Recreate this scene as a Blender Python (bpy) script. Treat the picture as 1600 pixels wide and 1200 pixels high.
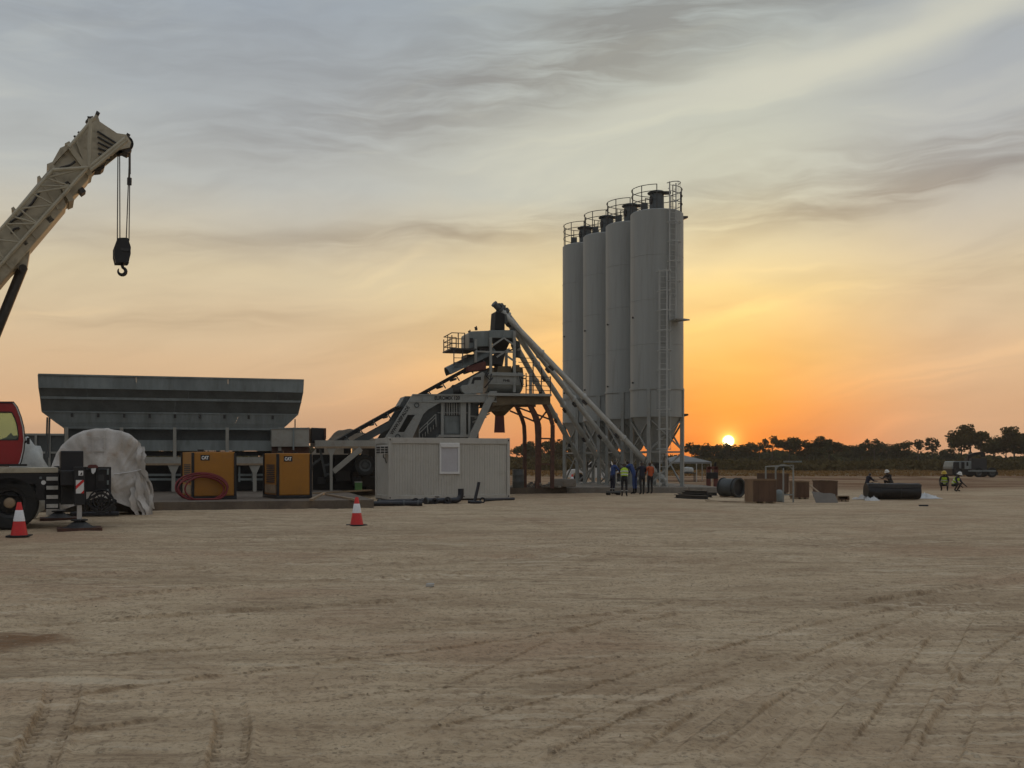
import bpy, bmesh, math, random
import numpy as np
from mathutils import Vector, Matrix

# ---------------------------------------------------------------- camera
sc = bpy.context.scene
for o in list(bpy.data.objects):
    bpy.data.objects.remove(o)
COL = sc.collection
H = 1.7            # eye height
FPX = 1600.0       # focal length in photo pixels
HZ = 720.0         # horizon row of the photo
cam = bpy.data.cameras.new('camera')
camo = bpy.data.objects.new('camera', cam)
COL.objects.link(camo)
camo.location = (0, 0, H)
camo.rotation_euler = (math.radians(90), 0, 0)
cam.sensor_width = 36
cam.lens = 36
cam.shift_y = 0.075
cam.clip_end = 3000
cam.clip_start = 0.1
sc.camera = camo

sc.view_settings.view_transform = 'Standard'
sc.view_settings.look = 'None'
sc.view_settings.gamma = 1
sc.view_settings.use_curve_mapping = False
sc.view_settings.exposure = 0.0
sc.cycles.volume_bounces = 0
sc.cycles.max_bounces = 5
sc.cycles.diffuse_bounces = 3
sc.cycles.glossy_bounces = 2
sc.cycles.transparent_max_bounces = 8
sc.cycles.use_light_tree = False
sc.cycles.use_adaptive_sampling = True
sc.cycles.adaptive_threshold = 0.02

# ---------------------------------------------------------------- sky
SUN_AZ = math.atan(338 / 1600)
SUN_EL = math.radians(1.08)
SUN = Vector((math.sin(SUN_AZ) * math.cos(SUN_EL), math.cos(SUN_AZ) * math.cos(SUN_EL), math.sin(SUN_EL)))


def lin(c):
    r = []
    for x in c[:3]:
        x = x / 255.0
        r.append(x / 12.92 if x <= 0.04045 else ((x + 0.055) / 1.055) ** 2.4)
    return (r[0], r[1], r[2], 1.0)


class NT:
    """tiny helper around a node tree"""
    def __init__(s, tree):
        s.t = tree
        s.n = tree.nodes
        s.l = tree.links

    def new(s, typ, **kw):
        n = s.n.new(typ)
        for k, v in kw.items():
            setattr(n, k, v)
        return n

    def put(s, sock, val):
        if isinstance(val, bpy.types.NodeSocket):
            s.l.new(val, sock)
        else:
            try:
                sock.default_value = val
            except Exception:
                sock.default_value = (val, val, val)

    def m(s, op, a, b=0.0, c=0.0, clamp=False):
        n = s.n.new('ShaderNodeMath')
        n.operation = op
        n.use_clamp = clamp
        s.put(n.inputs[0], a)
        s.put(n.inputs[1], b)
        s.put(n.inputs[2], c)
        return n.outputs[0]

    def mix(s, f, a, b, mode='MIX'):
        n = s.n.new('ShaderNodeMix')
        n.data_type = 'RGBA'
        n.blend_type = mode
        n.clamp_factor = True
        s.put(n.inputs[0], f)
        s.put(n.inputs[6], a)
        s.put(n.inputs[7], b)
        return n.outputs[2]

    def smooth(s, x, a, b):
        n = s.n.new('ShaderNodeMapRange')
        n.interpolation_type = 'SMOOTHSTEP'
        s.put(n.inputs[0], x)
        n.inputs[1].default_value = a
        n.inputs[2].default_value = b
        return n.outputs[0]

    def ramp(s, x, stops, interp='LINEAR'):
        n = s.n.new('ShaderNodeValToRGB')
        n.color_ramp.interpolation = interp
        e = n.color_ramp.elements
        while len(e) < len(stops):
            e.new(0.5)
        for i, (p, c) in enumerate(stops):
            e[i].position = p
            e[i].color = c
        s.put(n.inputs[0], x)
        return n.outputs[0]

    def noise(s, vec, scale, detail=4, rough=0.5, dist=0.0):
        n = s.n.new('ShaderNodeTexNoise')
        n.inputs['Scale'].default_value = scale
        n.inputs['Detail'].default_value = detail
        n.inputs['Roughness'].default_value = rough
        n.inputs['Distortion'].default_value = dist
        if vec is not None:
            s.l.new(vec, n.inputs['Vector'])
        return n.outputs[0]

    def comb(s, x, y, z):
        n = s.n.new('ShaderNodeCombineXYZ')
        s.put(n.inputs[0], x)
        s.put(n.inputs[1], y)
        s.put(n.inputs[2], z)
        return n.outputs[0]


def build_world():
    w = bpy.data.worlds.new('World')
    sc.world = w
    w.use_nodes = True
    T = NT(w.node_tree)
    for n in list(T.n):
        T.n.remove(n)
    out = T.new('ShaderNodeOutputWorld')
    bg = T.new('ShaderNodeBackground')
    bg.inputs[1].default_value = 1.0
    T.l.new(bg.outputs[0], out.inputs[0])
    tc = T.new('ShaderNodeTexCoord')
    sep = T.new('ShaderNodeSeparateXYZ')
    T.l.new(tc.outputs['Generated'], sep.inputs[0])
    dx, dy, dz = sep.outputs
    hz = T.m('SQRT', T.m('ADD', T.m('MULTIPLY', dx, dx), T.m('MULTIPLY', dy, dy)))
    el = T.m('ARCTAN2', dz, hz)
    az = T.m('SUBTRACT', T.m('ARCTAN2', dx, dy), SUN_AZ)
    # wrap azimuth (sun at 0) into -pi..pi
    az = T.m('WRAP', az, math.pi, -math.pi)
    t0 = T.m('SQRT', T.m('DIVIDE', T.m('MAXIMUM', el, 0.0), math.pi / 2))
    # soft billows so that the bands of colour are not ruler-straight
    vec = T.comb(T.m('MULTIPLY', az, 1.0), T.m('MULTIPLY', el, 3.5), 0.0)
    nbig = T.noise(vec, 2.2, 3, 0.55, 0.3)
    t = T.m('ADD', t0, T.m('MULTIPLY', T.m('SUBTRACT', nbig, 0.5), 0.07))
    t = T.m('MINIMUM', T.m('MAXIMUM', t, 0.0), 1.0)
    zen = lin((178, 183, 188))
    near = T.ramp(t, [(0.0, lin((222, 112, 44))), (.10, lin((238, 134, 52))), (.178, lin((243, 158, 72))), (.252, lin((246, 194, 108))),
                      (.327, lin((246, 220, 152))), (.404, lin((204, 206, 186))), (.519, lin((172, 180, 178))),
                      (.707, lin((166, 174, 180))), (1.0, zen)])
    side = T.ramp(t, [(0.0, lin((206, 158, 122))), (.178, lin((210, 171, 134))), (.252, lin((216, 185, 148))),
                      (.327, lin((214, 198, 166))), (.404, lin((184, 186, 182))), (.519, lin((156, 165, 174))),
                      (.707, lin((160, 168, 179))), (1.0, zen)])
    back = T.ramp(t, [(0.0, lin((104, 98, 98))), (.25, lin((126, 122, 122))), (.4, lin((146, 148, 151))),
                      (.7, lin((166, 171, 178))), (1.0, zen)])
    aabs = T.m('MAXIMUM', T.m('MULTIPLY', az, 1.9), T.m('MULTIPLY', az, -1.0))
    # right of the sun the sky cools faster; keep it one smooth function of angle
    f1 = T.smooth(aabs, 0.0, 0.44)
    col = T.mix(f1, near, side)
    adeg = T.m('ABSOLUTE', az)
    f2 = T.smooth(adeg, 0.75, 1.9)
    col = T.mix(f2, col, back)
    # physically based dusk sky mixed in
    sky = T.new('ShaderNodeTexSky')
    sky.sky_type = 'NISHITA'
    sky.sun_disc = False
    sky.sun_elevation = SUN_EL
    sky.sun_rotation = SUN_AZ
    sky.altitude = 50
    sky.air_density = 1.2
    sky.dust_density = 3.0
    col = T.mix(1.0, col, T.mix(1.0, sky.outputs[0], (0.012, 0.012, 0.012, 1), 'MULTIPLY'), 'ADD')
    # ---- streaked cloud
    warp = T.m('MULTIPLY', T.m('SUBTRACT', T.noise(T.comb(T.m('MULTIPLY', az, 2.4), T.m('MULTIPLY', el, 7.0), 3.7), 2.0, 3, 0.55), 0.5), 0.062)
    wy = T.m('ADD', el, warp)
    dens = None
    # (azimuth centre rel. sun, half length, elevation centre, slope, half thickness, weight)
    bands = [(-.17, .16, .222, .12, .016, .8), (-.36, .16, .212, .02, .010, .5), (.17, .26, .272, .10, .020, .8), (.10, .22, .232, .16, .016, .75),
             (-.17, .22, .365, .26, .05, .9), (.08, .28, .43, .18, .045, .7), (-.5, .26, .13, -.03, .014, .35),
             (.2, .2, .165, .02, .010, .35), (.22, .16, .245, .1, .010, .5), (-.62, .3, .40, -.05, .05, .4), (-.42, .16, .30, .18, .03, .4),
             (-.05, .28, .145, .02, .008, .25), (-.75, .4, .2, .02, .02, .4), (.7, .4, .2, .05, .03, .4), (.9, .5, .34, .1, .05, .4)]
    fine = T.noise(T.comb(T.m('MULTIPLY', az, 5.0), T.m('MULTIPLY', wy, 38.0), 1.3), 1.6, 4, 0.6, 0.4)
    for (a0, hl, e0, sl, th, wt) in bands:
        da = T.m('SUBTRACT', az, a0)
        ee = T.m('SUBTRACT', wy, T.m('ADD', T.m('MULTIPLY', da, sl), e0))
        q = T.m('ADD', T.m('POWER', T.m('ABSOLUTE', T.m('DIVIDE', da, hl)), 2.0), T.m('POWER', T.m('ABSOLUTE', T.m('DIVIDE', ee, th)), 2.0))
        g = T.m('MULTIPLY', T.m('EXPONENT', T.m('MULTIPLY', q, -1.0)), wt)
        dens = g if dens is None else T.m('ADD', dens, g)
    dens = T.m('MULTIPLY', dens, T.smooth(fine, 0.22, 0.68))
    dens = T.m('MINIMUM', dens, 1.0)
    col = T.mix(T.m('MULTIPLY', dens, 0.62), col, T.mix(1.0, col, (0.50, 0.44, 0.42, 1), 'MULTIPLY'))
    # pale veil streaks
    veil = T.noise(T.comb(T.m('MULTIPLY', az, 2.2), T.m('SUBTRACT', T.m('MULTIPLY', wy, 13.0), T.m('MULTIPLY', az, 2.4)), 8.1), 1.5, 4, 0.58, 0.5)
    col = T.mix(T.m('MULTIPLY', T.smooth(veil, 0.5, 0.72), 0.45), col, T.mix(1.0, col, (1.28, 1.24, 1.14, 1), 'MULTIPLY'))
    col = T.mix(T.m('MULTIPLY', T.smooth(veil, 0.5, 0.3), 0.35), col, T.mix(1.0, col, (0.78, 0.77, 0.78, 1), 'MULTIPLY'))
    # bright band of thin cloud, upper right
    da = T.m('SUBTRACT', az, .16)
    ee = T.m('SUBTRACT', wy, T.m('ADD', T.m('MULTIPLY', da, .2), .372))
    q = T.m('ADD', T.m('POWER', T.m('ABSOLUTE', T.m('DIVIDE', da, .34)), 2.0), T.m('POWER', T.m('ABSOLUTE', T.m('DIVIDE', ee, .022)), 2.0))
    br = T.m('MULTIPLY', T.m('EXPONENT', T.m('MULTIPLY', q, -1.0)), 0.75)
    col = T.mix(br, col, lin((214, 212, 194)))
    # ---- aureole and disc of the sun
    dot = T.new('ShaderNodeVectorMath', operation='DOT_PRODUCT')
    T.l.new(tc.outputs['Generated'], dot.inputs[0])
    dot.inputs[1].default_value = SUN
    ang = T.m('ARCCOSINE', T.m('MINIMUM', dot.outputs['Value'], 1.0))
    g1 = T.m('EXPONENT', T.m('DIVIDE', ang, -0.030))
    g2 = T.m('EXPONENT', T.m('DIVIDE', ang, -0.13))
    col = T.mix(1.0, col, T.mix(1.0, (0.40, 0.14, 0.012, 1), T.comb(g1, g1, g1), 'MULTIPLY'), 'ADD')
    col = T.mix(1.0, col, T.mix(1.0, (0.10, 0.025, -0.02, 1), T.comb(g2, g2, g2), 'MULTIPLY'), 'ADD')
    g0 = T.m('EXPONENT', T.m('DIVIDE', T.m('MAXIMUM', T.m('SUBTRACT', ang, 0.0045), 0.0), -0.0045))
    col = T.mix(1.0, col, T.mix(1.0, (1.3, 0.75, 0.18, 1), T.comb(g0, g0, g0), 'MULTIPLY'), 'ADD')
    disc = T.smooth(ang, 0.0062, 0.0042)
    col = T.mix(disc, col, (5.5, 4.2, 2.0, 1))
    T.l.new(col, bg.inputs[0])
    w.cycles.sampling_method = 'MANUAL'
    w.cycles.sample_map_resolution = 2048


build_world()

sl = bpy.data.lights.new('sun', 'SUN')
sl.energy = 0.6
sl.angle = math.radians(0.6)
sl.color = (1.0, 0.55, 0.22)
slo = bpy.data.objects.new('sun', sl)
COL.objects.link(slo)
slo.location = SUN * 100
slo.rotation_euler = (-SUN).to_track_quat('-Z', 'Y').to_euler()


# ---------------------------------------------------------------- helpers
def G(px, py, z=0.0):
    Y = FPX * (H - z) / (py - HZ)
    return Vector(((px - 800) / FPX * Y, Y, z))


def P(px, py, Y):
    return Vector(((px - 800) / FPX * Y, Y, H + (HZ - py) / FPX * Y))


class Frame:
    """local frame of a thing: u to its right, v away, z up"""
    def __init__(s, loc, rz=0.0):
        s.loc = Vector(loc)
        s.rz = rz
        s.eu = Vector((math.cos(rz), math.sin(rz), 0))
        s.ev = Vector((-math.sin(rz), math.cos(rz), 0))

    def px(s, px, py, v=0.0):
        O = Vector((0, 0, H))
        d = Vector(((px - 800) / FPX, 1, (HZ - py) / FPX))
        t = (v + (s.loc - O).dot(s.ev)) / d.dot(s.ev)
        p = O + d * t - s.loc
        return Vector((p.dot(s.eu), v, p.z))

    def u(s, px, v=0.0):
        return s.px(px, 700, v).x

    def z(s, px, py, v=0.0):
        return s.px(px, py, v).z

    def w2l(s, p):
        p = Vector(p) - s.loc
        return Vector((p.dot(s.eu), p.dot(s.ev), p.z))


class MB:
    def __init__(s):
        s.v = []
        s.f = []
        s.mi = []

    def add(s, vs, fs, mi=0):
        b = len(s.v)
        s.v += [tuple(x) for x in vs]
        s.f += [tuple(i + b for i in f) for f in fs]
        s.mi += [mi] * len(fs)
        return s

    def box(s, x0, x1, y0, y1, z0, z1, mi=0):
        vs = [(x, y, z) for z in (z0, z1) for y in (y0, y1) for x in (x0, x1)]
        return s.add(vs, [(0, 2, 3, 1), (4, 5, 7, 6), (0, 1, 5, 4), (2, 6, 7, 3), (0, 4, 6, 2), (1, 3, 7, 5)], mi)

    def obox(s, c, sx, sy, sz, rz=0.0, mi=0, M=None):
        R = Matrix.Rotation(rz, 3, 'Z') if M is None else M
        c = Vector(c)
        vs = [c + R @ Vector((x * sx / 2, y * sy / 2, z * sz / 2)) for z in (-1, 1) for y in (-1, 1) for x in (-1, 1)]
        return s.add(vs, [(0, 2, 3, 1), (4, 5, 7, 6), (0, 1, 5, 4), (2, 6, 7, 3), (0, 4, 6, 2), (1, 3, 7, 5)], mi)

    def bar(s, p, q, w, h=None, mi=0, up=(0, 0, 1)):
        p, q = Vector(p), Vector(q)
        h = w if h is None else h
        d = (q - p).normalized()
        up = Vector(up)
        if abs(d.dot(up)) > 0.98:
            up = Vector((0, 1, 0))
        a = d.cross(up).normalized()
        b = a.cross(d).normalized()
        vs = [e + a * (i * w / 2) + b * (j * h / 2) for e in (p, q) for (i, j) in ((-1, -1), (1, -1), (1, 1), (-1, 1))]
        return s.add(vs, [(3, 2, 1, 0), (4, 5, 6, 7), (0, 1, 5, 4), (1, 2, 6, 5), (2, 3, 7, 6), (3, 0, 4, 7)], mi)

    def tube(s, p, q, r, r2=None, n=10, mi=0, cap=True):
        p, q = Vector(p), Vector(q)
        r2 = r if r2 is None else r2
        d = (q - p).normalized()
        up = Vector((0, 0, 1)) if abs(d.z) < 0.95 else Vector((0, 1, 0))
        a = d.cross(up).normalized()
        b = a.cross(d)
        vs = []
        for e, rr in ((p, r), (q, r2)):
            for k in range(n):
                t = 2 * math.pi * k / n
                vs.append(e + a * (rr * math.cos(t)) + b * (rr * math.sin(t)))
        fs = [(k, (k + 1) % n, n + (k + 1) % n, n + k) for k in range(n)]
        if cap:
            fs += [tuple(range(n - 1, -1, -1)), tuple(range(n, 2 * n))]
        return s.add(vs, fs, mi)

    def pipe(s, pts, r, n=8, closed=False, mi=0):
        pts = [Vector(p) for p in pts]
        m = len(pts)
        vs = []
        prev = None
        for i, p in enumerate(pts):
            if closed:
                d = (pts[(i + 1) % m] - pts[i - 1]).normalized()
            else:
                d = (pts[min(i + 1, m - 1)] - pts[max(i - 1, 0)]).normalized()
            if prev is None:
                up = Vector((0, 0, 1)) if abs(d.z) < 0.9 else Vector((0, 1, 0))
                a = d.cross(up).normalized()
            else:
                a = (prev - d * prev.dot(d)).normalized()
            prev = a
            b = a.cross(d)
            rr = r[i] if isinstance(r, (list, tuple)) else r
            for k in range(n):
                t = 2 * math.pi * k / n
                vs.append(p + a * (rr * math.cos(t)) + b * (rr * math.sin(t)))
        fs = []
        for i in range(m if closed else m - 1):
            j = (i + 1) % m
            for k in range(n):
                k2 = (k + 1) % n
                fs.append((i * n + k, i * n + k2, j * n + k2, j * n + k))
        if not closed:
            fs += [tuple(range(n - 1, -1, -1)), tuple(range((m - 1) * n, m * n))]
        return s.add(vs, fs, mi)

    def prism(s, poly, vec, mi=0):
        poly = [Vector(p) for p in poly]
        vec = Vector(vec)
        n = len(poly)
        vs = poly + [p + vec for p in poly]
        fs = [tuple(range(n)), tuple(range(2 * n - 1, n - 1, -1))]
        fs += [((k + 1) % n, k, n + k, n + (k + 1) % n) for k in range(n)]
        return s.add(vs, fs, mi)

    def ringprism(s, outer, inner, vec, mi=0):
        n = len(outer)
        vec = Vector(vec)
        o = [Vector(p) for p in outer]
        i = [Vector(p) for p in inner]
        vs = o + i + [p + vec for p in o] + [p + vec for p in i]
        fs = []
        for k in range(n):
            l = (k + 1) % n
            fs += [(k, l, n + l, n + k), (2 * n + l, 2 * n + k, 3 * n + k, 3 * n + l), (l, k, 2 * n + k, 2 * n + l), (n + k, n + l, 3 * n + l, 3 * n + k)]
        return s.add(vs, fs, mi)

    def slab(s, a, b, c, d, th, mi=0):
        a, b, c, d = map(Vector, (a, b, c, d))
        n = (b - a).cross(d - a).normalized()
        return s.prism([a, b, c, d], n * th, mi)

    def lathe(s, prof, c=(0, 0, 0), n=24, axis='z', mi=0, a0=0.0, a1=None, shut=False):
        c = Vector(c)
        full = a1 is None
        m = n if full else n + 1
        vs = []
        for (r, z) in prof:
            for k in range(m):
                t = a0 + (2 * math.pi if full else (a1 - a0)) * k / n
                x, y = r * math.cos(t), r * math.sin(t)
                if axis == 'z':
                    vs.append(c + Vector((x, y, z)))
                elif axis == 'y':
                    vs.append(c + Vector((x, z, y)))
                else:
                    vs.append(c + Vector((z, x, y)))
        fs = []
        L = len(prof)
        for i in range(L if shut else L - 1):
            j = (i + 1) % L
            for k in range(n):
                k2 = (k + 1) % m
                fs.append((i * m + k, i * m + k2, j * m + k2, j * m + k))
        if not shut:
            if prof[0][0] > 1e-4 and full:
                fs.append(tuple(range(m - 1, -1, -1)))
            if prof[-1][0] > 1e-4 and full:
                fs.append(tuple(range((L - 1) * m, L * m)))
        return s.add(vs, fs, mi)

    def text(s, body, o, ex, ey, wid, hei, th=0.01, mi=0, bold=0.02):
        """lettering on a plane: o = lower left corner, ex / ey unit axes"""
        cu = bpy.data.curves.new('t', 'FONT')
        cu.body = body
        cu.offset = bold
        ob = bpy.data.objects.new('t', cu)
        COL.objects.link(ob)
        bpy.context.view_layer.update()
        me = bpy.data.meshes.new_from_object(ob.evaluated_get(bpy.context.evaluated_depsgraph_get()))
        xs = [v.co.x for v in me.vertices]
        ys = [v.co.y for v in me.vertices]
        x0, x1, y0, y1 = min(xs), max(xs), min(ys), max(ys)
        o, ex, ey = Vector(o), Vector(ex).normalized(), Vector(ey).normalized()
        nn = ex.cross(ey) * th
        base = [o + ex * ((v.co.x - x0) / (x1 - x0) * wid) + ey * ((v.co.y - y0) / (y1 - y0) * hei) for v in me.vertices]
        s.add([p + nn for p in base], [tuple(p.vertices) for p in me.polygons], mi)
        bpy.data.objects.remove(ob)
        bpy.data.curves.remove(cu)
        bpy.data.meshes.remove(me)
        return s

    def build(s, name, mats, parent=None, smooth=False, bevel=0.0, fix=True):
        me = bpy.data.meshes.new(name)
        me.from_pydata(s.v, [], s.f)
        if fix:
            bm = bmesh.new()
            bm.from_mesh(me)
            bmesh.ops.recalc_face_normals(bm, faces=bm.faces)
            bm.to_mesh(me)
            bm.free()
        ms = mats if isinstance(mats, (list, tuple)) else [mats]
        for m in ms:
            me.materials.append(m)
        if len(ms) > 1 and not fix:
            for p, i in zip(me.polygons, s.mi):
                p.material_index = i
        elif len(ms) > 1:
            for p, i in zip(me.polygons, s.mi):
                p.material_index = i
        o = bpy.data.objects.new(name, me)
        COL.objects.link(o)
        if parent is not None:
            o.parent = parent
        if smooth:
            for p in me.polygons:
                p.use_smooth = True
            if smooth == 'auto':
                bm = bmesh.new()
                bm.from_mesh(me)
                for e in bm.edges:
                    if len(e.link_faces) == 2 and e.calc_face_angle(0) > 0.6:
                        e.smooth = False
                bm.to_mesh(me)
                bm.free()
        if bevel:
            b = o.modifiers.new('bevel', 'BEVEL')
            b.width = bevel
            b.segments = 2
            b.limit_method = 'ANGLE'
        return o


def tag(o, label=None, cat=None, group=None, kind=None):
    if label:
        o['label'] = label
    if cat:
        o['category'] = cat
    if group:
        o['group'] = group
    if kind:
        o['kind'] = kind
    return o


def thing(name, label, cat, loc=(0, 0, 0), rz=0.0, group=None):
    o = bpy.data.objects.new(name, None)
    o.empty_display_size = 0.3
    COL.objects.link(o)
    o.location = loc
    o.rotation_euler = (0, 0, rz)
    return tag(o, label, cat, group)


def copy_tree(o, parent=None):
    c = o.copy()
    COL.objects.link(c)
    if parent is not None:
        c.parent = parent
    for ch in list(o.children):
        copy_tree(ch, c)
    return c


# ---------------------------------------------------------------- materials
def mat(name, col, rough=0.6, metal=0.0, var=0.18, vs=1.5, bump=0.0, bs=25.0, dirt=None, dirt_amt=0.5, spec=0.5, coat=0.0, stretch=None):
    m = bpy.data.materials.new(name)
    m.use_nodes = True
    T = NT(m.node_tree)
    b = T.n['Principled BSDF']
    tc = T.new('ShaderNodeTexCoord')
    vec = tc.outputs['Object']
    if stretch:
        mp = T.new('ShaderNodeMapping')
        mp.inputs['Scale'].default_value = stretch
        T.l.new(vec, mp.inputs[0])
        vec = mp.outputs[0]
    n1 = T.noise(vec, vs, 6, 0.6)
    n2 = T.noise(vec, vs * 9, 4, 0.6)
    f = T.m('ADD', T.m('MULTIPLY', n1, 0.7), T.m('MULTIPLY', n2, 0.3))
    lo = tuple(c * (1 - var) for c in col[:3]) + (1,)
    hi = tuple(min(1, c * (1 + var)) for c in col[:3]) + (1,)
    c = T.mix(T.smooth(f, 0.34, 0.66), lo, hi)
    if dirt:
        n3 = T.noise(vec, vs * 2.3, 7, 0.65, 0.6)
        c = T.mix(T.m('MULTIPLY', T.smooth(n3, 0.5, 0.72), dirt_amt), c, tuple(dirt[:3]) + (1,))
    T.l.new(c, b.inputs['Base Color'])
    T.l.new(T.m('ADD', T.m('MULTIPLY', T.m('SUBTRACT', f, 0.5), 0.3), rough), b.inputs['Roughness'])
    b.inputs['Metallic'].default_value = metal
    b.inputs['Specular IOR Level'].default_value = spec
    b.inputs['Coat Weight'].default_value = coat
    if bump:
        bp = T.new('ShaderNodeBump')
        bp.inputs['Strength'].default_value = bump
        bp.inputs['Distance'].default_value = 0.02
        T.l.new(T.noise(vec, bs, 5, 0.6), bp.inputs['Height'])
        T.l.new(bp.outputs[0], b.inputs['Normal'])
    return m


DUST = (0.22, 0.17, 0.12)
M = {}
M['silo'] = mat('silo_paint', (.30, .315, .30), .5, var=.07, vs=.9, dirt=(.23, .22, .19), dirt_amt=.4, stretch=(1.6, 1.6, .10))
M['steel_paint'] = mat('pale_steel_paint', (.28, .29, .27), .5, var=.10, dirt=DUST, dirt_amt=.4)
M['galv'] = mat('galvanised_steel', (.20, .228, .225), .5, metal=.35, var=.22, vs=.8, dirt=(.10, .10, .09), dirt_amt=.4, stretch=(1, 1, .25))
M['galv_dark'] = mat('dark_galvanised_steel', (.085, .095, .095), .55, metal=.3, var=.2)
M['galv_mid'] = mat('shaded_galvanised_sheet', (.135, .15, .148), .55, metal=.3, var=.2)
M['cream'] = mat('cream_paint', (.31, .30, .26), .5, var=.1, dirt=DUST, dirt_amt=.4)
M['office'] = mat('office_wall_paint', (.47, .455, .405), .55, var=.05, vs=.7, dirt=(.3, .27, .21), dirt_amt=.3)
M['office_trim'] = mat('office_trim_paint', (.45, .435, .39), .5, var=.06, dirt=DUST, dirt_amt=.25)
M['shutter'] = mat('shutter_plastic', (.56, .55, .57), .45, var=.04)
M['black'] = mat('black_paint', (.012, .012, .013), .5, var=.3)
M['rubber'] = mat('tyre_rubber', (.016, .016, .015), .85, var=.3, dirt=(.06, .05, .04), dirt_amt=.3)
M['screw'] = mat('screw_tube_paint', (.52, .53, .50), .5, var=.1, dirt=DUST, dirt_amt=.35)
M['ladder'] = mat('ladder_galvanised', (.42, .43, .41), .5, var=.1)
M['belt'] = mat('belt_rubber', (.012, .012, .012), .8)
M['dark'] = mat('dark_steel', (.035, .035, .035), .55, var=.3)
M['grease'] = mat('greasy_steel', (.05, .045, .04), .5, metal=.3, var=.3)
M['rust'] = mat('rusty_steel', (.085, .038, .025), .75, var=.35, vs=4)
M['redbrown'] = mat('red_oxide_paint', (.13, .035, .028), .6, var=.25)
M['yellow'] = mat('generator_yellow', (.37, .155, .013), .42, var=.08, vs=.8, dirt=(.2, .12, .05), dirt_amt=.25)
M['white'] = mat('white_paint', (.7, .7, .68), .5, var=.05)
M['white_dirty'] = mat('dusty_white_paint', (.5, .49, .45), .6, var=.12, dirt=DUST, dirt_amt=.5)
M['red'] = mat('red_paint', (.30, .008, .010), .32, var=.1, coat=.4)
M['crane_cream'] = mat('crane_boom_paint', (.44, .395, .29), .5, var=.14, vs=1.1, dirt=(.13, .10, .065), dirt_amt=.55)
M['crane_pale'] = mat('crane_jib_paint', (.42, .385, .285), .5, var=.1, dirt=(.2, .16, .1), dirt_amt=.4)
M['chrome'] = mat('chromed_steel', (.5, .5, .5), .3, metal=.7, var=.1)
M['rubber_hose'] = mat('red_hose_plastic', (.17, .012, .015), .5, var=.15)
M['cone_red'] = mat('cone_red_plastic', (.62, .02, .018), .5, var=.1, vs=5, dirt=(.25, .05, .03), dirt_amt=.3)
M['cone_white'] = mat('cone_white_sleeve', (.75, .75, .76), .4, var=.06, vs=6)
M['concrete'] = mat('concrete', (.21, .19, .16), .85, var=.2, vs=1.2, bump=.4, bs=20, dirt=(.17, .12, .08), dirt_amt=.6)
M['slab'] = mat('soil_stained_concrete', (.14, .112, .085), .9, var=.25, vs=1.0, bump=.5, bs=14, dirt=(.23, .17, .11), dirt_amt=.6)
M['sheet'] = mat('white_plastic_sheet', (.56, .53, .49), .5, var=.12, vs=1.3, bump=.5, bs=9, dirt=(.40, .30, .22), dirt_amt=.55)
M['sheet2'] = mat('clear_plastic_sheet', (.62, .63, .62), .4, var=.12, vs=3, bump=.5, bs=12)
M['sand_bag'] = mat('woven_white_bag', (.5, .52, .5), .7, var=.15, vs=3, bump=.5, bs=14)
M['ply'] = mat('plywood', (.20, .125, .07), .75, var=.2, vs=3, stretch=(1, 1, .2))
M['ply_dark'] = mat('dark_plywood', (.105, .06, .036), .8, var=.25, vs=3, stretch=(1, 1, .2))
M['timber'] = mat('sawn_timber', (.30, .22, .14), .8, var=.2, vs=4)
M['pvc'] = mat('black_plastic_pipe', (.015, .016, .022), .4, var=.2)
M['bark'] = mat('bark', (.07, .055, .04), .9, var=.3, vs=3)
M['skin'] = mat('skin', (.05, .028, .018), .5, var=.1)
M['blue_cloth'] = mat('blue_workwear', (.025, .055, .17), .85, var=.15, vs=6)
M['navy_cloth'] = mat('navy_workwear', (.012, .014, .03), .85, var=.15, vs=6)
M['black_cloth'] = mat('black_trousers', (.014, .014, .016), .85, var=.15, vs=6)
M['orange_cloth'] = mat('orange_shirt', (.45, .09, .025), .85, var=.1, vs=6)
M['hivis'] = mat('lime_vest', (.42, .60, .04), .7, var=.08, vs=6)
M['hivis_orange'] = mat('orange_vest', (.6, .16, .03), .7, var=.08, vs=6)
M['reflect'] = mat('reflective_tape', (.6, .61, .6), .35, var=.05)
M['helmet_w'] = mat('white_helmet', (.7, .7, .66), .4, var=.05)
M['helmet_y'] = mat('yellow_helmet', (.6, .42, .05), .4, var=.05)
M['green_box'] = mat('green_plastic', (.08, .2, .06), .5)
M['print'] = mat('black_print', (.012, .012, .012), .6, var=.1)
M['print_white'] = mat('white_print', (.75, .75, .73), .5, var=.05)
M['tent'] = mat('tent_canvas', (.2, .205, .2), .7, var=.1)
M['cement'] = mat('cement_stained_steel', (.11, .085, .05), .8, var=.35, vs=1.6, dirt=(.18, .13, .07), dirt_amt=.6)


def glass(name, col, alpha=.35):
    m = bpy.data.materials.new(name)
    m.use_nodes = True
    T = NT(m.node_tree)
    b = T.n['Principled BSDF']
    b.inputs['Base Color'].default_value = col
    b.inputs['Roughness'].default_value = .05
    tr = T.new('ShaderNodeBsdfTransparent')
    tr.inputs[0].default_value = col
    mx = T.new('ShaderNodeMixShader')
    mx.inputs[0].default_value = 1 - alpha
    T.l.new(b.outputs[0], mx.inputs[1])
    T.l.new(tr.outputs[0], mx.inputs[2])
    T.l.new(mx.outputs[0], T.n['Material Output'].inputs[0])
    return m


M['glass'] = glass('tinted_cab_glass', (.78, .86, .74, 1), .12)
M['dark_glass'] = glass('dark_window_glass', (.03, .035, .04, 1), .8)


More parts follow.
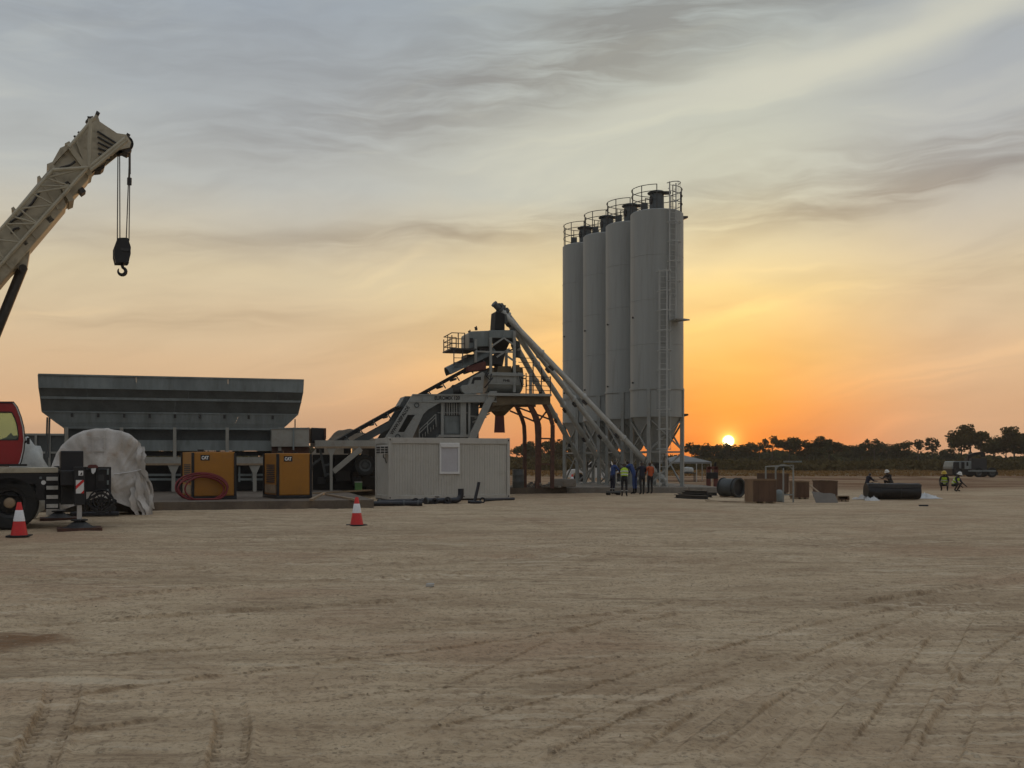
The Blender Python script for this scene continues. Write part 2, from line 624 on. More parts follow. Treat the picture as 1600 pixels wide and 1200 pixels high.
def leafmat(name, col):
    m = bpy.data.materials.new(name)
    m.use_nodes = True
    T = NT(m.node_tree)
    for n in list(T.n):
        T.n.remove(n)
    out = T.new('ShaderNodeOutputMaterial')
    d = T.new('ShaderNodeBsdfDiffuse')
    tr = T.new('ShaderNodeBsdfTranslucent')
    mx = T.new('ShaderNodeMixShader')
    mx.inputs[0].default_value = .25
    tc = T.new('ShaderNodeTexCoord')
    n = T.noise(tc.outputs['Object'], .6, 5, .6)
    oi = T.new('ShaderNodeObjectInfo')
    c = T.mix(T.smooth(n, .35, .65), tuple(x * .6 for x in col) + (1,), tuple(x * 1.4 for x in col) + (1,))
    c = T.mix(T.m('MULTIPLY', oi.outputs['Random'], .5), c, tuple((col[0] * 1.5, col[1] * 1.1, col[2] * .8)) + (1,))
    T.l.new(c, d.inputs[0])
    T.l.new(c, tr.inputs[0])
    T.l.new(d.outputs[0], mx.inputs[1])
    T.l.new(tr.outputs[0], mx.inputs[2])
    T.l.new(mx.outputs[0], out.inputs[0])
    return m


M['leaf'] = leafmat('tree_leaves', (.055, .062, .026))
M['leaf_dry'] = leafmat('dry_bush_leaves', (.085, .075, .035))
M['grass'] = leafmat('dry_grass', (.20, .14, .065))

# ---------------------------------------------------------------- ground
rng = np.random.default_rng(7)


def vnoise(x, y, seed=0):
    """smooth value noise on numpy arrays, about -1..1"""
    xi, yi = np.floor(x).astype(np.int64), np.floor(y).astype(np.int64)
    fx, fy = x - xi, y - yi
    fx = fx * fx * fx * (fx * (fx * 6 - 15) + 10)
    fy = fy * fy * fy * (fy * (fy * 6 - 15) + 10)

    def h(a, b):
        n = (a * 374761393 + b * 668265263 + seed * 974711) & 0x7fffffff
        n = ((n ^ (n >> 13)) * 1274126177) & 0x7fffffff
        return ((n ^ (n >> 16)) & 0xffff) / 32767.5 - 1
    a, b, c, d = h(xi, yi), h(xi + 1, yi), h(xi, yi + 1), h(xi + 1, yi + 1)
    return (a * (1 - fx) + b * fx) * (1 - fy) + (c * (1 - fx) + d * fx) * fy


def spacing(a, b, d0, grow, dmax):
    out = [a]
    d = d0
    while out[-1] < b:
        out.append(out[-1] + d)
        d = min(d * grow, dmax)
    return out


def ground_paths():
    """wheel tracks: (points on the ground, half width, kind, depth)"""
    def g(*pp):
        return [tuple(G(a, b))[:2] for a, b in pp]
    tr = [
        (g((100, 1062), (92, 1110), (66, 1170), (30, 1260)), .125, 'lug', .020),
        (g((352, 1088), (364, 1130), (358, 1180), (342, 1260)), .115, 'lug', .020),
        (g((1120, 1210), (1200, 1135), (1300, 1062), (1395, 1005), (1440, 975), (1475, 942), (1530, 912), (1620, 880), (1750, 860)), .16, 'rut', .020),
        (g((1330, 1210), (1400, 1120), (1470, 1010), (1520, 950), (1640, 898), (1800, 868)), .15, 'lugfaint', .012),
        (g((850, 1215), (960, 1150), (1080, 1095), (1250, 1040), (1400, 1000)), .17, 'lugfaint', .013),
        (g((760, 1200), (930, 1120), (1100, 1060), (1300, 1010)), .12, 'lugfaint', .010),
        (g((1290, 958), (1400, 938), (1490, 924), (1640, 905)), .17, 'lug', .016),
        (g((258, 992), (285, 1002), (312, 1020)), .11, 'lug', .013),
        (g((-60, 965), (300, 925), (700, 900), (1100, 880), (1700, 850)), .26, 'rut', .020),
        (g((-60, 915), (400, 885), (900, 868), (1700, 838)), .28, 'rut', .022),
        (g((-60, 990), (350, 960), (800, 930), (1300, 890), (1700, 868)), .22, 'lugfaint', .016),
        (g((-60, 880), (500, 862), (1000, 850), (1700, 826)), .3, 'rut', .022),
        (g((-60, 1040), (300, 1020), (700, 985), (1100, 950), (1500, 905)), .2, 'lugfaint', .010),
        (g((560, 1210), (640, 1130), (800, 1040), (1000, 960), (1200, 915)), .16, 'lugfaint', .009),
        (g((200, 1130), (420, 1090), (700, 1060)), .14, 'lugfaint', .009),
        (g((1560, 1160), (1540, 1080), (1500, 1020)), .13, 'lugfaint', .010),
        (g((1480, 1100), (1460, 1050), (1440, 1010)), .12, 'lugfaint', .010),
        (g((980, 1215), (1090, 1125), (1220, 1050), (1380, 985), (1520, 938), (1700, 900)), .10, 'rut', .014),
        (g((1200, 1215), (1290, 1110), (1400, 1020), (1490, 965), (1620, 915)), .09, 'rut', .014),
        (g((1450, 1215), (1500, 1110), (1560, 1030), (1660, 960)), .13, 'lugfaint', .014),
        (g((-40, 1120), (200, 1080), (520, 1040), (900, 990), (1250, 930)), .12, 'rut', .010),
        (g((-60, 1200), (150, 1150), (420, 1110), (760, 1070), (1020, 1030)), .14, 'lugfaint', .010),
        (g((480, 1215), (600, 1170), (820, 1110), (1050, 1045), (1300, 975), (1600, 920)), .15, 'lugfaint', .013),
        (g((140, 850), (600, 842), (1100, 836), (1700, 815)), .32, 'rut', .02),
    ]
    return tr


def build_ground():
    xs_r = spacing(0, 5.2, .0155, 1.0, .0155)
    xs_r += spacing(xs_r[-1] + .016, 440, .017, 1.055, 14)
    xs = np.array([-x for x in xs_r[:0:-1]] + xs_r)
    ys = list(np.linspace(-430, -20, 18)) + list(np.linspace(-15, 3.5, 20)) + spacing(4.6, 9.6, .0165, 1.0, .0165)
    ys += spacing(ys[-1] + .017, 440, .018, 1.011, 12)
    ys = np.array(ys)
    X, Y = np.meshgrid(xs, ys)
    Z = np.zeros_like(X)
    near = np.clip((60 - np.abs(Y)) / 50, 0, 1) * np.clip((60 - np.abs(X)) / 40, 0, 1)
    vis = (Y > 3.0) & (Y < 75) & (np.abs(X) < 60)
    x, y = X[vis], Y[vis]
    wx = x + .5 * vnoise(x * .7, y * .7, 1)
    wy = y + .3 * vnoise(x * .7 + 9, y * .7, 2)
    z = .018 * vnoise(x * .35, y * .5, 3) + .012 * vnoise(wx * .9, wy * 1.9, 4) + .008 * vnoise(wx * 2.1, wy * 4.0, 5)
    z += .012 * vnoise(wx * 4.5, wy * 7, 6)
    lump = vnoise(wx * 10, wy * 14, 8)
    z += .016 * np.clip(lump, 0, 1) ** 1.5 * (.6 + .5 * vnoise(x * .8, y * .8, 12))
    z += .0045 * vnoise(wx * 17, wy * 20, 9)
    wear = np.zeros_like(x)
    for (pts, hw, kind, dep) in ground_paths():
        pts = np.array(pts)
        # resample smoothly
        tt = np.linspace(0, len(pts) - 1, 80)
        i0 = np.clip(np.floor(tt).astype(int), 0, len(pts) - 2)
        f = (tt - i0)[:, None]
        pm1 = pts[np.clip(i0 - 1, 0, None)]
        p0, p1 = pts[i0], pts[i0 + 1]
        p2 = pts[np.clip(i0 + 2, None, len(pts) - 1)]
        C = .5 * ((2 * p0) + (-pm1 + p1) * f + (2 * pm1 - 5 * p0 + 4 * p1 - p2) * f ** 2 + (-pm1 + 3 * p0 - 3 * p1 + p2) * f ** 3)
        best = np.full(x.shape, 9e9)
        side = np.zeros_like(x)
        along = np.zeros_like(x)
        s0 = 0.0
        lo, hi = C.min(0) - 1.0, C.max(0) + 1.0
        idx = np.where((x > lo[0]) & (x < hi[0]) & (y > lo[1]) & (y < hi[1]))[0]
        xi, yi = x[idx], y[idx]
        b, sd, al = best[idx], side[idx], along[idx]
        for k in range(len(C) - 1):
            a, c = C[k], C[k + 1]
            d = c - a
            L = np.hypot(*d)
            if L < 1e-6:
                continue
            d = d / L
            q = (xi - a[0]) * d[0] + (yi - a[1]) * d[1]
            qc = np.clip(q, 0, L)
            ex, ey = xi - a[0] - qc * d[0], yi - a[1] - qc * d[1]
            dist = np.hypot(ex, ey)
            sg = np.sign(d[0] * ey - d[1] * ex)
            up = dist < b
            b = np.where(up, dist, b)
            sd = np.where(up, sg * dist, sd)
            al = np.where(up, s0 + qc, al)
            s0 += L
        ends = np.clip(np.minimum(al, s0 - al) / .9, 0, 1)
        patch = np.clip((1.0 if kind == 'lug' else .75) + .6 * vnoise(xi * .6 + 3, yi * .6, 21), .8 if kind == 'lug' else .15, 1)
        w = np.clip((hw - b) / .018, 0, 1) * ends * patch
        edge = np.exp(-((b - hw - .02) / .024) ** 2) * ends * patch
        z[idx] *= (1 - .85 * w)
        dep = dep * 1.9
        dz = -dep * .5 * w + dep * .5 * edge
        if kind != 'rut':
            ph = np.where(np.abs(sd) > hw * .55, al * 2 * np.pi / .10, al * 2 * np.pi / .10 + 2.2)
            lug = np.clip(np.sin(ph + np.abs(sd) * 10) * 3.0, -1, 1)
            mid = np.where(np.abs(np.abs(sd) - hw * .3) < .012, -.6, 0)
            amp = dep * .36
            outer = np.where(np.abs(sd) > hw * .60, 1.3, .22)
            hole = np.clip(np.sin(ph + np.abs(sd) * 10) * 4.0, 0, 1) * (np.abs(sd) > hw * .52)
            dz = dz + w * amp * (lug * .2 + mid) - w * hole * dep * (1.25 if kind == 'lug' else .7)
        else:
            dz = dz + w * dep * .3 * np.sin(sd * 60)
        z[idx] += dz
        wear[idx] = np.maximum(wear[idx], w * .8)
    # small heaps left by a grader blade
    for (px, py, rx, ry, hh) in [(965, 849, 1.0, .35, .10), (905, 853, .7, .3, .07), (1265, 846, .7, .25, .05), (580, 876, .9, .3, .05),
                                 (200, 958, .35, .2, .05), (245, 950, .3, .12, .05), (1060, 980, .3, .12, .035), (1500, 840, 1.4, .3, .05),
                                 (735, 872, .8, .2, .05), (1095, 1022, .12, .06, .03)]:
        c = G(px, py)
        r2 = ((x - c.x) / rx) ** 2 + ((y - c.y) / ry) ** 2
        z += hh * np.exp(-r2 * 1.5) * (.75 + .5 * vnoise(x * 6, y * 9, 31)) * (r2 < 6)
    fade = np.clip((70 - y) / 30, 0, 1)
    Z[vis] = z * fade
    # low ridge of red soil at the far edge of the yard
    ridge = .35 * np.exp(-((Y - 92 - .08 * X) / 3.0) ** 2) * np.clip((X - 15) / 20, 0, 1) * (.7 + .4 * vnoise(X * .2, Y * .3, 40))
    Z += ridge
    ny, nx = X.shape
    me = bpy.data.meshes.new('ground')
    co = np.stack([X, Y, Z], -1).reshape(-1, 3).astype(np.float32)
    me.vertices.add(len(co))
    me.vertices.foreach_set('co', co.ravel())
    ii = np.arange(ny * nx).reshape(ny, nx)
    q = np.stack([ii[:-1, :-1], ii[:-1, 1:], ii[1:, 1:], ii[1:, :-1]], -1).reshape(-1, 4)
    me.loops.add(q.size)
    me.loops.foreach_set('vertex_index', q.ravel().astype(np.int32))
    me.polygons.add(len(q))
    me.polygons.foreach_set('loop_start', np.arange(0, q.size, 4, dtype=np.int32))
    me.polygons.foreach_set('use_smooth', np.ones(len(q), dtype=bool))
    me.update()
    at = me.attributes.new('wear', 'FLOAT', 'POINT')
    full = np.zeros(X.shape, dtype=np.float32)
    full[vis] = wear
    at.data.foreach_set('value', full.ravel())
    me.materials.append(ground_material())
    o = bpy.data.objects.new('ground', me)
    COL.objects.link(o)
    tag(o, kind='structure')
    return o


def ground_material():
    m = bpy.data.materials.new('sandy_ground')
    m.use_nodes = True
    T = NT(m.node_tree)
    b = T.n['Principled BSDF']
    geo = T.new('ShaderNodeNewGeometry')
    sep = T.new('ShaderNodeSeparateXYZ')
    T.l.new(geo.outputs['Position'], sep.inputs[0])
    x, y, _ = sep.outputs
    pos = geo.outputs['Position']
    # streaks graded along the yard
    mp = T.new('ShaderNodeMapping')
    mp.inputs['Rotation'].default_value = (0, 0, math.radians(-7))
    mp.inputs['Scale'].default_value = (.10, .62, 1)
    T.l.new(pos, mp.inputs[0])
    st = T.noise(mp.outputs[0], 1.0, 5, .62, .7)
    st2 = T.noise(mp.outputs[0], 4.5, 4, .6, .4)
    big = T.noise(pos, .16, 3, .55, .3)
    mid = T.noise(pos, 1.6, 4, .6, .4)
    fin = T.noise(pos, 26, 3, .65)
    sand = T.mix(T.smooth(T.m('ADD', T.m('MULTIPLY', st, .65), T.m('MULTIPLY', mid, .35)), .38, .62), (.43, .315, .200, 1), (.64, .50, .330, 1))
    sand = T.mix(T.m('MULTIPLY', T.smooth(st2, .5, .7), .45), sand, (.74, .60, .42, 1))
    red = T.smooth(T.m('ADD', T.m('MULTIPLY', big, .5), T.m('MULTIPLY', st, .5)), .48, .62)
    sand = T.mix(T.m('MULTIPLY', red, .6), sand, (.36, .215, .13, 1))
    # rust-red patch by the left edge
    c = G(18, 1003)
    r = T.m('SQRT', T.m('ADD', T.m('POWER', T.m('ABSOLUTE', T.m('DIVIDE', T.m('SUBTRACT', x, c.x), .75)), 2.0), T.m('POWER', T.m('ABSOLUTE', T.m('DIVIDE', T.m('SUBTRACT', y, c.y), .75)), 2.0)))
    r = T.m('ADD', r, T.m('MULTIPLY', T.m('SUBTRACT', mid, .5), 1.2))
    sand = T.mix(T.m('MULTIPLY', T.smooth(r, 1.0, .2), .8), sand, (.20, .095, .038, 1))
    at = T.new('ShaderNodeAttribute')
    at.attribute_name = 'wear'
    sand = T.mix(T.m('MULTIPLY', at.outputs['Fac'], .10), sand, (.24, .175, .12, 1))
    fin2 = T.noise(pos, 11, 4, .7, .8)
    sand = T.mix(T.m('MULTIPLY', T.smooth(fin2, .50, .34), .55), sand, (.23, .165, .105, 1))
    sand = T.mix(T.m('MULTIPLY', T.smooth(fin, .54, .68), .6), sand, (.21, .155, .105, 1))
    sand = T.mix(T.m('MULTIPLY', T.smooth(fin2, .55, .7), .35), sand, (.62, .51, .37, 1))
    # crumbs and small clods
    vo = T.new('ShaderNodeTexVoronoi')
    vo.inputs['Scale'].default_value = 24
    vo.inputs['Randomness'].default_value = 1.0
    T.l.new(pos, vo.inputs['Vector'])
    sepc = T.new('ShaderNodeSeparateColor')
    T.l.new(vo.outputs['Color'], sepc.inputs[0])
    size = T.m('MULTIPLY', T.smooth(T.m('ADD', sepc.outputs[0], T.m('MULTIPLY', mid, .5)), .92, 1.4), .5)
    crumb = T.smooth(T.m('SUBTRACT', T.m('ADD', vo.outputs['Distance'], T.m('MULTIPLY', T.m('SUBTRACT', fin, .5), .35)), size), .06, .0)
    crumb = T.m('MULTIPLY', crumb, T.m('SUBTRACT', 1.0, T.m('MULTIPLY', at.outputs['Fac'], 1.1)))
    sand = T.mix(T.m('MULTIPLY', crumb, .75), sand, T.mix(sepc.outputs[1], (.19, .135, .085, 1), (.55, .45, .32, 1)))
    # fine lines dragged along the yard by wheels and blades
    mp3 = T.new('ShaderNodeMapping')
    mp3.inputs['Rotation'].default_value = (0, 0, math.radians(-9))
    mp3.inputs['Scale'].default_value = (.35, 7.0, 1)
    T.l.new(pos, mp3.inputs[0])
    ln = T.noise(mp3.outputs[0], 1.0, 4, .65, .35)
    lamt = T.m('MULTIPLY', T.smooth(T.noise(pos, .45, 3, .6), .36, .62), .5)
    sand = T.mix(T.m('MULTIPLY', T.smooth(ln, .53, .60), lamt), sand, (.25, .18, .115, 1))
    sand = T.mix(T.m('MULTIPLY', T.smooth(ln, .45, .38), lamt), sand, (.70, .59, .43, 1))
    # beyond the yard: red soil, then rough grass
    yy = T.m('ADD', T.m('SUBTRACT', y, T.m('MULTIPLY', x, .08)), T.m('MULTIPLY', T.m('SUBTRACT', T.noise(pos, .07, 5, .6), .5), 24))
    soil = T.mix(T.smooth(T.noise(mp.outputs[0], .9, 6, .6), .44, .60), (.185, .092, .048, 1), (.40, .295, .185, 1))
    sand = T.mix(T.smooth(yy, 54, 66), sand, soil)
    gr = T.mix(T.smooth(T.noise(mp.outputs[0], .7, 6, .65), .38, .62), (.12, .085, .04, 1), (.22, .155, .075, 1))
    sand = T.mix(T.smooth(yy, 108, 122), sand, gr)
    T.l.new(sand, b.inputs['Base Color'])
    b.inputs['Roughness'].default_value = .95
    b.inputs['Specular IOR Level'].default_value = .15
    bp = T.new('ShaderNodeBump')
    bp.inputs['Strength'].default_value = 1.0
    bp.inputs['Distance'].default_value = .045
    T.l.new(T.m('MULTIPLY', T.m('SUBTRACT', 1.0, T.m('MULTIPLY', at.outputs['Fac'], 1.0)), T.m('ADD', T.m('MULTIPLY', T.noise(pos, 9, 4, .65, .5), .6), T.m('ADD', T.m('MULTIPLY', fin, .55), T.m('MULTIPLY', crumb, .5)))), bp.inputs['Height'])
    bp2 = T.new('ShaderNodeBump')
    bp2.inputs['Strength'].default_value = .5
    bp2.inputs['Distance'].default_value = .10
    T.l.new(T.m('SUBTRACT', st2, T.m('MULTIPLY', ln, .6)), bp2.inputs['Height'])
    T.l.new(bp2.outputs[0], bp.inputs['Normal'])
    T.l.new(bp.outputs[0], b.inputs['Normal'])
    return m


build_ground()

# ---------------------------------------------------------------- slabs and heaps
PLOC, PRZ = Vector((0, 51.5, 0)), math.atan(.29)
PF = Frame(PLOC, PRZ)


def world_box(name, pts, z0, z1, m, kind='structure'):
    o = MB().prism([Vector((p[0], p[1], z0)) for p in pts], (0, 0, z1 - z0)).build(name, m, bevel=.015)
    return tag(o, kind=kind)


def pl(u, v, z=0.0):
    return PLOC + PF.eu * u + PF.ev * v + Vector((0, 0, z))


# concrete slab under hopper and generators
K0 = PF.w2l(G(215, 799))
K1 = PF.w2l(G(583, 793.5))
KV = (K0.y + K1.y) / 2
world_box('concrete_slab', [pl(K0.x - 7, KV), pl(K1.x, KV), pl(K1.x + .4, 3.4), pl(K0.x - 14, 3.4)], -.1, .30, M['slab'])
# foundation under the mixing tower
a = G(798, 771)
world_box('tower_foundation', [(a.x - 9.5, 50.2), (a.x + .2, a.y - .9), (2.84, 53.6), (2.84, 57.5), (-9.5, 56.0)], -.1, .34, M['slab'])
world_box('silo_foundation', [(2.9, 54.1), (11.0, 54.1), (11.0, 59.5), (8.6, 68.5), (2.4, 68.5)], -.1, .30, M['concrete'])


def heap(name, px0, px1, Y, hh, depth, seed):
    x0, x1 = (px0 - 800) / FPX * Y, (px1 - 800) / FPX * Y
    n, k = 60, 24
    vs, fs = [], []
    for j in range(k + 1):
        for i in range(n + 1):
            s, t = i / n, j / k
            x, y = x0 + (x1 - x0) * s, Y - depth / 2 + depth * t
            e = math.sin(math.pi * s) ** .6 * math.sin(math.pi * t)
            nz = float(vnoise(np.array([x * .5]), np.array([y * .5]), seed)[0]) + .5 * float(vnoise(np.array([x * 1.6]), np.array([y * 1.6]), seed + 1)[0])
            vs.append((x, y, -.15 + hh * e * (1 + .14 * nz)))
    for j in range(k):
        for i in range(n):
            b0 = j * (n + 1) + i
            fs.append((b0, b0 + 1, b0 + n + 2, b0 + n + 1))
    o = MB().add(vs, fs).build(name, M['soil'], smooth=True)
    tag(o, kind='structure')


M['soil'] = mat('heaped_soil', (.12, .095, .065), .95, var=.3, vs=.6, bump=.8, bs=4)
heap('soil_heap', 470, 640, 84, 4.15, 16, 50)
heap('soil_heap', -120, 34, 60, 3.2, 12, 60)


# loose stones and clods, far too many to count
def scatter_stones():
    mb = MB()
    R = random.Random(3)
    for _ in range(160):
        y = 4.8 + (R.random() ** 2.2) * 45
        x = R.uniform(-.52, .52) * y
        s = R.choice([.004, .005, .006, .008, .010]) * (1 + .35 * R.random()) * (1 + y * .012)
        n = 5
        vs = [(x + s * math.cos(6.283 * k / n + _) * R.uniform(.7, 1.3), y + s * math.sin(6.283 * k / n + _) * R.uniform(.7, 1.3), -.012 + s * .1) for k in range(n)]
        vs += [(x + s * .6 * math.cos(6.283 * k / n + .5) * R.uniform(.6, 1.1), y + s * .6 * math.sin(6.283 * k / n + .5), s * R.uniform(.55, .9)) for k in range(n)]
        fs = [(k, (k + 1) % n, n + (k + 1) % n, n + k) for k in range(n)] + [tuple(range(n, 2 * n))]
        mb.add(vs, fs)
    o = mb.build('loose_stones', M['stone'])
    tag(o, 'small loose stones and clods strewn over the sandy yard', 'stones', kind='stuff')


M['stone'] = mat('loose_stone', (.42, .34, .25), .9, var=.3, vs=5)
scatter_stones()


# ---------------------------------------------------------------- vegetation
def leaf_cluster(mb, c, rad, n, size, R, flat=.75):
    for _ in range(n):
        while True:
            p = Vector((R.uniform(-1, 1), R.uniform(-1, 1), R.uniform(-1, 1)))
            if p.length < 1:
                break
        p = p.normalized() * (p.length ** .5)
        q = Vector(c) + Vector((p.x * rad, p.y * rad, p.z * rad * flat))
        s = size * R.uniform(.5, 1.25)
        d1 = Vector((R.gauss(0, 1), R.gauss(0, 1), R.gauss(0, .7))).normalized()
        d2 = d1.cross(Vector((R.gauss(0, 1), R.gauss(0, 1), R.gauss(0, 1)))).normalized()
        mb.add([q - d1 * s, q - d2 * s * .45, q + d1 * s, q + d2 * s * .45], [(0, 1, 2, 3)])


def make_tree(name, hgt, kind, seed):
    R = random.Random(seed)
    root = thing(name, 'tree', 'tree')
    tr = MB()
    cr = MB()
    lean = R.uniform(-.06, .06)
    if kind == 'round':
        trunk_h, spread = hgt * .34, hgt * R.uniform(.46, .6)
        nl, nb = 7, 5
    elif kind == 'tall':
        trunk_h, spread = hgt * .5, hgt * R.uniform(.28, .36)
        nl, nb = 8, 3
    else:   # open, spindly crown of tufts
        trunk_h, spread = hgt * .5, hgt * R.uniform(.30, .4)
        nl, nb = 8, 1
    top = Vector((lean * hgt, 0, hgt * .82))
    mid = Vector((lean * hgt * .4 + R.uniform(-.1, .1), R.uniform(-.1, .1), trunk_h))
    r0 = hgt * .022
    tr.pipe([(0, 0, -.2), (mid.x * .5, mid.y * .5, trunk_h * .5), mid, (mid + top) / 2, top], [r0 * 1.25, r0, r0 * .8, r0 * .5, r0 * .2], 7)
    for i in range(nl):
        t = R.uniform(0, 1)
        s = mid.lerp(top, t * .8)
        ang = i * 2.4 + R.uniform(-.4, .4)
        rr = spread * R.uniform(.45, 1.0) * (1 - .45 * t)
        e = Vector((s.x + math.cos(ang) * rr, s.y + math.sin(ang) * rr, min(hgt * .97, s.z + hgt * R.uniform(.06, .3))))
        m2 = (s + e) / 2 + Vector((0, 0, -hgt * .02))
        tr.pipe([s, m2, e], [r0 * .45, r0 * .28, r0 * .1], 5)
        cs = hgt * (.13 if kind == 'round' else .105 if kind == 'tall' else .085)
        for k in range(nb + 1):
            o = Vector((R.gauss(0, 1), R.gauss(0, 1), R.gauss(0, .55))) * (hgt * .075 if k else 0)
            leaf_cluster(cr, e + o, cs * R.uniform(.7, 1.25), 46, hgt * .044, R)
        if kind == 'round':
            leaf_cluster(cr, m2 + Vector((0, 0, hgt * .07)), cs * 1.25, 46, hgt * .05, R)
    leaf_cluster(cr, top + Vector((0, 0, hgt * .06)), hgt * .11, 54, hgt * .046, R)
    if kind != 'open':
        for k in range(5):
            leaf_cluster(cr, top + Vector((R.gauss(0, 1) * spread * .35, R.gauss(0, 1) * spread * .35, R.uniform(-.3, .05) * hgt)), hgt * .12, 46, hgt * .05, R)
    tr.build('trunk', M['bark'], root)
    cr.build('crown', M['leaf'], root, fix=False)
    return root


PROTO = {}
for i, k in enumerate(['round', 'round', 'round', 'tall', 'tall', 'open', 'open']):
    PROTO.setdefault(k, []).append(make_tree('tree', 8.0, k, 100 + i))
USED = set()
TREEW = {'round': 'rounded bushy tree', 'tall': 'tall slender tree', 'open': 'spindly tree with open tufted crown'}


def plant(px, top, Y, kind, label, R, squash=None):
    hgt = (H + (HZ - top) / FPX * Y) * 1.06
    pr = PROTO[kind][R.randrange(len(PROTO[kind]))]
    if pr.name in USED:
        t = copy_tree(pr)
    else:
        t = pr
        USED.add(pr.name)
    s = hgt / 8.0
    wob = R.uniform(.9, 1.25) if squash is None else squash
    t.scale = (s * wob, s * wob, s)
    t.location = ((px - 800) / FPX * Y, Y, 0)
    t.rotation_euler = (0, 0, R.uniform(0, 6.28))
    tag(t, label, 'tree', 'trees along the far edge of the field')


RT = random.Random(11)
named = [
    (818, 694, 250, 'round', 'small rounded tree right of the white office container'),
    (834, 697, 262, 'round', 'low tree seen between office container and arched tower leg'),
    (851, 690, 245, 'open', 'spindly tree showing between the two arched tower legs'),
    (872, 687, 225, 'round', 'dark rounded tree just left of the silo legs'),
    (889, 693, 235, 'round', 'tree behind the leftmost silo leg'),
    (1082, 692, 235, 'open', 'spindly tree right behind the open tent roof'),
    (1098, 696, 250, 'round', 'tree rising just right of the tent roof'),
    (1116, 697, 270, 'round', 'low rounded tree left of the setting sun'),
    (1150, 695, 270, 'round', 'low hazy tree under the right half of the sun'),
    (1134, 700, 280, 'round', 'hazy tree directly below the setting sun'),
    (1168, 694, 268, 'round', 'second tree right of the sun, low and hazy'),
    (1186, 692, 255, 'open', 'open tree left of the tallest tree near the sun'),
    (1206, 682, 240, 'open', 'tallest tufted tree right of the sun'),
    (1232, 687, 240, 'tall', 'upright tree between the tufted tree and the broad dark tree'),
    (1262, 688, 225, 'round', 'broad dark rounded tree above the wooden crates, left one of a pair'),
    (1296, 687, 225, 'round', 'broad dark rounded tree above the wooden crates, right one of a pair'),
    (1330, 696, 255, 'round', 'low tree in the dip right of the broad dark pair'),
    (1347, 694, 262, 'round', 'low tree second right of the broad dark pair'),
    (1366, 690, 250, 'open', 'open tree above the black roll'),
    (1386, 694, 265, 'round', 'flat-topped tree right above the black roll'),
    (1404, 693, 258, 'round', 'flat-topped tree left of the two spindly trees'),
    (1434, 687, 245, 'open', 'left of the two spindly tufted trees left of the far truck'),
    (1456, 688, 245, 'open', 'right of the two spindly tufted trees left of the far truck'),
    (1478, 702, 270, 'round', 'lowest tree just left of the large dark tree'),
    (1503, 676, 215, 'tall', 'large dark tree behind the far truck cab, left stem'),
    (1518, 668, 210, 'tall', 'highest dark tree behind the far truck'),
    (1533, 680, 215, 'open', 'dark tree behind the folded arm of the far truck'),
    (1553, 686, 225, 'round', 'rounded tree between the highest tree and the right edge'),
    (1572, 685, 220, 'round', 'rounded tree right of the far truck'),
    (1586, 671, 210, 'tall', 'tall dark tree at the right edge of the picture'),
    (1606, 680, 215, 'round', 'dark tree cut by the right edge of the picture'),
]
for (px, top, Y, kind, label) in named:
    plant(px, top, Y, kind, label, RT, 1.1 if kind == 'round' else 1.0)
for i in range(16):
    px = 1635 + i * 34 + RT.uniform(-8, 8)
    plant(px, RT.uniform(672, 696), RT.uniform(215, 270), RT.choice(['round', 'round', 'tall', 'open']), 'field-edge tree beyond the right side of the picture', RT)
for i in range(12):
    px = 130 + i * 58 + RT.uniform(-12, 12)
    plant(px, RT.uniform(692, 702), RT.uniform(240, 290), RT.choice(['round', 'round', 'open']), 'field-edge tree hidden behind the concrete plant', RT)
for pr in [p for v in PROTO.values() for p in v]:
    if pr.name not in USED:
        plant(-60, 696, 260, 'round', 'field-edge tree beyond the left side of the picture', RT)


def foliage_mass(name, label, cat, n, ylo, yhi, xa, xb, hfun, size, m, seed):
    R = np.random.default_rng(seed)
    y = R.uniform(ylo, yhi, n)
    x = R.uniform(xa, xb, n) * y
    hmax = hfun(x, y)
    z = R.uniform(0, 1, n) ** .7 * np.clip(hmax, .05, None)
    d1 = R.normal(size=(n, 3))
    d1 /= np.linalg.norm(d1, axis=1)[:, None]
    d2 = np.cross(d1, R.normal(size=(n, 3)))
    d2 /= np.linalg.norm(d2, axis=1)[:, None]
    s = (size * R.uniform(.5, 1.3, n))[:, None]
    c = np.stack([x, y, z], 1)
    V = np.stack([c - d1 * s, c - d2 * s * .5, c + d1 * s, c + d2 * s * .5], 1).reshape(-1, 3).astype(np.float32)
    me = bpy.data.meshes.new(name)
    me.vertices.add(len(V))
    me.vertices.foreach_set('co', V.ravel())
    me.loops.add(4 * n)
    me.loops.foreach_set('vertex_index', np.arange(4 * n, dtype=np.int32))
    me.polygons.add(n)
    me.polygons.foreach_set('loop_start', np.arange(0, 4 * n, 4, dtype=np.int32))
    me.update()
    me.materials.append(m)
    o = bpy.data.objects.new(name, me)
    COL.objects.link(o)
    tag(o, label, cat, kind='stuff')


foliage_mass('distant_wood', 'hazy mass of far woodland closing the field', 'woodland', 70000, 275, 320, -.62, .85,
             lambda x, y: 3.0 + 1.3 * vnoise(x * .12, y * .02, 71) + .8 * vnoise(x * .4, y * .05, 72), .85, M['leaf'], 5)
foliage_mass('undergrowth', 'dark scrubby bushes in front of the far trees', 'bushes', 50000, 168, 215, -.62, .85,
             lambda x, y: 1.35 + .7 * vnoise(x * .11, y * .1, 73) + .4 * vnoise(x * .5, y * .4, 74), .5, M['leaf_dry'], 6)
foliage_mass('field_grass', 'rough dry grass on the far field', 'grass', 30000, 112, 170, -.62, .85,
             lambda x, y: .22 + .25 * vnoise(x * .1, y * .1, 75), .16, M['grass'], 8)

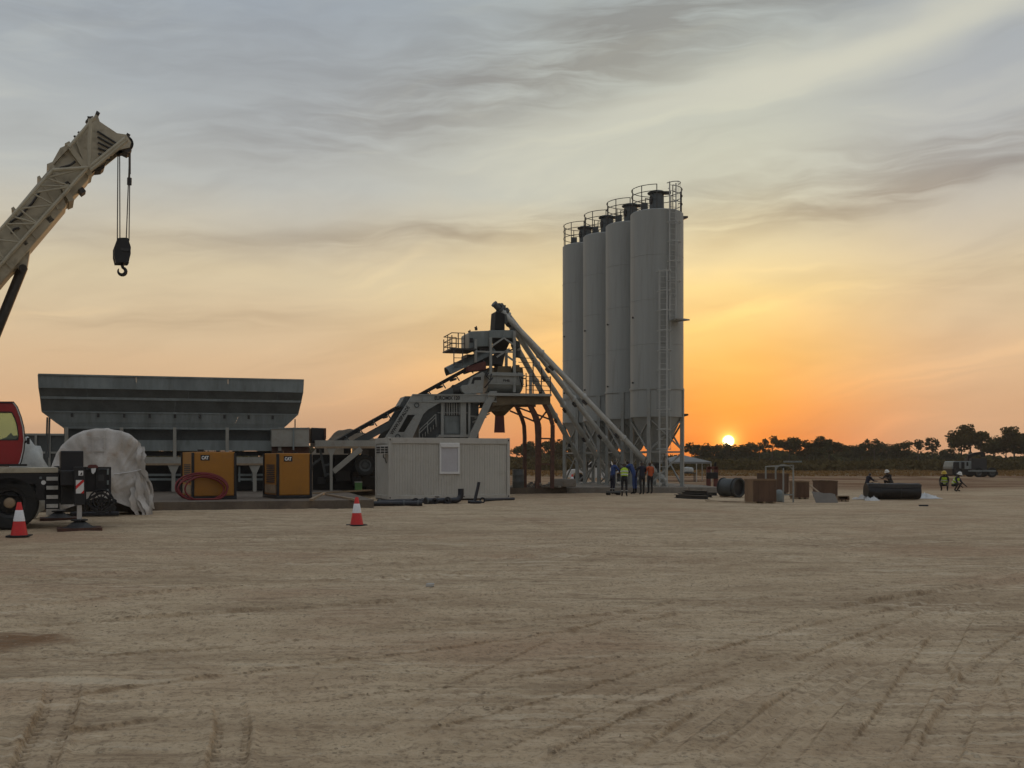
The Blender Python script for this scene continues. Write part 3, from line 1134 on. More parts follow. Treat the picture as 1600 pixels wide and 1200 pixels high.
# ---------------------------------------------------------------- silos
SR = 1.445
S4 = Vector((7.96, 56.3, .30))
S1 = Vector((4.65, 64.8, .30))
ZB, ZK, ZT, ZE = 3.83, 5.30, 14.95, 1.25      # skirt bottom, seam ring, top rim, cone outlet (above foundation)
LEGA = [math.radians(a) for a in (-115, -25, 65, 155)]


def circ(r, a, z):
    return Vector((r * math.cos(a), r * math.sin(a), z))


def build_silo():
    root = thing('cement_silo', 'silo', 'silo')
    prof = [(SR, ZK), (SR, ZT - .06), (SR - .06, ZT)]
    shell = MB().lathe([(SR, ZK + .04)] + [(SR, ZK + (ZT - ZK) * k / 8) for k in range(1, 8)] + [(SR, ZT - .05), (SR - .05, ZT), (.45, ZT + .22), (0, ZT + .22)], n=56).build('shell', M['silo'], root, smooth='auto')
    seam = MB()
    for zz in (7.7, 10.1, 12.5):
        seam.lathe([(SR + .002, zz - .02), (SR + .012, zz - .012), (SR + .012, zz + .012), (SR + .002, zz + .02)], n=56)
    seam.build('weld_seam', M['silo'], shell, smooth='auto')
    sk = MB().lathe([(SR - .03, ZB), (SR + .005, ZB), (SR + .005, ZK - .04), (SR - .03, ZK - .04)], n=56).build('skirt', M['silo'], root, smooth='auto')
    MB().lathe([(SR, ZK - .05), (SR + .055, ZK - .05), (SR + .055, ZK + .05), (SR, ZK + .05)], n=56).build('seam_ring', M['silo'], sk, smooth='auto')
    MB().lathe([(SR - .05, ZB - .06), (SR + .03, ZB - .06), (SR + .03, ZB + .002), (SR - .05, ZB + .002)], n=56).build('bottom_ring', M['silo'], sk, smooth='auto')
    MB().lathe([(.2, ZE), (SR - .08, ZB - .03)], n=40).build('cone', M['silo'], root, smooth='auto')
    MB().lathe([(.19, ZE - .25), (.26, ZE - .25), (.26, ZE - .2), (.19, ZE - .2), (.19, ZE), (.24, ZE + .02), (.24, ZE + .06)], n=20).build('outlet_valve', M['dark'], root, smooth='auto')
    for a in LEGA:
        p = circ(SR - .02, a, 0)
        leg = MB()
        leg.obox((p.x, p.y, (ZK - .05) / 2 + .01), .19, .19, ZK - .07, a)
        leg.obox((p.x, p.y, .015), .42, .42, .03, a)
        leg.build('leg', M['steel_paint'], root)
    for i in range(4):
        a, b = LEGA[i], LEGA[(i + 1) % 4]
        pa, pb = circ(SR - .03, a, 0), circ(SR - .03, b, 0)
        d = (pb - pa).normalized() * .1
        pa, pb = pa + d, pb - d
        br = MB()
        br.bar(pa + Vector((0, 0, 2.05)), pb + Vector((0, 0, 3.55)), .075)
        off = circ(.09, (a + LEGA[i] + math.pi / 2) / 2, 0)
        br.bar(pa + off + Vector((0, 0, 3.55)), pb + off + Vector((0, 0, 2.05)), .075)
        br.bar(pa + Vector((0, 0, .15)), pb + Vector((0, 0, 1.75)), .075)
        br.bar(pa + Vector((0, 0, 1.88)), pb + Vector((0, 0, 1.88)), .09)
        br.build('cross_brace', M['steel_paint'], root)
    # guard rail on the roof
    rail = MB()
    RR = SR - .06
    a0, a1 = math.radians(-60), math.radians(262)
    arc = [a0 + (a1 - a0) * k / 36 for k in range(37)]
    for zz in (.5, .95, 1.3):
        rail.pipe([circ(RR, a, ZT + zz) for a in arc], .021, 6)
    for k in range(0, 37, 4):
        rail.bar(circ(RR, arc[k], ZT), circ(RR, arc[k], ZT + 1.31), .045)
    rail.build('guard_rail', M['dark'], root, smooth='auto')
    # dust filter
    flt = MB().lathe([(.40, ZT + .1), (.44, ZT + .12), (.40, ZT + .2), (.385, ZT + 1.08), (.50, ZT + 1.12), (.52, ZT + 1.17), (.38, ZT + 1.25), (0, ZT + 1.27)], n=28)
    f = flt.build('dust_filter', M['galv_dark'], root, smooth='auto')
    MB().obox((.5, -.1, ZT + 1.15), .5, .3, .13).build('filter_fan', M['dark'], f)
    ang = math.radians(-150)
    c = circ(.40, ang, ZT + .72)
    hm = MB()
    ex, nrm = circ(1, ang + math.pi / 2, 0), circ(1, ang, 0)
    hm.prism([c + ex * (.12 * math.cos(t)) + Vector((0, 0, .22 * math.sin(t))) - nrm * .05 for t in [k * .4488 for k in range(14)]], nrm * .09)
    hm.build('filter_hatch', M['black'], f)
    hb = MB()
    for (x, y, w, h) in ((-.75, -.45, .35, .42), (.62, .7, .3, .3), (-.35, .85, .25, .4)):
        hb.obox((x, y, ZT + .1 + h / 2 - .05), w, w, h)
    hb.build('roof_fitting', M['galv_dark'], root)
    # fill pipe stub on the right flank
    MB().prism([circ(SR - .01, .02, ZT - .30), circ(SR + .28, .02, ZT - .18), circ(SR + .28, .02, ZT - .08), circ(SR - .01, .02, ZT - .08)], (-.02, .2, 0)).build('bracket', M['dark'], root)
    MB().prism([circ(SR - .01, .02, ZB - .02), circ(SR + .30, .02, ZB + .06), circ(SR + .30, .02, ZB + .16), circ(SR - .01, .02, ZB + .16)], (-.02, .2, 0)).build('bracket', M['dark'], root)
    MB().tube(circ(SR + .06, .2, .2), circ(SR + .06, .2, ZT - .2), .045, n=8).build('fill_pipe', M['steel_paint'], root, smooth='auto')
    knob = MB()
    for a, zz in ((-160, 9.2), (-160, 5.65)):
        p = circ(SR, math.radians(a), zz)
        knob.tube(p - circ(.03, math.radians(a), 0), p + circ(.06, math.radians(a), 0), .05, n=8)
    knob.build('level_sensor', M['dark'], root)
    return root


silo = build_silo()
SLAB = ['nearest and right-hand silo, with the caged ladder down its front', 'second silo from the right in the row of four',
        'third silo from the right in the row of four', 'farthest silo, leftmost and lowest-looking of the row of four']
silos = []
for i in range(4):
    s = silo if i == 0 else copy_tree(silo)
    s.location = S4.lerp(S1, i / 3)
    tag(s, 'pale grey cement silo: ' + SLAB[i], 'silo', 'row of four cement silos')
    silos.append(s)


def ladder():
    SF = Frame(S4, 0)
    fr = math.atan2(-S4.y, -S4.x)          # towards the camera
    lad = MB()

    def rails(a, rad, z0, z1, w=.40, hoops=True, cage=.7):
        t = circ(1, a + math.pi / 2, 0)
        c = circ(rad, a, 0)
        for s in (-1, 1):
            lad.bar(c + t * s * w / 2 + Vector((0, 0, z0)), c + t * s * w / 2 + Vector((0, 0, z1)), .06)
        z = z0 + .2
        while z < z1:
            lad.bar(c - t * w / 2 + Vector((0, 0, z)), c + t * w / 2 + Vector((0, 0, z)), .022)
            z += .29
        z = z0 + 1.3
        while z < z1:
            for s in (-1, 1):
                lad.bar(c + t * s * w / 2 + Vector((0, 0, z)), circ(SR, a, 0) + t * s * w / 2 + Vector((0, 0, z)), .03)
            z += 1.9
        if hoops:
            z = max(z0 + 2.0, z0)
            n = circ(1, a, 0)
            while z <= z1 + .01:
                pts = [c + t * (math.cos(q) * .36) + n * (math.sin(q) * cage) + Vector((0, 0, z)) for q in [math.pi * k / 8 for k in range(9)]]
                lad.pipe(pts, .026, 5)
                z += 1.05
            for k in (1, 4, 7):
                q = math.pi * k / 8
                p = c + t * (math.cos(q) * .36) + n * (math.sin(q) * cage)
                lad.bar(p + Vector((0, 0, z0 + 2.0)), p + Vector((0, 0, z1)), .02)
    a1 = fr + math.asin(9 / 41)
    rails(a1, SR + .16, .02, 11.6)
    a2 = fr + math.asin(22 / 41)
    rails(a2, SR + .14, 9.0, ZT + 1.35, cage=.5)
    lad.build('caged_ladder', M['ladder'], silo)
    pf = MB()
    for k in range(7):
        aa, ab = fr + .5 + k * .06, fr + .5 + (k + 1) * .06
        pf.prism([circ(SR + .01, aa, 8.9), circ(SR + .75, aa, 8.9), circ(SR + .75, ab, 8.9), circ(SR + .01, ab, 8.9)], (0, 0, .07))
    pf.build('rest_platform', M['steel_paint'], silo)


ladder()

# ---------------------------------------------------------------- mixing plant
plant_root = thing('mixing_plant', 'grey mobile concrete mixing plant with mixer tower behind the white office container', 'concrete plant', PLOC, PRZ)
PB = lambda px, py, v=-1.3: PF.px(px, py, v)


def plate(name, polys, v, th, m, bevel=0.0, parent=plant_root, smooth=False):
    mb = MB()
    for poly in polys:
        mb.prism([PB(a, b, v) for a, b in poly], (0, th, 0))
    return mb.build(name, m, parent, bevel=bevel, smooth=smooth)


def bars(name, segs, v, w, m, parent=plant_root, h=None):
    mb = MB()
    for sg in segs:
        a, b, c, d = sg[:4]
        va = sg[4] if len(sg) > 4 else v
        vb = sg[5] if len(sg) > 5 else va
        mb.bar(PB(a, b, va), PB(c, d, vb), w, h)
    return mb.build(name, m, parent)


# front portal with lettering, and its twin behind
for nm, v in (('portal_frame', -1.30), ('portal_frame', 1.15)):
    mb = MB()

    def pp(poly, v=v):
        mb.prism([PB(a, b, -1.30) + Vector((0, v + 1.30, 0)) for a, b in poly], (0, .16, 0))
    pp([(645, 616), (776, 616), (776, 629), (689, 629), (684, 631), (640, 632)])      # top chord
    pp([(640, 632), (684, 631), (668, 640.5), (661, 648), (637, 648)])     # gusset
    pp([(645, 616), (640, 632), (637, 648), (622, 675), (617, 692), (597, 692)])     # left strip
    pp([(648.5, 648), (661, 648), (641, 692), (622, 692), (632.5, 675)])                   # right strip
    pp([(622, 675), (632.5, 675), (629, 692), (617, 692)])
    mb.build(nm, M['steel_paint'] if v < 0 else M['galv_dark'], plant_root)  # rear twin is darker: its shade is put into the colour
pf = MB()
pf.prism([PB(645, 615.7, -1.335), PB(776, 615.7, -1.335), PB(776, 617.4, -1.335), PB(644.4, 617.4, -1.335)], (0, .23, 0))
pf.prism([PB(640.5, 626.6, -1.335), PB(776, 626.6, -1.335), PB(776, 628.4, -1.335), PB(640, 628.4, -1.335)], (0, .23, 0))
for xx in (660, 673, 723, 727):
    pf.prism([PB(xx, 616.5, -1.322), PB(xx + 1.2, 616.5, -1.322), PB(xx + 1.2, 628, -1.322), PB(xx, 628, -1.322)], (0, .05, 0))
pf.build('flange', M['steel_paint'], plant_root)
# lettering
lt = MB()
o = PB(679, 624.9, -1.303)
e = PB(718.5, 624.9, -1.303)
lt.text('EUROMIX 120', o, e - o, (0, 0, 1), (e - o).length, PB(0, 617.9).z - PB(0, 624.9).z, .006, bold=.035)
lt.build('lettering', M['print'], plant_root)
lt = MB()
o, e = PB(613.5, 680.0, -1.303), PB(640.6, 636.5, -1.303)
ex = (e - o).normalized()
ey = Vector((-ex.z, 0, ex.x))
lt.text('WWW.NISBAU.DE', o, ex, ey, (e - o).length, .17, .006, bold=.035)
lt.build('lettering', M['print'], plant_root)
ring = MB()
for (a, b) in ((651, 633), (621.5, 682)):
    c = PB(a, b, -1.31)
    ring.lathe([(.085, -.03), (.125, -.03), (.125, .0), (.085, .0)], c, 20, 'y', shut=True)
ring.build('lifting_eye', M['galv_dark'], plant_root)

# diagonal strut of the tower and its twin
for v in (-1.42, 1.1):
    mb = MB()
    mb.prism([PB(a, b, -1.42) + Vector((0, v + 1.42, 0)) for a, b in ((766, 611), (777, 611), (740, 694), (727, 694))], (0, .12, 0))
    mb.build('diagonal_strut', M['steel_paint'], plant_root)
bars('cross_tie', [(741, 654, 768, 640), (738, 660, 765, 646), (735, 650, 760, 652)], -.9, .07, M['steel_paint'])

# inclined belt conveyor
IB = MB()
IB.bar(PB(522, 691, -.3), PB(763, 559, -.3), .9, .10)
IB.build('conveyor_belt', M['belt'], plant_root)
side = MB()
for v in (-.78, .2):
    side.prism([PB(a, b, -.78) + Vector((0, v + .78, 0)) for a, b in ((523, 689), (640, 624), (700, 591), (760, 558), (760, 562.5), (700, 596), (640, 629.5), (523, 696))], (0, .06, 0))
side.build('conveyor_skirt', M['belt'], plant_root)
gird = MB()
for v in (-.85, .25):
    for (a, b, c, d, w) in ((556, 693, 705, 611, .30), (705, 611, 764, 578.5, .26)):
        gird.bar(PB(a, b, -.85) + Vector((0, v + .85, 0)), PB(c, d, -.85) + Vector((0, v + .85, 0)), .10, w)
gird.build('conveyor_girder', M['galv_dark'], plant_root)
rol = MB()
for k in range(11):
    t = k / 10
    a, b = 540 + (755 - 540) * t, 686.5 + (568.5 - 686.5) * t
    rol.bar(PB(a, b - 6, -.84), PB(a + 6, b + 3, -.84), .05)
    rol.tube(PB(a, b, -.8), PB(a, b, -.8) + Vector((0, 1.1, 0)), .06, n=8)
rol.build('idler_roller', M['galv_dark'], plant_root)
plate('belt_hood', [[(623, 636), (633, 619), (645, 619), (650, 622), (640, 634)]], -.95, 1.3, M['galv_dark'])
# rounded belt cover near the head
cv = MB()
p, q = PB(699, 583, -.3), PB(770, 549, -.3)
d = (q - p).normalized()
nrm = Vector((0, 1, 0)).cross(d).normalized()
if nrm.z < 0:
    nrm = -nrm
prof = [math.pi * k / 10 for k in range(11)]
for rr, flip in ((.50, 0),):
    va = [p + Vector((0, 1, 0)) * (rr * math.cos(t)) + nrm * (rr * .85 * math.sin(t) - .12) for t in prof]
    vb = [x + (q - p) for x in va]
    n = len(va)
    inner = [x.lerp(p + nrm * -.12, .06) for x in va]
    innb = [x + (q - p) for x in inner]
    cv.add(va + vb + inner + innb, [(k, k + 1, n + k + 1, n + k) for k in range(n - 1)] + [(2 * n + k + 1, 2 * n + k, 3 * n + k, 3 * n + k + 1) for k in range(n - 1)]
           + [(k + 1, k, 2 * n + k, 2 * n + k + 1) for k in range(n - 1)])
cv.build('belt_cover', M['galv'], plant_root, smooth='auto')
plate('drive_motor', [[(729, 573), (757, 564), (760, 566), (760, 578), (742, 580), (729, 581)]], -1.0, .6, M['redbrown'], bevel=.05)

# mixer
mx = MB()
ca, cb = PB(762.5, 603, -.2), PB(818, 603, -.2)
prof = []
R0 = (PB(790, 581.5).z - PB(790, 614.5).z) / 2
zc = (PB(790, 581.5).z + PB(790, 614.5).z) / 2
sec = [(-1.15, zc + R0), (-1.15, zc + .05)] + [(-.05 - 1.1 * math.cos(t), zc + .05 - (R0 + .05) * math.sin(t)) for t in [math.pi * k / 12 for k in range(1, 12)]] + [(1.05, zc + .05), (1.05, zc + R0)]
x0, x1 = PB(763, 600, -1.15).x, PB(818, 600, -1.15).x
mx.prism([(x0, a, b) for a, b in sec], (x1 - x0, 0, 0))
mixer = mx.build('mixer', M['steel_paint'], plant_root, smooth='auto')
band = MB()
for xx in (763.5, 776, 809):
    u = PB(xx, 600, -1.15).x
    band.prism([(u, a * 1.02 - .005, zc + (b - zc) * 1.03) for a, b in sec], (.07, 0, 0))
band.box(x0 - .02, x1 + .02, -1.2, 1.1, PB(790, 599.6).z - .02, PB(790, 599.6).z + .02)
band.box(x0 - .05, x1 + .05, -1.25, 1.15, PB(790, 586).z - .03, PB(790, 586).z + .03)
band.build('stiffener', M['steel_paint'], mixer)
lt = MB()
o, e = PB(786.2, 596.6, -1.155), PB(796.2, 596.6, -1.155)
lt.text('BHS', o, e - o, (0, 0, 1), (e - o).length, .12, .008, bold=.04)
lt.build('lettering', M['print'], mixer)
zz = lambda poly: [(690 + a / 8.89, 560 + b / 8.89) for a, b in poly]
g = MB()
o1 = [PB(a, b, -1.2) for a, b in zz([(270, 400), (300, 370), (375, 362), (405, 275), (565, 188), (602, 205), (582, 380), (572, 482), (330, 500), (283, 462)])]
g.prism(o1, (0, .5, 0))
gb = g.build('gearbox_guard', M['steel_paint'], plant_root, bevel=.03)
MB().prism([PB(a, b, -1.212) for a, b in zz([(412, 352), (440, 262), (548, 255), (548, 300), (460, 302), (448, 352)])], (0, .1, 0)).build('guard_slot', M['black'], gb)
mot = MB()
mot.tube(PB(707, 609.5, -.7), PB(722, 609.5, -.7), .26, n=14)
mot.tube(PB(705, 609.5, -.7), PB(707, 609.5, -.7), .20, n=14)
mot.build('mixer_motor', M['dark'], plant_root, smooth='auto')
mt = MB()
for (a, b, c, d, v, th) in ((776, 572, 800, 583, -.9, 1.4), (803, 570, 813, 581, -1.0, .6), (762, 574, 772, 583, -1.0, .5), (800, 574, 818, 584, -.2, 1.0)):
    mt.prism([PB(a, d, v), PB(c, d, v), PB(c - 1, b, v), PB(a + 2, b, v)], (0, th, 0))
mt.build('mixer_lid', M['cement'], mixer, bevel=.03)
hs = MB()
for (pts, v) in (([(764, 582), (760, 588), (766, 594), (768, 584)], -1.35), ([(812, 588), (816, 604), (823, 604), (822, 592), (814, 590)], -1.3), ([(757, 606), (762, 600), (770, 590)], -1.4)):
    hs.pipe([PB(a, b, v) for a, b in pts], .035, 6)
hs.build('hydraulic_hose', M['black'], mixer, smooth='auto')

# deck below the mixer, discharge funnel and chute
dk = MB()
dk.prism([PB(762, 613.5, -1.5), PB(862, 615.5, -1.5), PB(862, 619, -1.5), PB(762, 618, -1.5)], (0, 3.0, 0))
dk.build('deck', M['steel_paint'], plant_root)
db = MB()
for v in (-1.3, 1.1):
    db.prism([PB(a, b, -1.3) + Vector((0, v + 1.3, 0)) for a, b in ((775, 619), (860, 619.5), (860, 632), (800, 632), (768, 634))], (0, .2, 0))
db.build('deck_beam', M['cement'], plant_root)
fn = MB()
top = [PB(770, 632, -1.0), PB(806, 632, -1.0), PB(806, 632, 1.0), PB(770, 632, 1.0)]
midr = [PB(766, 642, -.9), PB(796, 642, -.9), PB(796, 642, .9), PB(766, 642, .9)]
bot = [PB(773.5, 649.5, -.28), PB(788, 649.5, -.28), PB(788, 649.5, .28), PB(773.5, 649.5, .28)]
fn.add(top + midr + bot, [(k, (k + 1) % 4, 4 + (k + 1) % 4, 4 + k) for k in range(4)] + [(4 + k, 4 + (k + 1) % 4, 8 + (k + 1) % 4, 8 + k) for k in range(4)] + [(0, 1, 2, 3), (11, 10, 9, 8)])
fn.build('discharge_funnel', M['cement'], plant_root)
ch = MB()
tp = [PB(773.5, 649.5, -.27), PB(787.5, 649.5, -.27), PB(787.5, 649.5, .27), PB(773.5, 649.5, .27)]
bt = [PB(772, 676, -.3), PB(789, 676, -.3), PB(789, 676, .3), PB(772, 676, .3)]
ch.add(tp + bt, [(k, (k + 1) % 4, 4 + (k + 1) % 4, 4 + k) for k in range(4)] + [(3, 2, 1, 0), (4, 5, 6, 7)])
ch.build('discharge_chute', M['redbrown'], plant_root)
bars('funnel_beam', [(752, 646, 800, 625)], -1.05, .12, M['cement'], h=.22)

# arched legs at the right
for v in (-1.15, 1.0):
    for pts in ([(826, 631), (834, 648), (838.5, 662), (839.5, 680), (839.5, 763)], [(850, 631), (859, 648), (863.5, 664), (863.5, 680), (862.5, 763)]):
        L = MB()
        for (a, b), (c, d) in zip(pts[:-1], pts[1:]):
            L.bar(PB(a, b, -1.15) + Vector((0, v + 1.15, 0)), PB(c, d, -1.15) + Vector((0, v + 1.15, 0)), .17, .17)
        L.build('leg', M['rust'], plant_root)
bars('leg_tie', [(802, 634, 840, 648, -1.15, -1.15), (840, 648, 861, 656), (797, 642, 834, 658), (840, 685, 862, 685.5), (839, 725, 863, 725.5), (839, 662, 856, 640)], -1.15, .075, M['rust'])

# tower above the mixer: weighing hoppers, posts, cage
for (px, y0, y1, v) in ((803.5, 517, 613, -1.1), (803.5, 517, 613, .9), (766.5, 527, 600, -1.1), (766.5, 527, 600, .9), (743, 530, 566, -1.1), (791, 545, 585, .5), (829, 583, 615, 1.0)):
    MB().bar(PB(px, y0, v), PB(px, y1, v), .13).build('tower_post', M['steel_paint'], plant_root)
wh = MB()
wh.prism([PB(a, b, -1.0) for a, b in ((733, 545), (733, 520), (737, 517.5), (766, 516.5), (766, 541), (744, 542))], (0, 1.7, 0))
w1 = wh.build('water_scale', M['galv'], plant_root, bevel=.03)
wf = MB()
wf.prism([PB(a, b, -.8) for a, b in ((745, 541), (765, 541), (761, 549), (752, 549))], (0, 1.3, 0))
wf.build('water_funnel', M['dark'], plant_root)
ch = MB()
ch.prism([PB(a, b, -1.05) for a, b in ((764, 516), (803, 515.5), (803, 528), (764, 528))], (0, 2.0, 0))
c1 = ch.build('cement_scale', M['galv'], plant_root, bevel=.02)
cf = MB()
top = [PB(768, 528, -.95), PB(800, 528, -.95), PB(800, 528, .95), PB(768, 528, .95)]
bot = [PB(771, 549, -.25), PB(790, 549, -.25), PB(790, 549, .3), PB(771, 549, .3)]
neck = [PB(772, 574, -.25), PB(785, 574, -.25), PB(785, 574, .3), PB(772, 574, .3)]
cf.add(top + bot + neck, [(k, (k + 1) % 4, 4 + (k + 1) % 4, 4 + k) for k in range(4)] + [(4 + k, 4 + (k + 1) % 4, 8 + (k + 1) % 4, 8 + k) for k in range(4)] + [(0, 1, 2, 3), (11, 10, 9, 8)])
cf.build('cement_funnel', M['dark'], plant_root)
MB().prism([PB(a, b, -.45) for a, b in ((775, 486), (789, 490), (789, 516), (773, 516))], (0, .95, 0)).build('flexible_sleeve', M['belt'], plant_root, bevel=.04)
bars('tower_brace', [(768, 541, 787, 528), (787, 528, 803, 539), (764, 550, 803, 550), (792, 556, 806, 566), (776, 558, 796, 545), (744, 549, 766, 550), (790, 550, 804, 545, .9, .9)], -1.12, .08, M['steel_paint'])
MB().box(PB(735, 548).x, PB(790, 548).x, -.6, .6, PB(760, 566).z, PB(760, 552).z).build('transfer_box', M['dark'], plant_root)
cage = MB()
zs = [PB(716, y).z for y in (521.5, 530.5, 538, 545, 556)]
u0, u1, um = PB(706, 530, -1.6).x, PB(726, 530, -1.6).x, PB(716, 530, -1.6).x
for v in (-1.6, .2):
    for u in (u0, um, u1):
        cage.bar((u, v, zs[3]), (u, v, zs[0] if u != u0 else zs[0] - .12), .045)
    for z in zs[:3]:
        cage.bar((u0, v, z), (u1, v, z), .035)
for u in (u0,):
    for z in zs[:3]:
        cage.bar((u, -1.6, z), (u, .2, z), .035)
    cage.bar((u, -.7, zs[3]), (u, -.7, zs[0]), .04)
cage.box(u0 - .05, PB(742, 556).x, -1.65, .25, zs[3] - .07, zs[3])
cage.bar((u0 + .1, -1.6, zs[3]), (u0 + .1, -1.6, PB(716, 572).z), .045)
cage.bar((u1 - .1, -1.6, zs[3]), (u1 - .1, -1.6, PB(716, 572).z), .045)
for k in range(4):
    zq = zs[3] - .25 - k * .22
    cage.bar((u0 + .1, -1.6, zq), (u1 - .1, -1.6, zq), .03)
cage.build('service_platform', M['dark'], plant_root)
pr = MB()
for (a, b, c) in ((822, 583, 615), (833, 563, 615), (860, 588, 617), (846, 575, 616)):
    pr.bar(PB(a, b, -1.4), PB(a, c, -1.4), .045)
    pr.bar(PB(a, b, 1.3), PB(a, c, 1.3), .045)
for y in (588, 595, 602, 609):
    pr.bar(PB(822, y, -1.4), PB(860, y + 1.5, -1.4), .032)
    pr.bar(PB(822, y, 1.3), PB(860, y + 1.5, 1.3), .032)
    pr.bar(PB(860, y + 1, -1.4), PB(860, y + 1, 1.3), .032)
for y in (559, 566, 574):
    pr.bar(PB(810, y, 1.1), PB(834, y + 1, 1.1), .03)
pr.build('deck_railing', M['dark'], plant_root)
vlv = MB()
for (a, b) in ((734, 518), (744, 512)):
    vlv.tube(PB(a, b + 4, -.6), PB(a, b, -.6), .07, n=8)
    vlv.tube(PB(a - 2.5, b, -.6), PB(a + 1, b, -.6), .04, n=8)
    vlv.bar(PB(a, b, -.6), PB(a + .5, b - 2.5, -.6), .05)
vlv.build('air_valve', M['black'], w1)
plate('control_box', [[(734, 528), (739, 528), (739, 535), (734, 535)]], -1.06, .08, M['black'])

# control cabin below the portal
cabm = MB()
cabm.prism([PB(a, b, -.9) for a, b in ((676, 630), (748, 630), (748, 690), (655, 690), (655, 650))], (0, 1.7, 0))
cab = cabm.build('control_cabin', M['galv_dark'], plant_root)
win = MB()
win.prism([PB(a, b, -.96) for a, b in ((695, 630), (718, 630), (718, 649), (695, 649))], (0, .05, 0))
w = win.build('window', M['dark_glass'], cab)
wb = MB()
for xx in (694.5, 698.5, 702, 706, 709.5, 713.5, 717.5):
    wb.bar(PB(xx, 630, -.99), PB(xx, 649, -.99), .06, .04)
wb.build('window_bar', M['steel_paint'], w)
dr = MB()
dr.prism([PB(a, b, -.95) for a, b in ((694, 650), (719, 650), (719, 678), (694, 678))], (0, .04, 0))
dr.prism([PB(a, b, -.97) for a, b in ((695.5, 660.5), (717.5, 660.5), (717.5, 676.5), (695.5, 676.5))], (0, .03, 0))
dr.prism([PB(a, b, -.97) for a, b in ((695.5, 651.5), (717.5, 651.5), (717.5, 658.5), (695.5, 658.5))], (0, .03, 0))
dr.build('door', M['galv'], cab)
cp = MB()
for xx, w_ in ((691, .13), (723.5, .28), (733, .1)):
    cp.bar(PB(xx, 628, -1.1), PB(xx, 684, -1.1), w_, .12)
cp.build('post', M['steel_paint'], plant_root)
hr = MB()
for dy in (0, 5):
    hr.bar(PB(655, 672 + dy, -1.15), PB(681, 647 + dy, -1.15), .035)
for (a, b) in ((655, 672), (668, 660), (681, 647)):
    hr.bar(PB(a, b, -1.15), PB(a, b + 16, -1.15), .035)
hr.bar(PB(684, 645, -1.15), PB(735, 645, -1.15), .03)
for k in range(8):
    a, b = 652 + k * 4.2, 689 - k * 3.6
    hr.bar(PB(a, b, -1.2), PB(a, b, -.5), .03, .22)
hr.build('stair', M['steel_paint'], plant_root)
plate('cabin_floor', [[(686, 679), (737, 679), (735, 683), (684, 683)]], -1.35, 2.2, M['steel_paint'])
plate('support_foot', [[(683, 683), (692, 683), (696, 692), (679, 692)]], -1.2, .3, M['steel_paint'])
lo = MB()
for v in (-1.1, .9):
    for xx in (603, 652, 735):
        lo.bar((PB(xx, 690, -1.1).x, v, PB(xx, 686, -1.1).z), (PB(xx, 690, -1.1).x, v, .3), .22)
lo.bar(PB(600, 690, -1.1), PB(740, 690, -1.1), .2, .3)
lo.build('base_frame', M['steel_paint'], plant_root)

# trailer end: long beam, legs, wheels
tb = MB()
for v in (-1.35, 1.0):
    tb.prism([PB(a, b, -1.35) + Vector((0, v + 1.35, 0)) for a, b in ((492, 688), (600, 688), (600, 697.5), (492, 697.5))], (0, .12, 0))
beam = tb.build('chassis_beam', M['cream'], plant_root)
st_ = MB()
st_.prism([PB(a, b, -1.36) for a, b in ((492, 697.5), (600, 697.5), (600, 700.5), (492, 700.5))], (0, .14, 0))
st_.build('marker_stripe', M['timber'], beam)
lg = MB()
lg.prism([PB(a, b, -1.33) for a, b in ((511.5, 700.5), (525, 700.5), (519.8, 712), (519.5, 746), (515.5, 746), (515.5, 712))], (0, .12, 0))
lg.bar(PB(517.5, 745, -1.27), (PB(517.5, 745, -1.27).x, -1.27, .3), .12)
lg.build('leg', M['cream'], plant_root)
bars('diagonal_strut', [(521, 737, 564, 701)], -1.3, .14, M['cream'], h=.24)
bars('tow_frame', [(500, 701, 509, 745), (505, 728, 520, 724), (507, 742, 523, 739), (487, 727, 503, 715)], -.6, .1, M['galv_dark'])


def wheel(mb_parent, c, r, w, axis='y', rimm=None):
    t = MB().lathe([(r * .56, -w / 2 + .02), (r * .62, -w / 2), (r * .93, -w / 2), (r, -w / 2 + .05), (r, w / 2 - .05), (r * .93, w / 2), (r * .62, w / 2), (r * .56, w / 2 - .02)], c, 32, axis, shut=True).build('wheel', M['rubber'], mb_parent, smooth='auto')
    s = -1
    rm = MB().lathe([(0, -w * .30), (r * .20, -w * .32), (r * .22, -w * .2), (r * .42, -w * .16), (r * .45, -w * .42), (r * .575, -w * .46), (r * .575, w * .4), (0, w * .3)], c, 28, axis)
    rim = rm.build('rim', rimm or M['galv_dark'], t, smooth='auto')
    bl = MB()
    for k in range(10):
        a = k * math.pi / 5
        p = Vector(c) + (Vector((math.cos(a), 0, math.sin(a))) * r * .32 if axis == 'y' else Vector((0, math.cos(a), math.sin(a))) * r * .32)
        d = Vector((0, -1, 0)) if axis == 'y' else Vector((-1, 0, 0))
        bl.tube(p + d * w * .1, p + d * w * .24, r * .035, n=6)
    bl.build('wheel_nut', M['grease'], t)
    return t


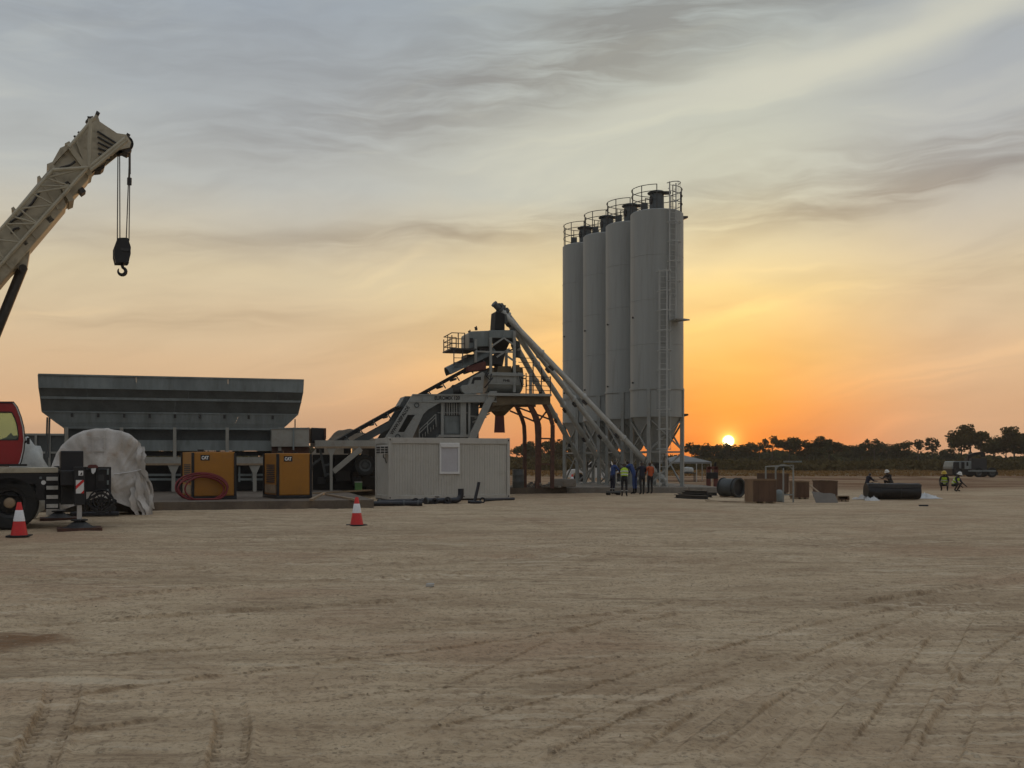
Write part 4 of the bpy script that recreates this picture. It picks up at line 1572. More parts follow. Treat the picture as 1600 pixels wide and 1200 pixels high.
for v in (-1.0, .75):
    c = PB(570, 727, -1.0)
    wheel(plant_root, (c.x, v, c.z), .50, .3)
c = PB(560, 727, -1.0)
MB().bar((c.x + .3, -.9, c.z), (c.x + .3, .8, c.z), .12).build('axle', M['dark'], plant_root)
mech = MB()
R = random.Random(5)
for k in range(26):
    a, b = R.uniform(488, 585), R.uniform(704, 760)
    v = R.uniform(-.4, .9)
    s = R.uniform(.15, .5)
    p = PB(a, b, v)
    mech.obox(p, s * 1.4, s, s, R.uniform(0, 3))
mech.box(PB(490, 0, 0).x, PB(590, 0, 0).x, .5, 1.2, .3, 2.0)
mech.build('running_gear', M['black'], plant_root)
hd = MB()
hd.prism([PB(a, b, -1.0) for a, b in ((486, 668), (509, 669), (509, 690), (486, 692))], (0, 1.6, 0))
hd.build('belt_drive', M['black'], plant_root, bevel=.05)
bars('drive_guard', [(482.2, 668, 482.2, 688, -1.05, -1.05), (508, 669, 508, 686, -1.05, -1.05)], -1.05, .09, M['rust'])

# ---------------------------------------------------------------- screw conveyors
SW = [((782, 485), -.20), ((790, 488), .05), ((797, 505), .3), ((806, 540), .55)]
SCL = ['uppermost of the four screw conveyor tubes, running to the nearest silo', 'second-highest of the four screw conveyor tubes, running to the second silo',
       'third of the four screw conveyor tubes, second lowest', 'lowest and steepest of the four screw conveyor tubes, running to the farthest silo']
for i in range(4):
    c = S4.lerp(S1, i / 3)
    low = Vector((c.x, c.y, 1.05))
    (a, b), v = SW[i]
    hi = pl(0, 0) + Vector((0, 0, 0))
    q = PF.px(a, b, v)
    hi = PLOC + PF.eu * q.x + PF.ev * q.y + Vector((0, 0, q.z))
    d = (hi - low).normalized()
    start = low - d * .7
    root = thing('screw_conveyor', 'pale grey ' + SCL[i], 'conveyor', start, 0, 'screw conveyors between silos and mixer')
    L = (hi - start).length
    t = MB().tube((0, 0, 0), d * L, .145, n=18).build('tube', M['screw'], root, smooth='auto')
    fl = MB()
    for k in (.02, .27, .52, .77, .985):
        fl.tube(d * (L * k - .03), d * (L * k + .03), .19, n=18)
    fl.build('flange', M['screw'], t, smooth='auto')
    hb = MB()
    up = Vector((0, 0, 1))
    sd = d.cross(up).normalized()
    nu = sd.cross(d)
    for k in (.3, .5, .7):
        p = d * (L * k) - nu * .2
        hb.bar(p - d * .16, p + d * .16, .12, .10)
    hb.build('inspection_hatch', M['dark'], t)
    MB().tube(d * (L - .02), d * (L + .10), .24, n=18).build('end_plate', M['galv_dark'], root, smooth='auto')
    mo = MB()
    mo.tube(d * (L + .10), d * (L + .42), .15, n=14)
    mo.tube(d * (L + .42), d * (L + .5), .17, n=14)
    mo.obox(d * (L + .26) + nu * .17, .16, .16, .1)
    mo.build('motor', M['galv_dark'], root, smooth='auto')
    inl = MB()
    w0 = low - start
    inl.tube(w0, w0 + Vector((0, 0, .42)), .17, n=14)
    inl.build('inlet', M['galv_dark'], root, smooth='auto')
    out = MB()
    e = d * (L - .3)
    out.tube(e, e - Vector((0, 0, .45)), .15, n=14)
    out.build('outlet', M['galv_dark'], root, smooth='auto')

# ---------------------------------------------------------------- aggregate hopper
hop = thing('aggregate_hopper', 'long dark grey galvanised aggregate hopper raised above the yellow generators', 'hopper', PLOC, PRZ)
lv = [  # row at left end, left px, right px, v
    (585, 60, 475, -2.0), (605, 61, 474, -2.0), (621, 63.5, 471, -1.72), (643, 66, 466, -1.38), (659.5, 88, 450, -1.34), (668, 100, 441, -1.30)]
rings = []
for (row, pa, pb, v) in lv:
    z = PF.px(pa, row, v).z
    rings.append((PF.u(pa, v), PF.u(pb, v), v, z))
cuts = [(0, .352, .7, 1), (0, .17, .55, .9, 1), (0, .5, 1), (0, .24, .5, .76, 1), (0, .5, 1)]
mats_ = ['galv', 'galv_mid', 'galv_mid', 'galv', 'galv']  # inward-sloping bands darker, their shade put into the colour
for k in range(5):
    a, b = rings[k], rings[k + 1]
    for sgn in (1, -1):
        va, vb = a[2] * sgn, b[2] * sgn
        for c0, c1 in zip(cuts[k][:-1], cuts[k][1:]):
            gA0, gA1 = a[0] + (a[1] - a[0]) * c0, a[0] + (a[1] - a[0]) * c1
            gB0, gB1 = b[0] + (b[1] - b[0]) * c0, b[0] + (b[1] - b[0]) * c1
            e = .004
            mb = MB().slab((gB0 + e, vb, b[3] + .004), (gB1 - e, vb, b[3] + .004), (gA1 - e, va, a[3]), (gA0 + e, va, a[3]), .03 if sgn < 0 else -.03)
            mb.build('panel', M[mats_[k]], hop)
    for u_i in (0, 1):
        MB().slab((a[u_i], a[2], a[3]), (a[u_i], -a[2], a[3]), (b[u_i], -b[2], b[3]), (b[u_i], b[2], b[3]), .03).build('end_panel', M['galv'], hop)
tr = MB()
for k, w in ((0, .07), (1, .05), (2, .11), (3, .06), (5, .09)):
    r = rings[k]
    for s in (1, -1):
        tr.bar((r[0], r[2] * s - .035 * s * -1 * -1, r[3]), (r[1], r[2] * s, r[3]), .05, w)
tr.build('stiffening_rail', M['galv'], hop)
fx = MB()
r, r3 = rings[3], rings[4]
for k in range(9):
    u = r[0] + (r[1] - r[0]) * (.11 + .098 * k)
    fx.box(u - .05, u + .05, r[2] - .06, r[2] - .02, r[3] - .22, r[3] - .06)
fx.build('clamp', M['dark'], hop)
for t in (.18, .36, .54, .72):
    u0_, u1_ = rings[1][0] + (rings[1][1] - rings[1][0]) * t, 0
    MB().box(u0_ - .03, u0_ + .03, -1.3, 1.3, rings[4][3], rings[1][3] + .3).build('partition', M['galv_dark'], hop)
HB = lambda px, py, v=-1.3: PF.px(px, py, v)
for px in (104, 190, 273, 355, 437):
    for v in (-1.3, 1.2):
        u = HB(px, 690).x
        MB().bar((u, v, HB(px, 668).z), (u, v, HB(px, 715).z), .14).build('post', M['cream'], hop)
mb = MB()
for dx in (73, 76.5):
    mb.bar(HB(dx - 1, 715, -1.0), HB(dx + 1, 652, -1.0), .07)
mb.bar(HB(461, 670, -1.0), HB(461, 655, -1.0), .05)
mb.build('prop', M['galv_dark'], hop)
wb = MB()
wb.prism([HB(a, b, -1.0) for a, b in ((100, 687), (425, 688.5), (425, 704.5), (100, 704.5))], (0, .08, 0))
wb.build('weigh_belt_panel', M['galv'], hop)
wd = MB()
wd.prism([HB(a, b, -.7) for a, b in ((100, 669), (425, 670), (425, 703), (100, 703))], (0, 1.4, 0))
wd.build('discharge_gate', M['galv_dark'], hop)
wb2 = MB()
wb2.prism([HB(a, b, -.85) for a, b in ((100, 705), (425, 705), (425, 712), (100, 712))], (0, 1.6, 0))
wb2.build('weigh_belt', M['belt'], hop)
cb = MB()
for v in (-1.4, 1.2):
    cb.prism([HB(a, b, -1.4) + Vector((0, v + 1.4, 0)) for a, b in ((85, 714), (486, 714.5), (486, 724), (85, 724))], (0, .12, 0))
cbo = cb.build('chassis_beam', M['cream'], hop)
MB().prism([HB(a, b, -1.41) for a, b in ((85, 724), (486, 724), (486, 727), (85, 727))], (0, .14, 0)).build('marker_stripe', M['timber'], cbo)
for px in (150, 271, 398):
    g = MB()
    g.prism([HB(px + a, b, -1.36) for a, b in ((-9, 727), (9, 727), (3, 740), (3, 768), (-3, 768), (-3, 740))], (0, .14, 0))
    u = HB(px, 760, -1.36).x
    g.bar((u, -1.29, HB(px, 767, -1.36).z), (u, -1.29, .31), .12)
    g.bar((u, 1.2, 1.6), (u, 1.2, .31), .16)
    g.build('leg', M['cream'], hop)
ub = MB()
for (y, v) in ((742, -.9), (749, -.95)):
    ub.bar(HB(228, y, v), HB(310, y, v), .05, .10)
    ub.bar(HB(372, y, v), HB(430, y, v), .05, .10)
for x in (374, 395):
    ub.bar(HB(x, 729, -.9), HB(x, 753, -.9), .08)
ub.build('lower_tie', M['galv'], hop)
ub = MB()
ub.box(HB(110, 0, .2).x, HB(470, 0, .2).x, .1, .9, .31, 1.65)
ub.build('dark_interior_box', M['black'], hop)  # black box added to fill the dark interior under the hopper
sb = MB()
sb.prism([HB(a, b, -1.5) for a, b in ((424, 669), (483, 668.5), (483, 698), (424, 698))], (0, 1.6, 0))
hbx = sb.build('drive_housing', M['cream'], hop, bevel=.02)
ds = MB()
ds.bar(HB(458.5, 668, -1.53), HB(458.5, 703, -1.53), .07)
ds.bar(HB(424, 669.5, -1.52), HB(483, 669, -1.52), .05, .05)
ds.build('housing_strap', M['galv'], hbx)
sp = MB()
sp.box(HB(425, 0, -1.2).x, HB(483, 0, -1.2).x, -1.2, 0, HB(450, 712, -1.2).z, HB(450, 698, -1.2).z)
sp.build('housing_bracket', M['rust'], hop)

# grey steel bin beyond the left end of the hopper
bn = Frame((-23.5, 52.5, 0), PRZ)
bin_ = thing('steel_bin', 'low grey steel bin beyond the left end of the hopper', 'bin', bn.loc, bn.rz)
u0, u1 = bn.u(36), bn.u(103)
zt = bn.z(70, 679)
MB().box(u0, u1, 0, .1, 1.15, zt).build('side_panel', M['galv_dark'], bin_)
MB().box(u0, u1, .1, 2.4, 1.15, 1.25).build('floor_panel', M['galv_dark'], bin_)
MB().box(u0, u1, 2.4, 2.5, 1.15, zt).build('side_panel', M['galv_dark'], bin_)
fr = MB()
for t in (0, .3, .62, 1):
    u = u0 + (u1 - u0) * t
    fr.bar((u, -.05, .31), (u, -.05, zt), .10)
for z in (zt, (zt + 1.2) / 2, 1.2):
    fr.bar((u0, -.06, z), (u1, -.06, z), .10)
fr.build('frame', M['steel_paint'], bin_)

# ---------------------------------------------------------------- mobile crane
CF = Frame((-12.35, 25.1, 0), math.radians(25))
crane = thing('mobile_crane', 'black and red mobile crane with cream telescopic boom, cut by the left edge', 'crane', CF.loc, CF.rz)
CB = lambda px, py, v=0.0: CF.px(px, py, v)
CX = lambda px, v=0.0: CF.px(px, 700, v).x

ch = MB()
ch.box(CX(-620), CX(92), .35, 2.35, .78, 1.36)
ch.build('chassis', M['black'], crane, bevel=.03)
dk = MB()
dk.box(CX(-620), CX(91), -.02, 2.75, 1.40, 1.53)
dko = dk.build('deck', M['crane_cream'], crane, bevel=.015)
sk = MB()
sk.box(CX(-620), CX(92), .02, .35, 1.12, 1.398)
sk.box(CX(56), CX(92), .02, .35, .72, 1.12)
sk.build('side_skirt', M['black'], crane)
for px in (-16, 185 - 400, 100 - 400):
    pass
WX = [CX(15), CX(15) - 1.75, CX(15) - 5.6, CX(15) - 7.3]
for wx in WX:
    wheel(crane, (wx, .28, .665), .665, .52, rimm=M['black'])
    wheel(crane, (wx, 2.47, .665), .665, .52, rimm=M['black'])
    fd = MB()
    pts = [(math.cos(t), math.sin(t)) for t in [math.radians(a) for a in range(8, 173, 15)]]
    fd.ringprism([(wx + .80 * c, 0, .665 + .74 * s) for c, s in pts], [(wx + .74 * c, 0, .665 + .70 * s) for c, s in pts], (0, .6, 0))
    fd.build('mudguard', M['black'], crane)
hub = MB()
for wx in WX:
    hub.lathe([(0, -.02), (.10, -.02), (.125, .0), (.135, .06), (.135, .2)], (wx, -.0, .665), 20, 'y')
hub.build('hub_cap', M['timber'], crane, smooth='auto')
stp = MB()
for y in (748, 762, 776.5, 790.5):
    a, b = CB(72.5, y + 3, -.02), CB(90.5, y - 3, -.02)
    s1 = MB().box(a.x, b.x, -.05, .22, a.z, b.z).build('step', M['white_dirty'], crane)
MB().box(CX(70), CX(93), .02, .3, CB(115, 795).z, 1.12).build('step_frame', M['black'], crane)
bdg = MB()
c = CB(68, 754, .012)
bdg.lathe([(0, 0), (.055, 0), (.055, .01)], c, 16, 'y')
bdg.build('badge', M['print_white'], crane)
MB().box(CX(61.5), CX(65.5), .005, .02, CB(115, 748).z, CB(115, 744.5).z).build('badge', M['galv'], crane)
cabinet = MB().box(CX(94.5), CX(130.5), -.02, 1.2, CB(115, 788).z, CB(115, 704.5).z).build('cabinet', M['black'], crane, bevel=.02)
# outrigger
ob = MB()
ob.box(CX(94), CX(130), -.7, 3.4, CB(115, 758).z, CB(115, 735).z)
ob.build('outrigger_beam', M['black'], crane, bevel=.02)


def jack(px, v, front):
    ground = MB()
    u = CX(px, v)
    j = MB()
    j.box(u - .12, u + .12, v - .12, v + .12, .62, 1.55)
    jo = j.build('jack_leg', M['black'], crane, bevel=.01)
    MB().box(u - .055, u + .055, v - .055, v + .055, .26, .63).build('jack_rod', M['chrome'], jo)
    ft = MB()
    ft.lathe([(.40, .075), (.30, .10), (.16, .20), (.12, .225), (.19, .235), (.20, .27), (.06, .28), (0, .29)], (u, v, 0), 24)
    ft.build('jack_foot', M['dark'], jo, smooth='auto')
    return u


u = jack(124, -.8, True)
sg = MB()
a, b = CB(118.5, 771, -.925), CB(131, 750, -.925)
MB().box(a.x, b.x, -.95, -.925, a.z, b.z).build('warning_plate', M['white'], crane)
st = MB()
w, hh = b.x - a.x, b.z - a.z
for (p0, p1, p2, p3) in (((0, .38), (0, .66), (.6, 1), (1, 1)), ((1, 1), (1, .72), (.5, .38), (0, .02))):
    pass
st.prism([(a.x + w * x, -.953, a.z + hh * y) for x, y in ((0, .30), (1, .86), (1, 1.0), (.78, 1.0), (0, .58))], (0, .01, 0))
st.prism([(a.x + w * x, -.953, a.z + hh * y) for x, y in ((.62, 0), (1, .0), (1, .24))], (0, .01, 0))
st.build('warning_stripe', M['cone_red'], crane)
a, b = CB(122.5, 743, -.925), CB(130, 735.5, -.925)
lab = MB().box(a.x, b.x, -.94, -.925, a.z, b.z).build('label_plate', M['print_white'], crane)
MB().prism([(a.x + .03, -.943, a.z + .02), (b.x - .02, -.943, a.z + .02), (b.x - .03, -.943, b.z - .03), (a.x + .06, -.943, a.z + .06)], (0, .005, 0)).build('label_symbol', M['print'], lab)
u2 = jack(92, 4.2, False)
# tool frame and hose reel at the tail
tf = MB()
for (a, b, c, d) in ((131, 731, 173, 731), (172, 731, 172, 801), (152, 731, 152, 770), (133, 731, 133, 800)):
    tf.bar(CB(a, b, .1), CB(c, d, .1), .05)
    tf.bar(CB(a, b, 1.3), CB(c, d, 1.3), .05)
tf.bar(CB(172, 731, .1), CB(172, 731, 1.3), .05)
tf.bar(CB(172, 769, .1), CB(172, 769, 1.3), .05)
tf.build('tail_frame', M['black'], crane)
MB().box(CX(131), CX(171), .14, 1.25, CB(115, 769).z, CB(115, 733).z).build('tool_box', M['black'], crane, bevel=.02)
MB().box(CX(150.5), CX(163), .10, .14, CB(115, 752).z, CB(115, 742).z).build('number_plate', M['dark'], crane)
for y0, y1 in ((733, 742), (751, 758), (765, 769)):
    MB().box(CX(167.5), CX(170.3), .09, .14, CB(115, y1).z, CB(115, y0).z).build('marker_strip', M['galv'], crane)
tl = MB()
tl.prism([CB(a, b, -.06) for a, b in ((137.5, 731), (138, 727.5), (141, 726), (150, 726), (153, 728), (153, 731.5))], (0, .3, 0))
tl.build('tail_lamp', M['redbrown'], crane)
MB().prism([CB(a, b, -.07) for a, b in ((142.5, 732), (150, 731.5), (149, 737), (145.5, 741), (143, 738))], (0, .06, 0)).build('lamp_lens', M['print_white'], crane)
rl = MB()
c = CB(158, 783, -.02)
for r in (.10, .19, .29):
    rl.pipe([c + Vector((r * math.cos(t), 0, r * math.sin(t))) for t in [k * math.pi / 10 for k in range(20)]], .022, 6, closed=True)
sq = [CB(131.5, 784, -.02), CB(158, 768, -.02), CB(182, 783, -.02), CB(159, 802, -.02)]
for k in range(4):
    rl.bar(sq[k], sq[(k + 1) % 4], .05)
rl.bar(sq[0], sq[2], .035)
rl.bar(sq[1], sq[3], .035)
for k in range(6):
    t = k * math.pi / 3
    rl.bar(c, c + Vector((.3 * math.cos(t), 0, .3 * math.sin(t))), .03)
rl.build('hose_reel', M['black'], crane)
MB().tube(CB(176.5, 794, -.05), CB(176.5, 794, .5), .085, n=14).build('guide_roller', M['rubber'], crane, smooth='auto')

# slewing superstructure (mostly left of the picture)
sup = MB()
sup.box(CX(-470), CX(-70), .3, 2.45, 1.62, 2.75)
sup.build('superstructure', M['crane_cream'], crane, bevel=.06)
tt = MB().lathe([(.9, 1.53), (.9, 1.62)], (CX(-170), 1.37, 0), 36).build('slew_ring', M['dark'], crane)
# cab
outer = [(-86, 632), (-60, 629.5), (-20, 629), (22, 629.2), (27, 636), (33, 652), (37, 668), (39, 688), (37, 705), (33, 722), (31, 725), (-86, 725)]
inner = [(-78, 644), (-60, 643.2), (-20, 643), (15, 643), (19, 643.5), (24, 653), (27.5, 665), (29.5, 680), (29, 685), (28, 688), (10, 688), (-78, 688)]
cabr = MB()
for v in (.12, 1.02):
    cabr.ringprism([CB(a, b, .12) + Vector((0, v - .12, 0)) for a, b in outer], [CB(a, b, .12) + Vector((0, v - .12, 0)) for a, b in inner], (0, .05, 0))
cab = cabr.build('cab', M['red'], crane)
cr = MB()
for (i, j) in ((0, 1), (1, 2), (2, 3), (10, 11), (11, 0)):
    p, q = CB(*outer[i], .17), CB(*outer[j], .17)
    cr.slab(p, q, q + Vector((0, .85, 0)), p + Vector((0, .85, 0)), .03)
cr.build('roof_and_floor', M['red'], cab)
seal = MB()
ins = [(a + (2 if a < -30 else -1.6 if a > 8 else 0), b + (1.2 if b < 660 else -1.4 if b > 684 else 0)) for a, b in inner]
seal.ringprism([CB(a, b, .11) for a, b in inner], [CB(a, b, .11) for a, b in ins], (0, .05, 0))
seal.build('window_seal', M['black'], cab)
for v in (.145, 1.045):
    gl = MB().prism([CB(a, b, .145) + Vector((0, v - .145, 0)) for a, b in inner], (0, .006, 0))
    gl.build('window', M['glass'], cab)
fg = MB()
for i in range(3, 10):
    p, q = CB(*outer[i], .17), CB(*outer[i + 1], .17)
    fg.slab(p, q, q + Vector((0, .85, 0)), p + Vector((0, .85, 0)), .01)
fg.build('windscreen', M['glass'], cab)
tm = MB()
tm.pipe([CB(a - 1.3, b, .10) for a, b in outer[3:11]], .018, 6)
tm.build('chrome_trim', M['chrome'], cab, smooth='auto')
tm = MB()
tm.pipe([CB(a + .2, b, .10) for a, b in outer[1:11]], .016, 6)
tm.build('edge_trim', M['black'], cab, smooth='auto')
se = MB()
se.prism([CB(a, b, .4) for a, b in ((-12, 690), (14, 690), (27, 688), (27, 680), (21, 681), (17, 676), (10, 683), (-5, 689))], (0, .45, 0))
se.prism([CB(a, b, .4) for a, b in ((-60, 688), (-30, 688), (-45, 655), (-62, 652))], (0, .45, 0))
se.build('seat', M['black'], cab)
mr = MB()
mr.bar(CB(39, 692, .1), CB(43, 688, -.05), .03)
mr.obox(CB(44, 689, -.08), .07, .05, .16)
mr.build('mirror', M['black'], cab)
MB().box(CX(-90), CX(42), .05, 1.1, CB(20, 728.2).z, CB(20, 725.2).z).build('cab_base', M['black'], crane)

# boom
BV = 1.0          # near face of the boom
BB = lambda px, py, v=BV: CF.px(px, py, v)


def bprism(name, poly, v, th, m, parent=crane, bevel=0.0):
    return MB().prism([BB(a, b, v) for a, b in poly], (0, th, 0)).build(name, m, parent, bevel=bevel)


boom = bprism('boom', [(-330, 755), (-262, 755), (47.5, 388), (104, 321), (82, 257.5), (0, 356), (-350, 772)], BV, .85, M['crane_cream'], bevel=.04)
bprism('boom_section', [(104, 319), (139, 279), (122, 212), (80, 261)], BV + .08, .70, M['crane_cream'], crane, bevel=.03)
col = MB()
for (a, b, c, d, e) in ((77, 262, 111, 320, .10), (104, 230, 140, 280, .09), (60, 282, 92, 333, .03), (20, 330, 58, 378, .03), (-20, 378, 20, 424, .03)):
    p, q = BB(a, b, BV + .42), BB(c, d, BV + .42)
    col.bar(p, q, .9 + e * .4, e + .04)
col.build('boom_collar', M['crane_cream'], boom)
bprism('cylinder_bracket', [(47.5, 388), (43, 414), (40, 421), (33, 423), (27, 418), (12, 424), (0, 443)], BV + .15, .55, M['crane_cream'], boom)
bprism('head_bracket', [(94, 231), (108, 225), (106, 233), (84, 256), (80, 256)], BV - .02, .2, M['crane_cream'], boom)
wear = MB()
for (a, b, s) in ((78, 345, .09), (40, 382, .06), (128, 300, .08)):
    wear.obox(BB(a, b, BV + .2), s * 1.6, .4, s * 1.6, M=Matrix.Rotation(math.radians(50), 3, 'Y'))
wear.build('wear_pad', M['dark'], boom)
hose = MB()
for (pts) in ([(10, 352), (30, 338), (50, 318), (62, 300)], [(85, 268), (95, 262), (110, 258), (118, 252)], [(98, 290), (106, 284), (112, 290), (104, 300)], [(18, 365), (22, 358), (30, 356)]):
    hose.pipe([BB(a, b, BV - .03) for a, b in pts], .03, 6)
hose.build('boom_hose', M['grease'], boom, smooth='auto')
# boom head
hd = MB()
for v in (BV, BV + .62):
    hd.prism([BB(a, b, BV) + Vector((0, v - BV, 0)) for a, b in ((117, 217), (146, 184), (149, 178), (153, 181), (156, 190), (183, 208), (197, 210), (205, 222), (203, 230), (186, 234), (160, 255), (140, 270), (134, 262))], (0, .06, 0))
head = hd.build('boom_head', M['crane_cream'], crane)
MB().prism([BB(a, b, BV + .08) for a, b in ((122, 222), (147, 193), (154, 193), (150, 262), (140, 268))], (0, .5, 0)).build('head_core', M['crane_cream'], head)
lv_ = MB()
for k in range(6):
    t = k / 5
    lv_.bar(BB(152 + 2 * t, 205 + t * 44, BV - .03), BB(182 - 10 * t, 224 + t * 26, BV - .03), .05, .035)
lv_.build('head_slot', M['black'], head)
shv = MB()
for (a, b, r) in ((195, 224, .22), (184, 232, .16), (170, 218, .18)):
    for v in (.16, .34, .5):
        shv.lathe([(r, -.04), (r * .86, 0), (r, .04), (0, .04)], BB(a, b, BV + v), 20, 'y')
        shv.lathe([(0, -.04), (r, -.04)], BB(a, b, BV + v), 20, 'y')
shv.build('sheave', M['dark'], head, smooth='auto')
nose = MB()
nose.prism([BB(a, b, BV + .05) for a, b in ((193, 216), (201, 214), (206, 227), (203, 232), (206, 235), (200, 238.5), (193, 235), (186, 235))], (0, .55, 0))
nose.prism([BB(a, b, BV + .2) for a, b in ((183.5, 234), (188.5, 234), (187.5, 242), (184.5, 243))], (0, .15, 0))
nose.build('head_nose', M['grease'], head)
lug = MB()
for (a, b, c, d) in ((149, 182, 152.5, 174), (151.5, 183, 155, 176), (196, 216, 200, 208.5), (198.5, 217, 202.5, 210), (146, 186, 137, 190), (137, 190, 134.5, 188), (139, 189, 138, 182), (124, 208, 122, 206), (118, 215, 116, 212)):
    lug.bar(BB(a, b, BV + .1), BB(c, d, BV + .1), .05)
lug.prism([BB(a, b, BV + .1) for a, b in ((139, 182), (146, 181), (142, 188), (136, 192), (133.5, 189))], (0, .15, 0))
lug.build('jib_lug', M['grease'], head)
lowp = MB()
lowp.prism([BB(a, b, BV + .1) for a, b in ((140, 270), (162, 257), (166, 252), (163, 262), (158, 266), (148, 267), (143, 272))], (0, .45, 0))
lowp.build('head_pad', M['grease'], head)

# lattice jib stowed along the near side of the boom
jib = MB()
JV = BV - .30


def jb(a, b, c, d, r=.035, va=JV, vb=JV):
    jib.tube(BB(a, b, va), BB(c, d, vb), r, n=8)


jb(-150, 582, 137, 262, .045)
jb(-150, 530, 82, 266, .04)
jb(138, 262, 196, 216, .05)
jb(141, 266, 199, 219, .045)
jb(141, 186, 139, 262, .055)
jb(147, 184, 108, 230, .045)
jb(138, 262, 82, 266, .05)
for k in range(11):
    t0, t1 = k / 11, (k + .5) / 11
    A = lambda t: (-150 + (137 + 150) * t, 582 + (262 - 582) * t)
    B = lambda t: (-150 + (82 + 150) * t, 530 + (266 - 530) * t)
    jb(*A(t0), *B(t1), .022)
    jb(*B(t1), *A((k + 1) / 11), .022)
    if k % 2 == 0:
        jb(*A(t0), *B(t0), .022)
jb(-150, 582, 137, 262, .04, JV + .26, JV + .26)
jb(137, 262, 137, 262.5, .05, JV, BV)
jib.build('stowed_jib', M['crane_pale'], crane, smooth='auto')
# lifting cylinder
lc = MB()
lc.tube(BB(36, 417, BV + .42), BB(-22, 560, BV + .42), .125, n=16)
lco = lc.build('lift_cylinder_rod', M['grease'], crane, smooth='auto')
MB().tube(BB(-14, 540, BV + .42), BB(-80, 704, BV + .42), .17, n=16).build('lift_cylinder', M['dark'], crane, smooth='auto')
MB().tube(BB(36, 419, BV + .1), BB(36, 419, BV + .78), .10, n=14).build('cylinder_pin', M['grease'], crane, smooth='auto')
# hoist ropes
rp = MB()
for (a, b, c, d, v) in ((184.3, 240, 183.3, 376, .2), (187.0, 240, 187.4, 376, .32), (202.5, 236, 197.2, 376, .2), (203.2, 236, 201.6, 376, .32)):
    MB().tube(BB(a, b, BV + v), BB(c, d, BV + v), .014, n=6).build('hoist_rope', M['grease'], crane)
MB().tube(BB(202.6, 238, BV + .26), BB(202.6, 272, BV + .26), .03, n=8).build('rope_socket', M['dark'], crane)
MB().tube(BB(202.3, 278, BV + .26), BB(202.1, 289, BV + .26), .06, n=10).build('rope_weight', M['black'], crane)

# hook block hanging from the ropes
hk = thing('hook_block', 'black crane hook block with hook hanging from the boom ropes', 'hook', CF.loc, CF.rz)
body = MB()
for v in (BV + .02, BV + .42):
    body.prism([BB(a, b, BV) + Vector((0, v - BV, 0)) for a, b in ((183.5, 372), (187, 371), (198, 371), (200.5, 372), (204, 384), (204.5, 396), (201, 410), (181, 409.5), (178.3, 399), (178.3, 386))], (0, .08, 0))
bo = body.build('cheek_plate', M['black'], hk)
MB().lathe([(.20, -.14), (.17, 0), (.20, .14), (0, .14)], BB(191.5, 388, BV + .26), 24, 'y').build('sheave', M['dark'], hk, smooth='auto')
MB().box(BB(181, 400).x, BB(202, 400).x, BV + .1, BV + .42, BB(191, 409).z, BB(191, 400).z).build('crosshead', M['black'], hk)
pl_ = MB()
pl_.prism([BB(a, b, BV - .0) for a, b in ((189, 387), (203, 388.5), (203, 392.5), (189, 391.5))], (0, .02, 0))
pl_.build('capacity_plate', M['dark'], hk)
hkm = MB()
ctr = BB(190.5, 423.5, BV + .26)
pts = [BB(190.8, 409, BV + .26), BB(190.8, 414, BV + .26)]
rad = [.045, .045]
for k in range(13):
    t = math.radians(75 - k * 24.5)
    rr = .098
    pts.append(ctr + Vector((rr * math.cos(t) * 1.0, 0, rr * math.sin(t) - .005)))
    rad.append([.04, .042, .045, .048, .05, .05, .048, .045, .04, .034, .027, .02, .012][k])
hkm.pipe(pts, rad, 10)
hkm.build('hook', M['black'], hk, smooth='auto')

# timber pads under the jacks
for (uu, v, lab) in ((u, -.8, 'flat dark timber mat under the near crane outrigger foot'), (u2, 4.2, 'flat dark timber mat under the far crane outrigger foot, behind the steps')):
    pad = thing('outrigger_mat', lab, 'mat', tuple(CF.loc + CF.eu * uu + CF.ev * v), CF.rz, 'mats under the outriggers')
    for k in range(4):
        MB().box(-.5, .5, -.44 + k * .22, -.44 + k * .22 + .205, .0, .078).build('plank', M['rust'], pad)


# ---------------------------------------------------------------- traffic cones
def make_cone():
    root = thing('traffic_cone', 'cone', 'cone')
    b = MB()
    b.prism([(.235 * x + .0, .235 * y, 0) for x, y in ((-1, -.75), (-.75, -1), (.75, -1), (1, -.75), (1, .75), (.75, 1), (-.75, 1), (-1, .75))], (0, 0, .035))
    b.build('base', M['rubber'], root, bevel=.008)
    MB().lathe([(.175, .035), (.168, .06), (.045, .735), (.036, .75), (.02, .75), (.02, .70)], n=28).build('body', M['cone_red'], root, smooth='auto')
    f = lambda z: .168 - (.168 - .045) * (z - .06) / (.735 - .06)
    MB().lathe([(f(.335) + .001, .335), (f(.34) + .005, .34), (f(.575) + .005, .575), (f(.58) + .001, .58)], n=28).build('reflective_sleeve', M['cone_white'], root, smooth='auto')
    return root


cone = make_cone()
for i, (p, s, rz, lab) in enumerate((
        (G(30, 838), 1.03, .2, 'red and white traffic cone in front of the crane wheel'),
        (G(557.5, 821), 1.0, .5, 'red and white traffic cone standing alone left of the office container'),
        (Vector((P(894, 750, 70).x, 70.0, .0)), 1.05, .1, 'small distant traffic cone seen between the silo legs beside the white pickup'))):
    c = cone if i == 0 else copy_tree(cone)
    c.location = p + Vector((0, 0, .004 if i > 1 else -.005))
    c.scale = (s, s, s)
    c.rotation_euler = (0, 0, rz)
    tag(c, lab, 'traffic cone', 'red and white traffic cones')


